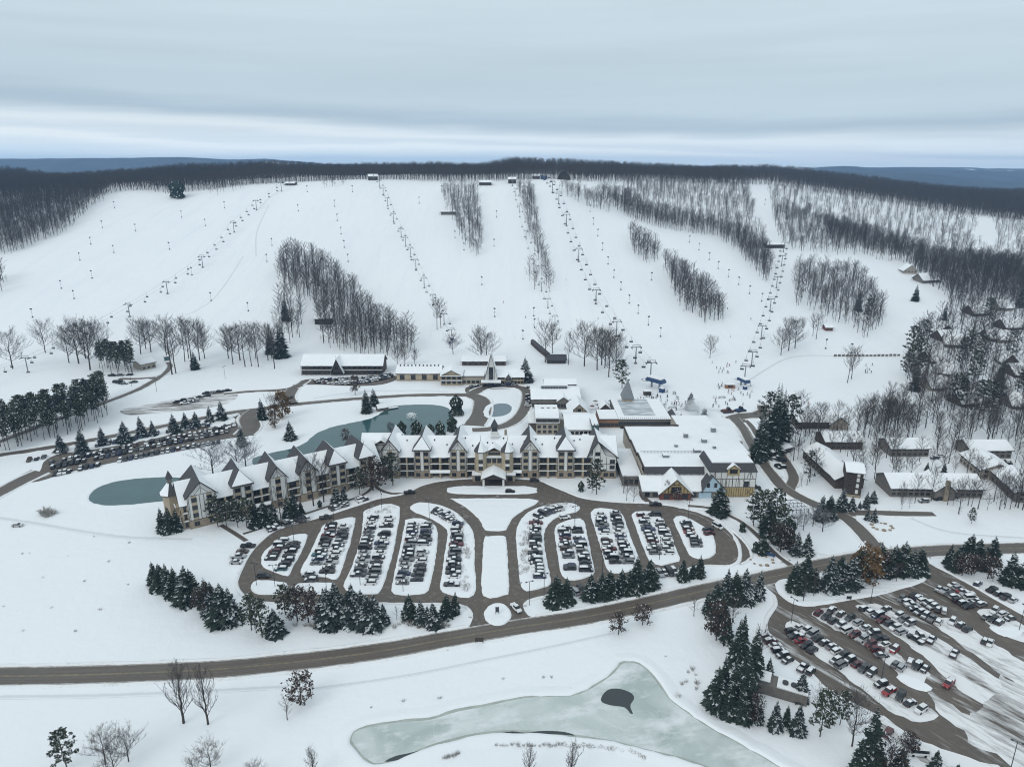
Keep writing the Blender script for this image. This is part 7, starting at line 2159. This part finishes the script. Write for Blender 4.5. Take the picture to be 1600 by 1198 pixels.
def lift(name, pxs, spacing, chairs=True, scale=1.0):
    P = [ground(u, v) for u, v in pxs]
    tops = []
    for i, p in enumerate(P):
        a, b = P[max(i - 1, 0)], P[min(i + 1, len(P) - 1)]
        rz = math.atan2(b[1] - a[1], b[0] - a[0]) - math.pi / 2
        e = thing('lift_tower', f'{nth(i)} steel tower up from the bottom of the {name}', 'lift tower', tuple(p), rz, 'towers of the ' + name)
        e.scale = (scale,) * 3
        inst('pole', TWR[0], e); inst('crossarm', TWR[1], e); inst('footing', TWR[2], e)
        n = Vector((math.cos(rz), math.sin(rz), 0))
        tops.append((Vector(p) + Vector((0, 0, 10.5 * scale)), n, rz))
    for s, side in ((-1, 'left'), (1, 'right')):
        mb = MB(); nc = 0
        acc = 6.0 + (spacing / 2 if s > 0 else 0)
        for (a, na, ra), (b, nb, rb) in zip(tops[:-1], tops[1:]):
            A = a + na * 3.0 * s * scale; B = b + nb * 3.0 * s * scale
            Ls = (B - A).length; N = 6
            sag = Ls * .015
            q = [A.lerp(B, k / N) - Vector((0, 0, sag * 4 * (k / N) * (1 - k / N))) for k in range(N + 1)]
            for k in range(N): mb.tube(q[k], q[k + 1], .045, .045, 3)
            if chairs:
                while acc < Ls:
                    t = acc / Ls
                    c = A.lerp(B, t) - Vector((0, 0, sag * 4 * t * (1 - t)))
                    e = thing('lift_chair', f'{nth(nc)} chair up the {side} cable of the {name}', 'lift chair', tuple(c), ra, 'chairs of the ' + name)
                    nc += 1; e.scale = (scale,) * 3
                    inst('hanger', CHR[0], e); inst('seat', CHR[1], e)
                    acc += spacing
                acc -= Ls
        o = mb.build('lift_cable', M['dark_metal'])
        tag(o, f'{side} haul cable of the {name}', 'cable', 'cables of the ' + name)
lift('left chairlift', [(-30, 606), (44, 582), (125, 538), (203, 495), (262, 459), (317, 418), (366, 363), (401, 328), (440, 299), (452, 290)], 22)
lift('centre chairlift', [(706, 532), (694, 507), (677, 477), (663, 450), (650, 421), (642, 402), (634, 385), (627, 371), (615, 347), (606, 322), (600, 306), (593, 292), (584, 282)], 26, True, .85)
lift('main express chairlift', [(1016, 594), (993, 568), (963, 526), (931, 475), (904, 409), (885, 353), (873, 319), (863, 301), (850, 282)], 24, True, 1.15)
lift('right chairlift', [(1163, 596), (1174, 572), (1189, 530), (1203, 486), (1213, 450), (1221, 416), (1224, 394)], 22)
lift('slim middle chairlift', [(870, 530), (867, 509), (856, 481), (846, 455), (834, 412), (822, 373), (812, 332), (806, 306), (801, 290)], 30, True, .75)
# bottom terminals
def terminal(u, v, rz, label, s=1.0):
    p = ground(u, v)
    e = thing('lift_terminal', label, 'lift station', tuple(p), rz)
    e.scale = (s,) * 3
    for x in (-3, 3): box_part(e, 'support', 'steel', x - .4, x + .4, -.5, .5, -1, 4)
    mb = MB(); mb.prism([(-6, 4), (6, 4), (6.6, 5), (5, 6.6), (-5, 6.6), (-6.6, 5)], -2.2, 2.2); mb.build('housing', M['blue_paint'], e)
    flat_snow(e, -5.4, 5.4, -2.3, 2.3, 6.62, .45)
    mb = MB()
    for k in range(16):
        a0, a1 = 2 * math.pi * k / 16, 2 * math.pi * (k + 1) / 16
        mb.tube((7.5 + 2.8 * math.cos(a0), 2.8 * math.sin(a0), 3.7), (7.5 + 2.8 * math.cos(a1), 2.8 * math.sin(a1), 3.7), .15, .15, 4)
    mb.build('bullwheel', M['dark_metal'], e)
    box_part(e, 'control_cabin', 'blue_paint', -9.5, -6.8, 3, 5.4, 0, 2.7); flat_snow(e, -9.7, -6.6, 2.8, 5.6, 2.7, .25)
terminal(1024, 606, 2.3, 'blue and white lift terminal behind the rink', 1.05)
terminal(1161, 603, 1.9, 'blue lift terminal of the right chairlift', .8)
terminal(706, 534, 1.8, 'small blue lift terminal at the foot of the centre run', .6)

# ------------------------------------------------------------------ snow guns, lamps and small things
def gun_mesh():
    P_, H_ = MB(), MB()
    P_.tube((0, 0, -.8), (0, 0, 7.0), .13, .09, 6)
    H_.tube((0, -.7, 7.0), (0, .8, 7.5), .5, .62, 8, cap=True); H_.box(-.5, .5, -.4, .4, 0, .9)
    return P_.data('pole', M['steel']), H_.data('fan_head', M['dark_metal'])
GUN = gun_mesh()
GUNS = [(179, 325), (160, 356), (142, 382), (125, 407), (96, 451), (212, 361), (178, 395), (144, 435), (116, 467), (51, 496), (284, 340), (321, 353), (265, 390), (351, 325), (388, 486), (551, 300), (523, 323), (527, 345), (533, 366), (538, 387), (544, 409), (425, 384), (417, 409), (711, 372), (725, 391), (753, 445), (773, 495),
        (922, 331), (927, 351), (934, 369), (941, 391), (950, 413), (959, 434), (970, 453), (983, 474), (997, 490), (1013, 508), (1032, 526), (1018, 438), (1077, 379), (1092, 391), (1108, 406), (1122, 420), (1138, 433), (1154, 445), (1171, 459), (1190, 471), (834, 494), (835, 512), (817, 530), (655, 318), (690, 300), (776, 340), (772, 385), (300, 430), (330, 470), (466, 330), (480, 300), (1210, 335), (1195, 320), (1290, 545), (1330, 552)]
for u, v in GUNS:
    p = ground(u, v)
    e = thing('snow_gun', 'slender snowmaking gun on a pole on the open piste', 'snow gun', tuple(p), rnd.random() * 6.28, 'snow guns on the slopes')
    inst('pole', GUN[0], e); inst('fan_head', GUN[1], e)
def lamp_mesh():
    P_, A_ = MB(), MB()
    P_.tube((0, 0, -.2), (0, 0, 9), .11, .08, 6); A_.box(-1.1, 1.1, -.06, .06, 8.9, 9.0)
    for s in (-1, 1): A_.box(s * 1.1 - .3, s * 1.1 + .3, -.2, .2, 8.78, 9.02)
    return P_.data('pole', M['dark_metal']), A_.data('lamp_head', M['dark_metal'])
LMP = lamp_mesh()
for i, (u, v) in enumerate([(1236, 973), (1360, 942), (1377, 1062), (1592, 985), (1578, 1205), (401, 915), (460, 852), (522, 818), (430, 918), (511, 930), (597, 800), (671, 812), (563, 915), (630, 925), (898, 815), (941, 898), (1075, 812), (1030, 875), (898, 822), (827, 945), (850, 932), (1430, 896), (1237, 700), (1190, 672), (352, 592), (245, 612), (206, 604)]):
    p = ground(u, v)
    e = thing('lamp_post', f'{nth(i)} slim dark lamp post in reading order around the car parks' if False else 'slim dark lamp post with twin heads beside a car park or lane', 'lamp post', (p[0], p[1], p[2] + .05), rnd.random() * 3, 'lamp posts of the resort')
    inst('pole', LMP[0], e); inst('lamp_head', LMP[1], e)
# people
def person_mesh():
    me = bpy.data.meshes.new('skeleton')
    V = [(0, 0, .95), (0, 0, 1.2), (0, 0, 1.42), (0, .02, 1.55), (0, .03, 1.68), (.1, .02, .9), (.13, .1, .5), (.14, 0, .08), (.14, .16, .05), (-.1, .02, .9), (-.13, .1, .5), (-.14, 0, .08), (-.14, .16, .05), (.2, 0, 1.4), (.3, .08, 1.12), (.28, .3, 1.02), (-.2, 0, 1.4), (-.3, .08, 1.12), (-.28, .3, 1.02)]
    E = [(0, 1), (1, 2), (2, 3), (3, 4), (0, 5), (5, 6), (6, 7), (7, 8), (0, 9), (9, 10), (10, 11), (11, 12), (2, 13), (13, 14), (14, 15), (2, 16), (16, 17), (17, 18)]
    rad = [.17, .17, .16, .075, .125, .11, .085, .075, .06, .11, .085, .075, .06, .085, .065, .055, .085, .065, .055]
    me.from_pydata(V, E, [])
    o = bpy.data.objects.new('skeleton', me); COL.objects.link(o)
    o.modifiers.new('skin', 'SKIN'); s = o.modifiers.new('sub', 'SUBSURF'); s.levels = 1
    for i, r in enumerate(rad): me.skin_vertices[0].data[i].radius = (r, r)
    me.skin_vertices[0].data[0].use_root = True
    dg = bpy.context.evaluated_depsgraph_get()
    out = bpy.data.meshes.new_from_object(o.evaluated_get(dg)); out.name = 'person_body'
    bpy.data.objects.remove(o)
    t = NT('ski_clothes', .8, .2)
    inf = t.nt.nodes.new('ShaderNodeObjectInfo'); t.base(inf.outputs['Color'])
    out.materials.clear(); out.materials.append(t.mat)
    sk = MB()
    for s in (-1, 1): sk.box(s * .14 - .05, s * .14 + .05, -.75, .85, .0, .03)
    hm = MB()
    for k in range(6):
        z0, z1 = 1.62 + .19 * math.sin(k * math.pi / 12), 1.62 + .19 * math.sin((k + 1) * math.pi / 12)
        hm.tube((0, .03, z0), (0, .03, z1), .145 * math.cos(k * math.pi / 12), .145 * math.cos((k + 1) * math.pi / 12), 8)
    return out, sk.data('skis', M['dark_metal']), hm.data('helmet', M['dark_metal'])
PER = person_mesh()
WEAR = [('black', (.02, .02, .022)), ('dark blue', (.025, .04, .1)), ('red', (.25, .02, .025)), ('grey', (.12, .125, .13)), ('green', (.04, .09, .05)), ('orange', (.35, .13, .03)), ('pale', (.45, .45, .46))]
pr_ = random.Random(12)
def people(poly, n, where):
    P = [ground(u, v)[:2] for u, v in poly]
    xs, ys = [p[0] for p in P], [p[1] for p in P]
    k = 0
    while k < n:
        x, y = pr_.uniform(min(xs), max(xs)), pr_.uniform(min(ys), max(ys))
        if not in_poly(x, y, P): continue
        k += 1
        nm, c = pr_.choices(WEAR, [30, 16, 8, 16, 5, 5, 10])[0]
        e = thing('person', f'skier in {nm} clothing standing {where}', 'person', (x, y, gz(x, y) + .02), pr_.random() * 6.28, 'skiers ' + where)
        s = .98 + .12 * pr_.random(); e.scale = (s, s, s)
        b_ = inst('body', PER[0], e); b_.color = (*c, 1)
        inst('skis', PER[1], e); inst('helmet', PER[2], e)
people([(1005, 612), (1050, 612), (1075, 628), (1060, 642), (990, 634)], 64, 'in the crowd by the blue terminal')
people([(1105, 568), (1150, 560), (1160, 585), (1120, 592)], 12, 'in the group above the right terminal')
people([(1120, 600), (1175, 602), (1180, 630), (1110, 640)], 38, 'around the right lift terminal')
people([(1345, 566), (1370, 566), (1372, 584), (1350, 584)], 8, 'on the beginner slope')
people([(1255, 620), (1265, 622), (1264, 632), (1255, 632)], 4, 'near the snowy trees')
people([(700, 300), (960, 480), (900, 540), (760, 520)], 10, 'scattered on the middle runs')
people([(1060, 440), (1200, 480), (1180, 540), (1050, 540)], 8, 'scattered on the right runs')
people([(945, 640), (970, 640), (968, 650), (945, 652)], 14, 'by the ticket huts')
# grooming machine and boxes beside the lifts
def snowcat(u, v, rz, label, mat):
    p = ground(u, v); e = thing('snow_groomer', label, 'snow groomer', tuple(p), rz)
    for s in (-1, 1):
        mb = MB(); mb.prism([(-2.6, .1), (2.4, .1), (3.0, .6), (2.6, 1.1), (-2.6, 1.1), (-3, .6)], s * 1.5 - .6, s * 1.5 + .6); mb.build('track', M['dark_metal'], e)
    mb = MB(); mb.prism([(-2.4, 1.1), (2.2, 1.1), (2.2, 1.7), (-2.4, 1.7)], -1.3, 1.3); mb.build('deck', M[mat], e)
    mb = MB(); mb.prism([(.2, 1.7), (2.2, 1.7), (1.7, 3.1), (.4, 3.1)], -1.1, 1.1); mb.build('cab', M['glass'], e)
    mb = MB(); mb.box(3.2, 3.5, -2.3, 2.3, .1, 1.3); mb.build('blade', M[mat], e)
snowcat(1135, 644, .2, 'red brown snow groomer beside the yard', 'red_wall')
snowcat(1155, 643, .5, 'blue snow groomer beside the yard', 'blue_paint')
def crate(u, v, w, d, h_, mat, label, name='ticket_booth'):
    p = ground(u, v); e = thing(name, label, 'booth', tuple(p))
    box_part(e, 'wall', mat, -w / 2, w / 2, 0, d, -.3, h_); flat_snow(e, -w / 2 - .2, w / 2 + .2, -.2, d + .2, h_, .2); win(e, 0, h_ * .6, w * .5, h_ * .4, -.02)
crate(1141, 607, 6, 3, 2.6, 'orange', 'tan booth left of the right lift terminal')
crate(1012, 618, 4.5, 3, 2.8, 'brown', 'brown booth left of the blue terminal')
crate(1192, 640, 5, 3, 2.8, 'greywood', 'grey booth beside the tall evergreens')
# signs
def sign(u, v, w, h_, mat, label, rz=0.0):
    p = ground(u, v); e = thing('sign_board', label, 'sign', tuple(p), rz)
    for s in (-1, 1): box_part(e, 'post', 'timber', s * w * .42 - .08, s * w * .42 + .08, -.08, .08, -.2, h_)
    box_part(e, 'panel', mat, -w / 2, w / 2, -.14, -.09, h_ * .35, h_)
sign(1200, 869, 5.0, 1.8, 'blue_paint', 'blue and white entrance sign beside the small lane', -.6)
sign(749, 1005, 2.6, 2.2, 'timber', 'dark sign board beside the highway')
sign(1326, 937, 1.6, 1.6, 'dark_metal', 'small dark sign on the island path')
sign(777, 960, 1.2, 3.0, 'dark_metal', 'slim sign on the round island')
# stones and shrubs
def boulder_ring(u, v, n, rad, label):
    p = ground(u, v); e = thing('boulder_ring', label, 'boulders', tuple(p))
    r = random.Random(n)
    for k in range(n):
        a = 6.283 * k / n + r.random() * .3; s = .4 + .5 * r.random()
        mb = MB(); bm = bmesh.new(); bmesh.ops.create_icosphere(bm, subdivisions=1, radius=s)
        vs = [(q.co.x * (1 + .3 * r.random()) + rad * math.cos(a), q.co.y + rad * math.sin(a) * .8, q.co.z * .7 + s * .3) for q in bm.verts]
        fs = [tuple(x.index for x in f.verts) for f in bm.faces]; bm.free()
        mb.mesh(vs, fs); mb.build('boulder', M['stone'], e)
boulder_ring(1378, 823, 10, 4.0, 'ring of stones round the snowy sign bed')
boulder_ring(1190, 876, 9, 4.2, 'ring of stones beside the blue sign')
SCR = [scrub(300 + i).data('scrub', M['scrub']) for i in range(4)]
def shrubs(px, label, group, h=(1.2, 2.2)):
    for u, v in px:
        p = ground(u, v); s = (h[0] + (h[1] - h[0]) * rnd.random()) / 1.6
        o = inst('shrub', rnd.choice(SCR), None, tuple(p), rnd.random() * 6, (s * 1.3, s * 1.3, s)); tag(o, label, 'shrub', group)
rs = random.Random(8)
shrubs([(68 + rs.random() * 20, 800 + rs.random() * 7) for _ in range(12)], 'brown twiggy shrub in the clump left of the lodge pond', 'shrub clump left of the pond', (1.6, 3))
shrubs([(i + rs.random() * 5, np.interp(i, [775, 880, 960, 1010], [1161.5, 1162, 1168, 1182]) + rs.random() * 4) for i in range(775, 1010, 5)], 'low dry weed along the near shore of the frozen pond', 'weeds along the pond shore', (.4, .9))
shrubs([(i + rs.random() * 3, 1184 - (i - 690) * .33 + rs.random() * 4) for i in range(692, 718, 3)], 'low dry weed on the snow below the frozen pond', 'weeds below the pond', (.5, 1.0))
shrubs([(1055 + rs.random() * 45, 1045 + rs.random() * 45) for _ in range(9)], 'low dry weed on the bank right of the frozen pond', 'weeds right of the pond', (.5, 1.2))
shrubs([(460 + rs.random() * 250, 972 + rs.random() * 8) for _ in range(50)], 'dry brush under the belt below the main car park', 'brush under the belt', (.8, 1.8))
shrubs([(718 + rs.random() * 14, 800 + rs.random() * 125) for _ in range(34)], 'dry brush lining the inner edge of the fifth left bed', 'brush along the left drive', (.8, 1.6))
shrubs([(811 + rs.random() * 16, 815 + rs.random() * 100) for _ in range(34)], 'dry brush lining the inner edge of the first right bed', 'brush along the right drive', (.8, 1.6))
shrubs([(575 + rs.random() * 45, 790 + rs.random() * 12) for _ in range(18)], 'dry brush at the head of the third left bed', 'brush at the bed heads', (.8, 1.5))
shrubs([(840 + rs.random() * 62, 786 + rs.random() * 8) for _ in range(16)], 'dry brush at the head of the first right bed', 'brush at the right bed head', (.8, 1.5))
shrubs([(900 + rs.random() * 230, 930 - rs.random() * 8 - (0 if False else 0)) for _ in range(0)], '', '')
shrubs([(35, 865), (46, 864), (106, 868), (170, 877), (67, 902), (132, 908), (200, 913), (6, 947), (80, 949), (157, 952), (36, 985), (118, 986), (147, 838), (202, 848), (786, 1060), (892, 1076), (862, 1058), (630, 1095), (580, 1105), (687, 1090), (1040, 1025), (849, 1058)], 'small dry weed poking through the open snow', 'weeds on the open snow', (.4, .8))
# beginner slope fence
p0 = ground(1305, 557); p1 = ground(1404, 556)
e = thing('snow_fence', 'row of dark fence panels across the beginner slope', 'fence', tuple(p0))
for k in range(17):
    q = p0 + (p1 - p0) * k / 16
    mb = MB(); mb.box(-1.1, 1.1, -.1, .1, -.4, 1.3 + .5 * rs.random()); o = mb.build('fence_panel', M['greywood'], e); o.location = tuple(np.array([q[0] - p0[0], q[1] - p0[1], gz(q[0], q[1]) - p0[2]]))
# pond fountain and jetty
def fountain():
    p = flat(643, 652); mb = MB(); r = random.Random(3)
    for k in range(260):
        a = r.random() * 6.283; t = r.random(); s = 1.2 + 3.2 * r.random()
        x, y, z = math.cos(a) * s * t, math.sin(a) * s * t, 5.2 * (t - t * t) * 4 * .5 * (1.2 - s * .12)
        L = .22; mb.face([(x - L, y, z), (x, y + L * .3, z + L), (x + L, y, z), (x, y - L * .3, z - L * .8)])
    o = mb.build('fountain', M['roof_snow'], None, False, (p[0], p[1], .1)); tag(o, 'white spray of the fountain in the teal pond', 'fountain', None, 'stuff')
fountain()
p = flat(597, 641); e = thing('boathouse', 'small snowy boathouse with a jetty at the teal pond', 'boathouse', tuple(p), .5)
box_part(e, 'wall', 'greywood', -3, 3, -2, 2, 0, 2.4); slope_roof(e, -3, 3, -2, 2, 2.4, 4, oh=.5)
box_part(e, 'jetty', 'greywood', 3, 10, -1, 1, .3, .6); flat_snow(e, 3, 10, -1, 1, .6, .15)
# utility cabinet by the grove
p = ground(1219, 1082); e = thing('transformer_shed', 'grey equipment shed with snow-rimmed tanks in the grove', 'shed', tuple(p), -.45)
box_part(e, 'wall', 'greywood', -7, 7, -2.5, 2.5, 0, 3.2); flat_snow(e, -1, 7, -2.4, 2.4, 3.2, .3); box_part(e, 'tank', 'steel', -6.5, -3, -2, 2, 3.2, 4.0); flat_snow(e, -6.7, -2.8, -2.2, 2.2, 4.0, .2)
for k in range(3):
    mb = MB(); mb.tube((1 + k * 2.2, 0, 3.5), (1 + k * 2.2, 0, 4.1), .8, .8, 10, cap=True); mb.build('fan', M['dark_metal'], e)
p = ground(1237, 808); e = thing('pergola', 'open white pergola frame in the garden below the hall', 'pergola', tuple(p), .1)
for i in range(5):
    for j in range(4): box_part(e, 'post', 'steel', -7 + i * 3.5 - .08, -7 + i * 3.5 + .08, j * 3 - .08, j * 3 + .08, 0, 3.2)
for j in range(4): box_part(e, 'beam', 'steel', -7.3, 7.3, j * 3 - .1, j * 3 + .1, 3.2, 3.4)
for i in range(9): box_part(e, 'rafter', 'steel', -7 + i * 1.75 - .06, -7 + i * 1.75 + .06, -.5, 9.5, 3.4, 3.55)

# roof vents on the lodge, kitchen steam, terrace parasols and ski racks
lod = bpy.data.objects['lodge']
vr = random.Random(31)
for k in range(22):
    x = 6 + 100 * (k + vr.random() * .6) / 22
    y = 3.5 + 3.2 * vr.random(); z = LE + (LR - LE) * y / 8.0
    box_part(lod, 'roof_vent', 'dark_metal', x - .25, x + .25, y - .25, y + .25, z - .2, z + .9)
def steam():
    p = ground(1086, 652)
    bm = bmesh.new(); bmesh.ops.create_icosphere(bm, subdivisions=3, radius=1.0)
    me = bpy.data.meshes.new('steam'); bm.to_mesh(me); bm.free()
    m = bpy.data.materials.new('steam_cloud'); m.use_nodes = True
    nt = m.node_tree; nt.nodes.clear()
    o = nt.nodes.new('ShaderNodeOutputMaterial'); v = nt.nodes.new('ShaderNodeVolumePrincipled')
    v.inputs['Color'].default_value = (0.95, 0.96, 0.97, 1)
    tc = nt.nodes.new('ShaderNodeTexCoord'); n = nt.nodes.new('ShaderNodeTexNoise'); n.inputs['Scale'].default_value = 1.6; n.inputs['Detail'].default_value = 4
    ln = nt.nodes.new('ShaderNodeVectorMath'); ln.operation = 'LENGTH'
    nt.links.new(tc.outputs['Object'], n.inputs['Vector']); nt.links.new(tc.outputs['Object'], ln.inputs[0])
    a = nt.nodes.new('ShaderNodeMath'); a.operation = 'MULTIPLY_ADD'; nt.links.new(ln.outputs['Value'], a.inputs[0]); a.inputs[1].default_value = -0.55; nt.links.new(n.outputs['Fac'], a.inputs[2])
    r = nt.nodes.new('ShaderNodeMapRange'); nt.links.new(a.outputs[0], r.inputs[0]); r.inputs[1].default_value = 0.02; r.inputs[2].default_value = 0.4; r.inputs[3].default_value = 0; r.inputs[4].default_value = 0.22
    nt.links.new(r.outputs[0], v.inputs['Density']); nt.links.new(v.outputs[0], o.inputs['Volume'])
    me.materials.append(m)
    ob = link(bpy.data.objects.new('steam', me)); ob.location = (p[0], p[1], 6.5); ob.scale = (11, 6, 6.5); ob.rotation_euler = (0, .35, .2)
    tag(ob, 'drifting white steam above the kitchen yard', 'steam', None, 'stuff')
steam()
def parasol(u, v, mat, label):
    p = ground(u, v); e = thing('parasol', label, 'parasol', tuple(p), vr.random(), 'closed parasols on the terrace')
    mb = MB(); mb.tube((0, 0, 0), (0, 0, 2.8), .05, .05, 6); mb.build('pole', M['dark_metal'], e)
    mb = MB(); mb.mesh([(1.6 * math.cos(R(60 * k)), 1.6 * math.sin(R(60 * k)), 2.3) for k in range(6)] + [(0, 0, 3.0)], [(k, (k + 1) % 6, 6) for k in range(6)]); mb.build('canopy', M[mat], e)
for i, (u, v) in enumerate([(935, 638), (941, 634), (948, 636), (954, 632), (930, 632), (925, 640)]):
    parasol(u, v, ['dark_metal', 'blue_paint', 'brown', 'teal_metal', 'greywood', 'red_wall'][i], ['charcoal', 'blue', 'brown', 'teal', 'grey', 'russet'][i] + ' parasol on the terrace beside the ticket huts')
for i, (u, v) in enumerate([(1000, 628), (1016, 632), (1034, 634), (1050, 638), (1128, 622), (1144, 626)]):
    p = ground(u, v); e = thing('ski_rack', f'{nth(i)} ski rack from the left near the lift queues', 'ski rack', tuple(p), .2, 'ski racks near the lift queues')
    box_part(e, 'rail', 'timber', -2.2, 2.2, -.06, .06, .9, 1.0)
    for s_ in (-2, 2): box_part(e, 'leg', 'timber', s_ - .06, s_ + .06, -.5, .5, 0, .95)
    for k in range(9): box_part(e, 'ski', ['blue_paint', 'red_wall', 'dark_metal', 'steel', 'orange'][k % 5], -1.9 + k * .45, -1.8 + k * .45, -.14, -.08, 0, 1.7)
house('ski_school', 'dark gabled ski school hut behind the conference centre', 'hut', (1042, 664), (1066, 664), 9, 3.0, 6.4, 'brown', (1.5,), 4, 1.5, 1.2, axis='y', bare=0)
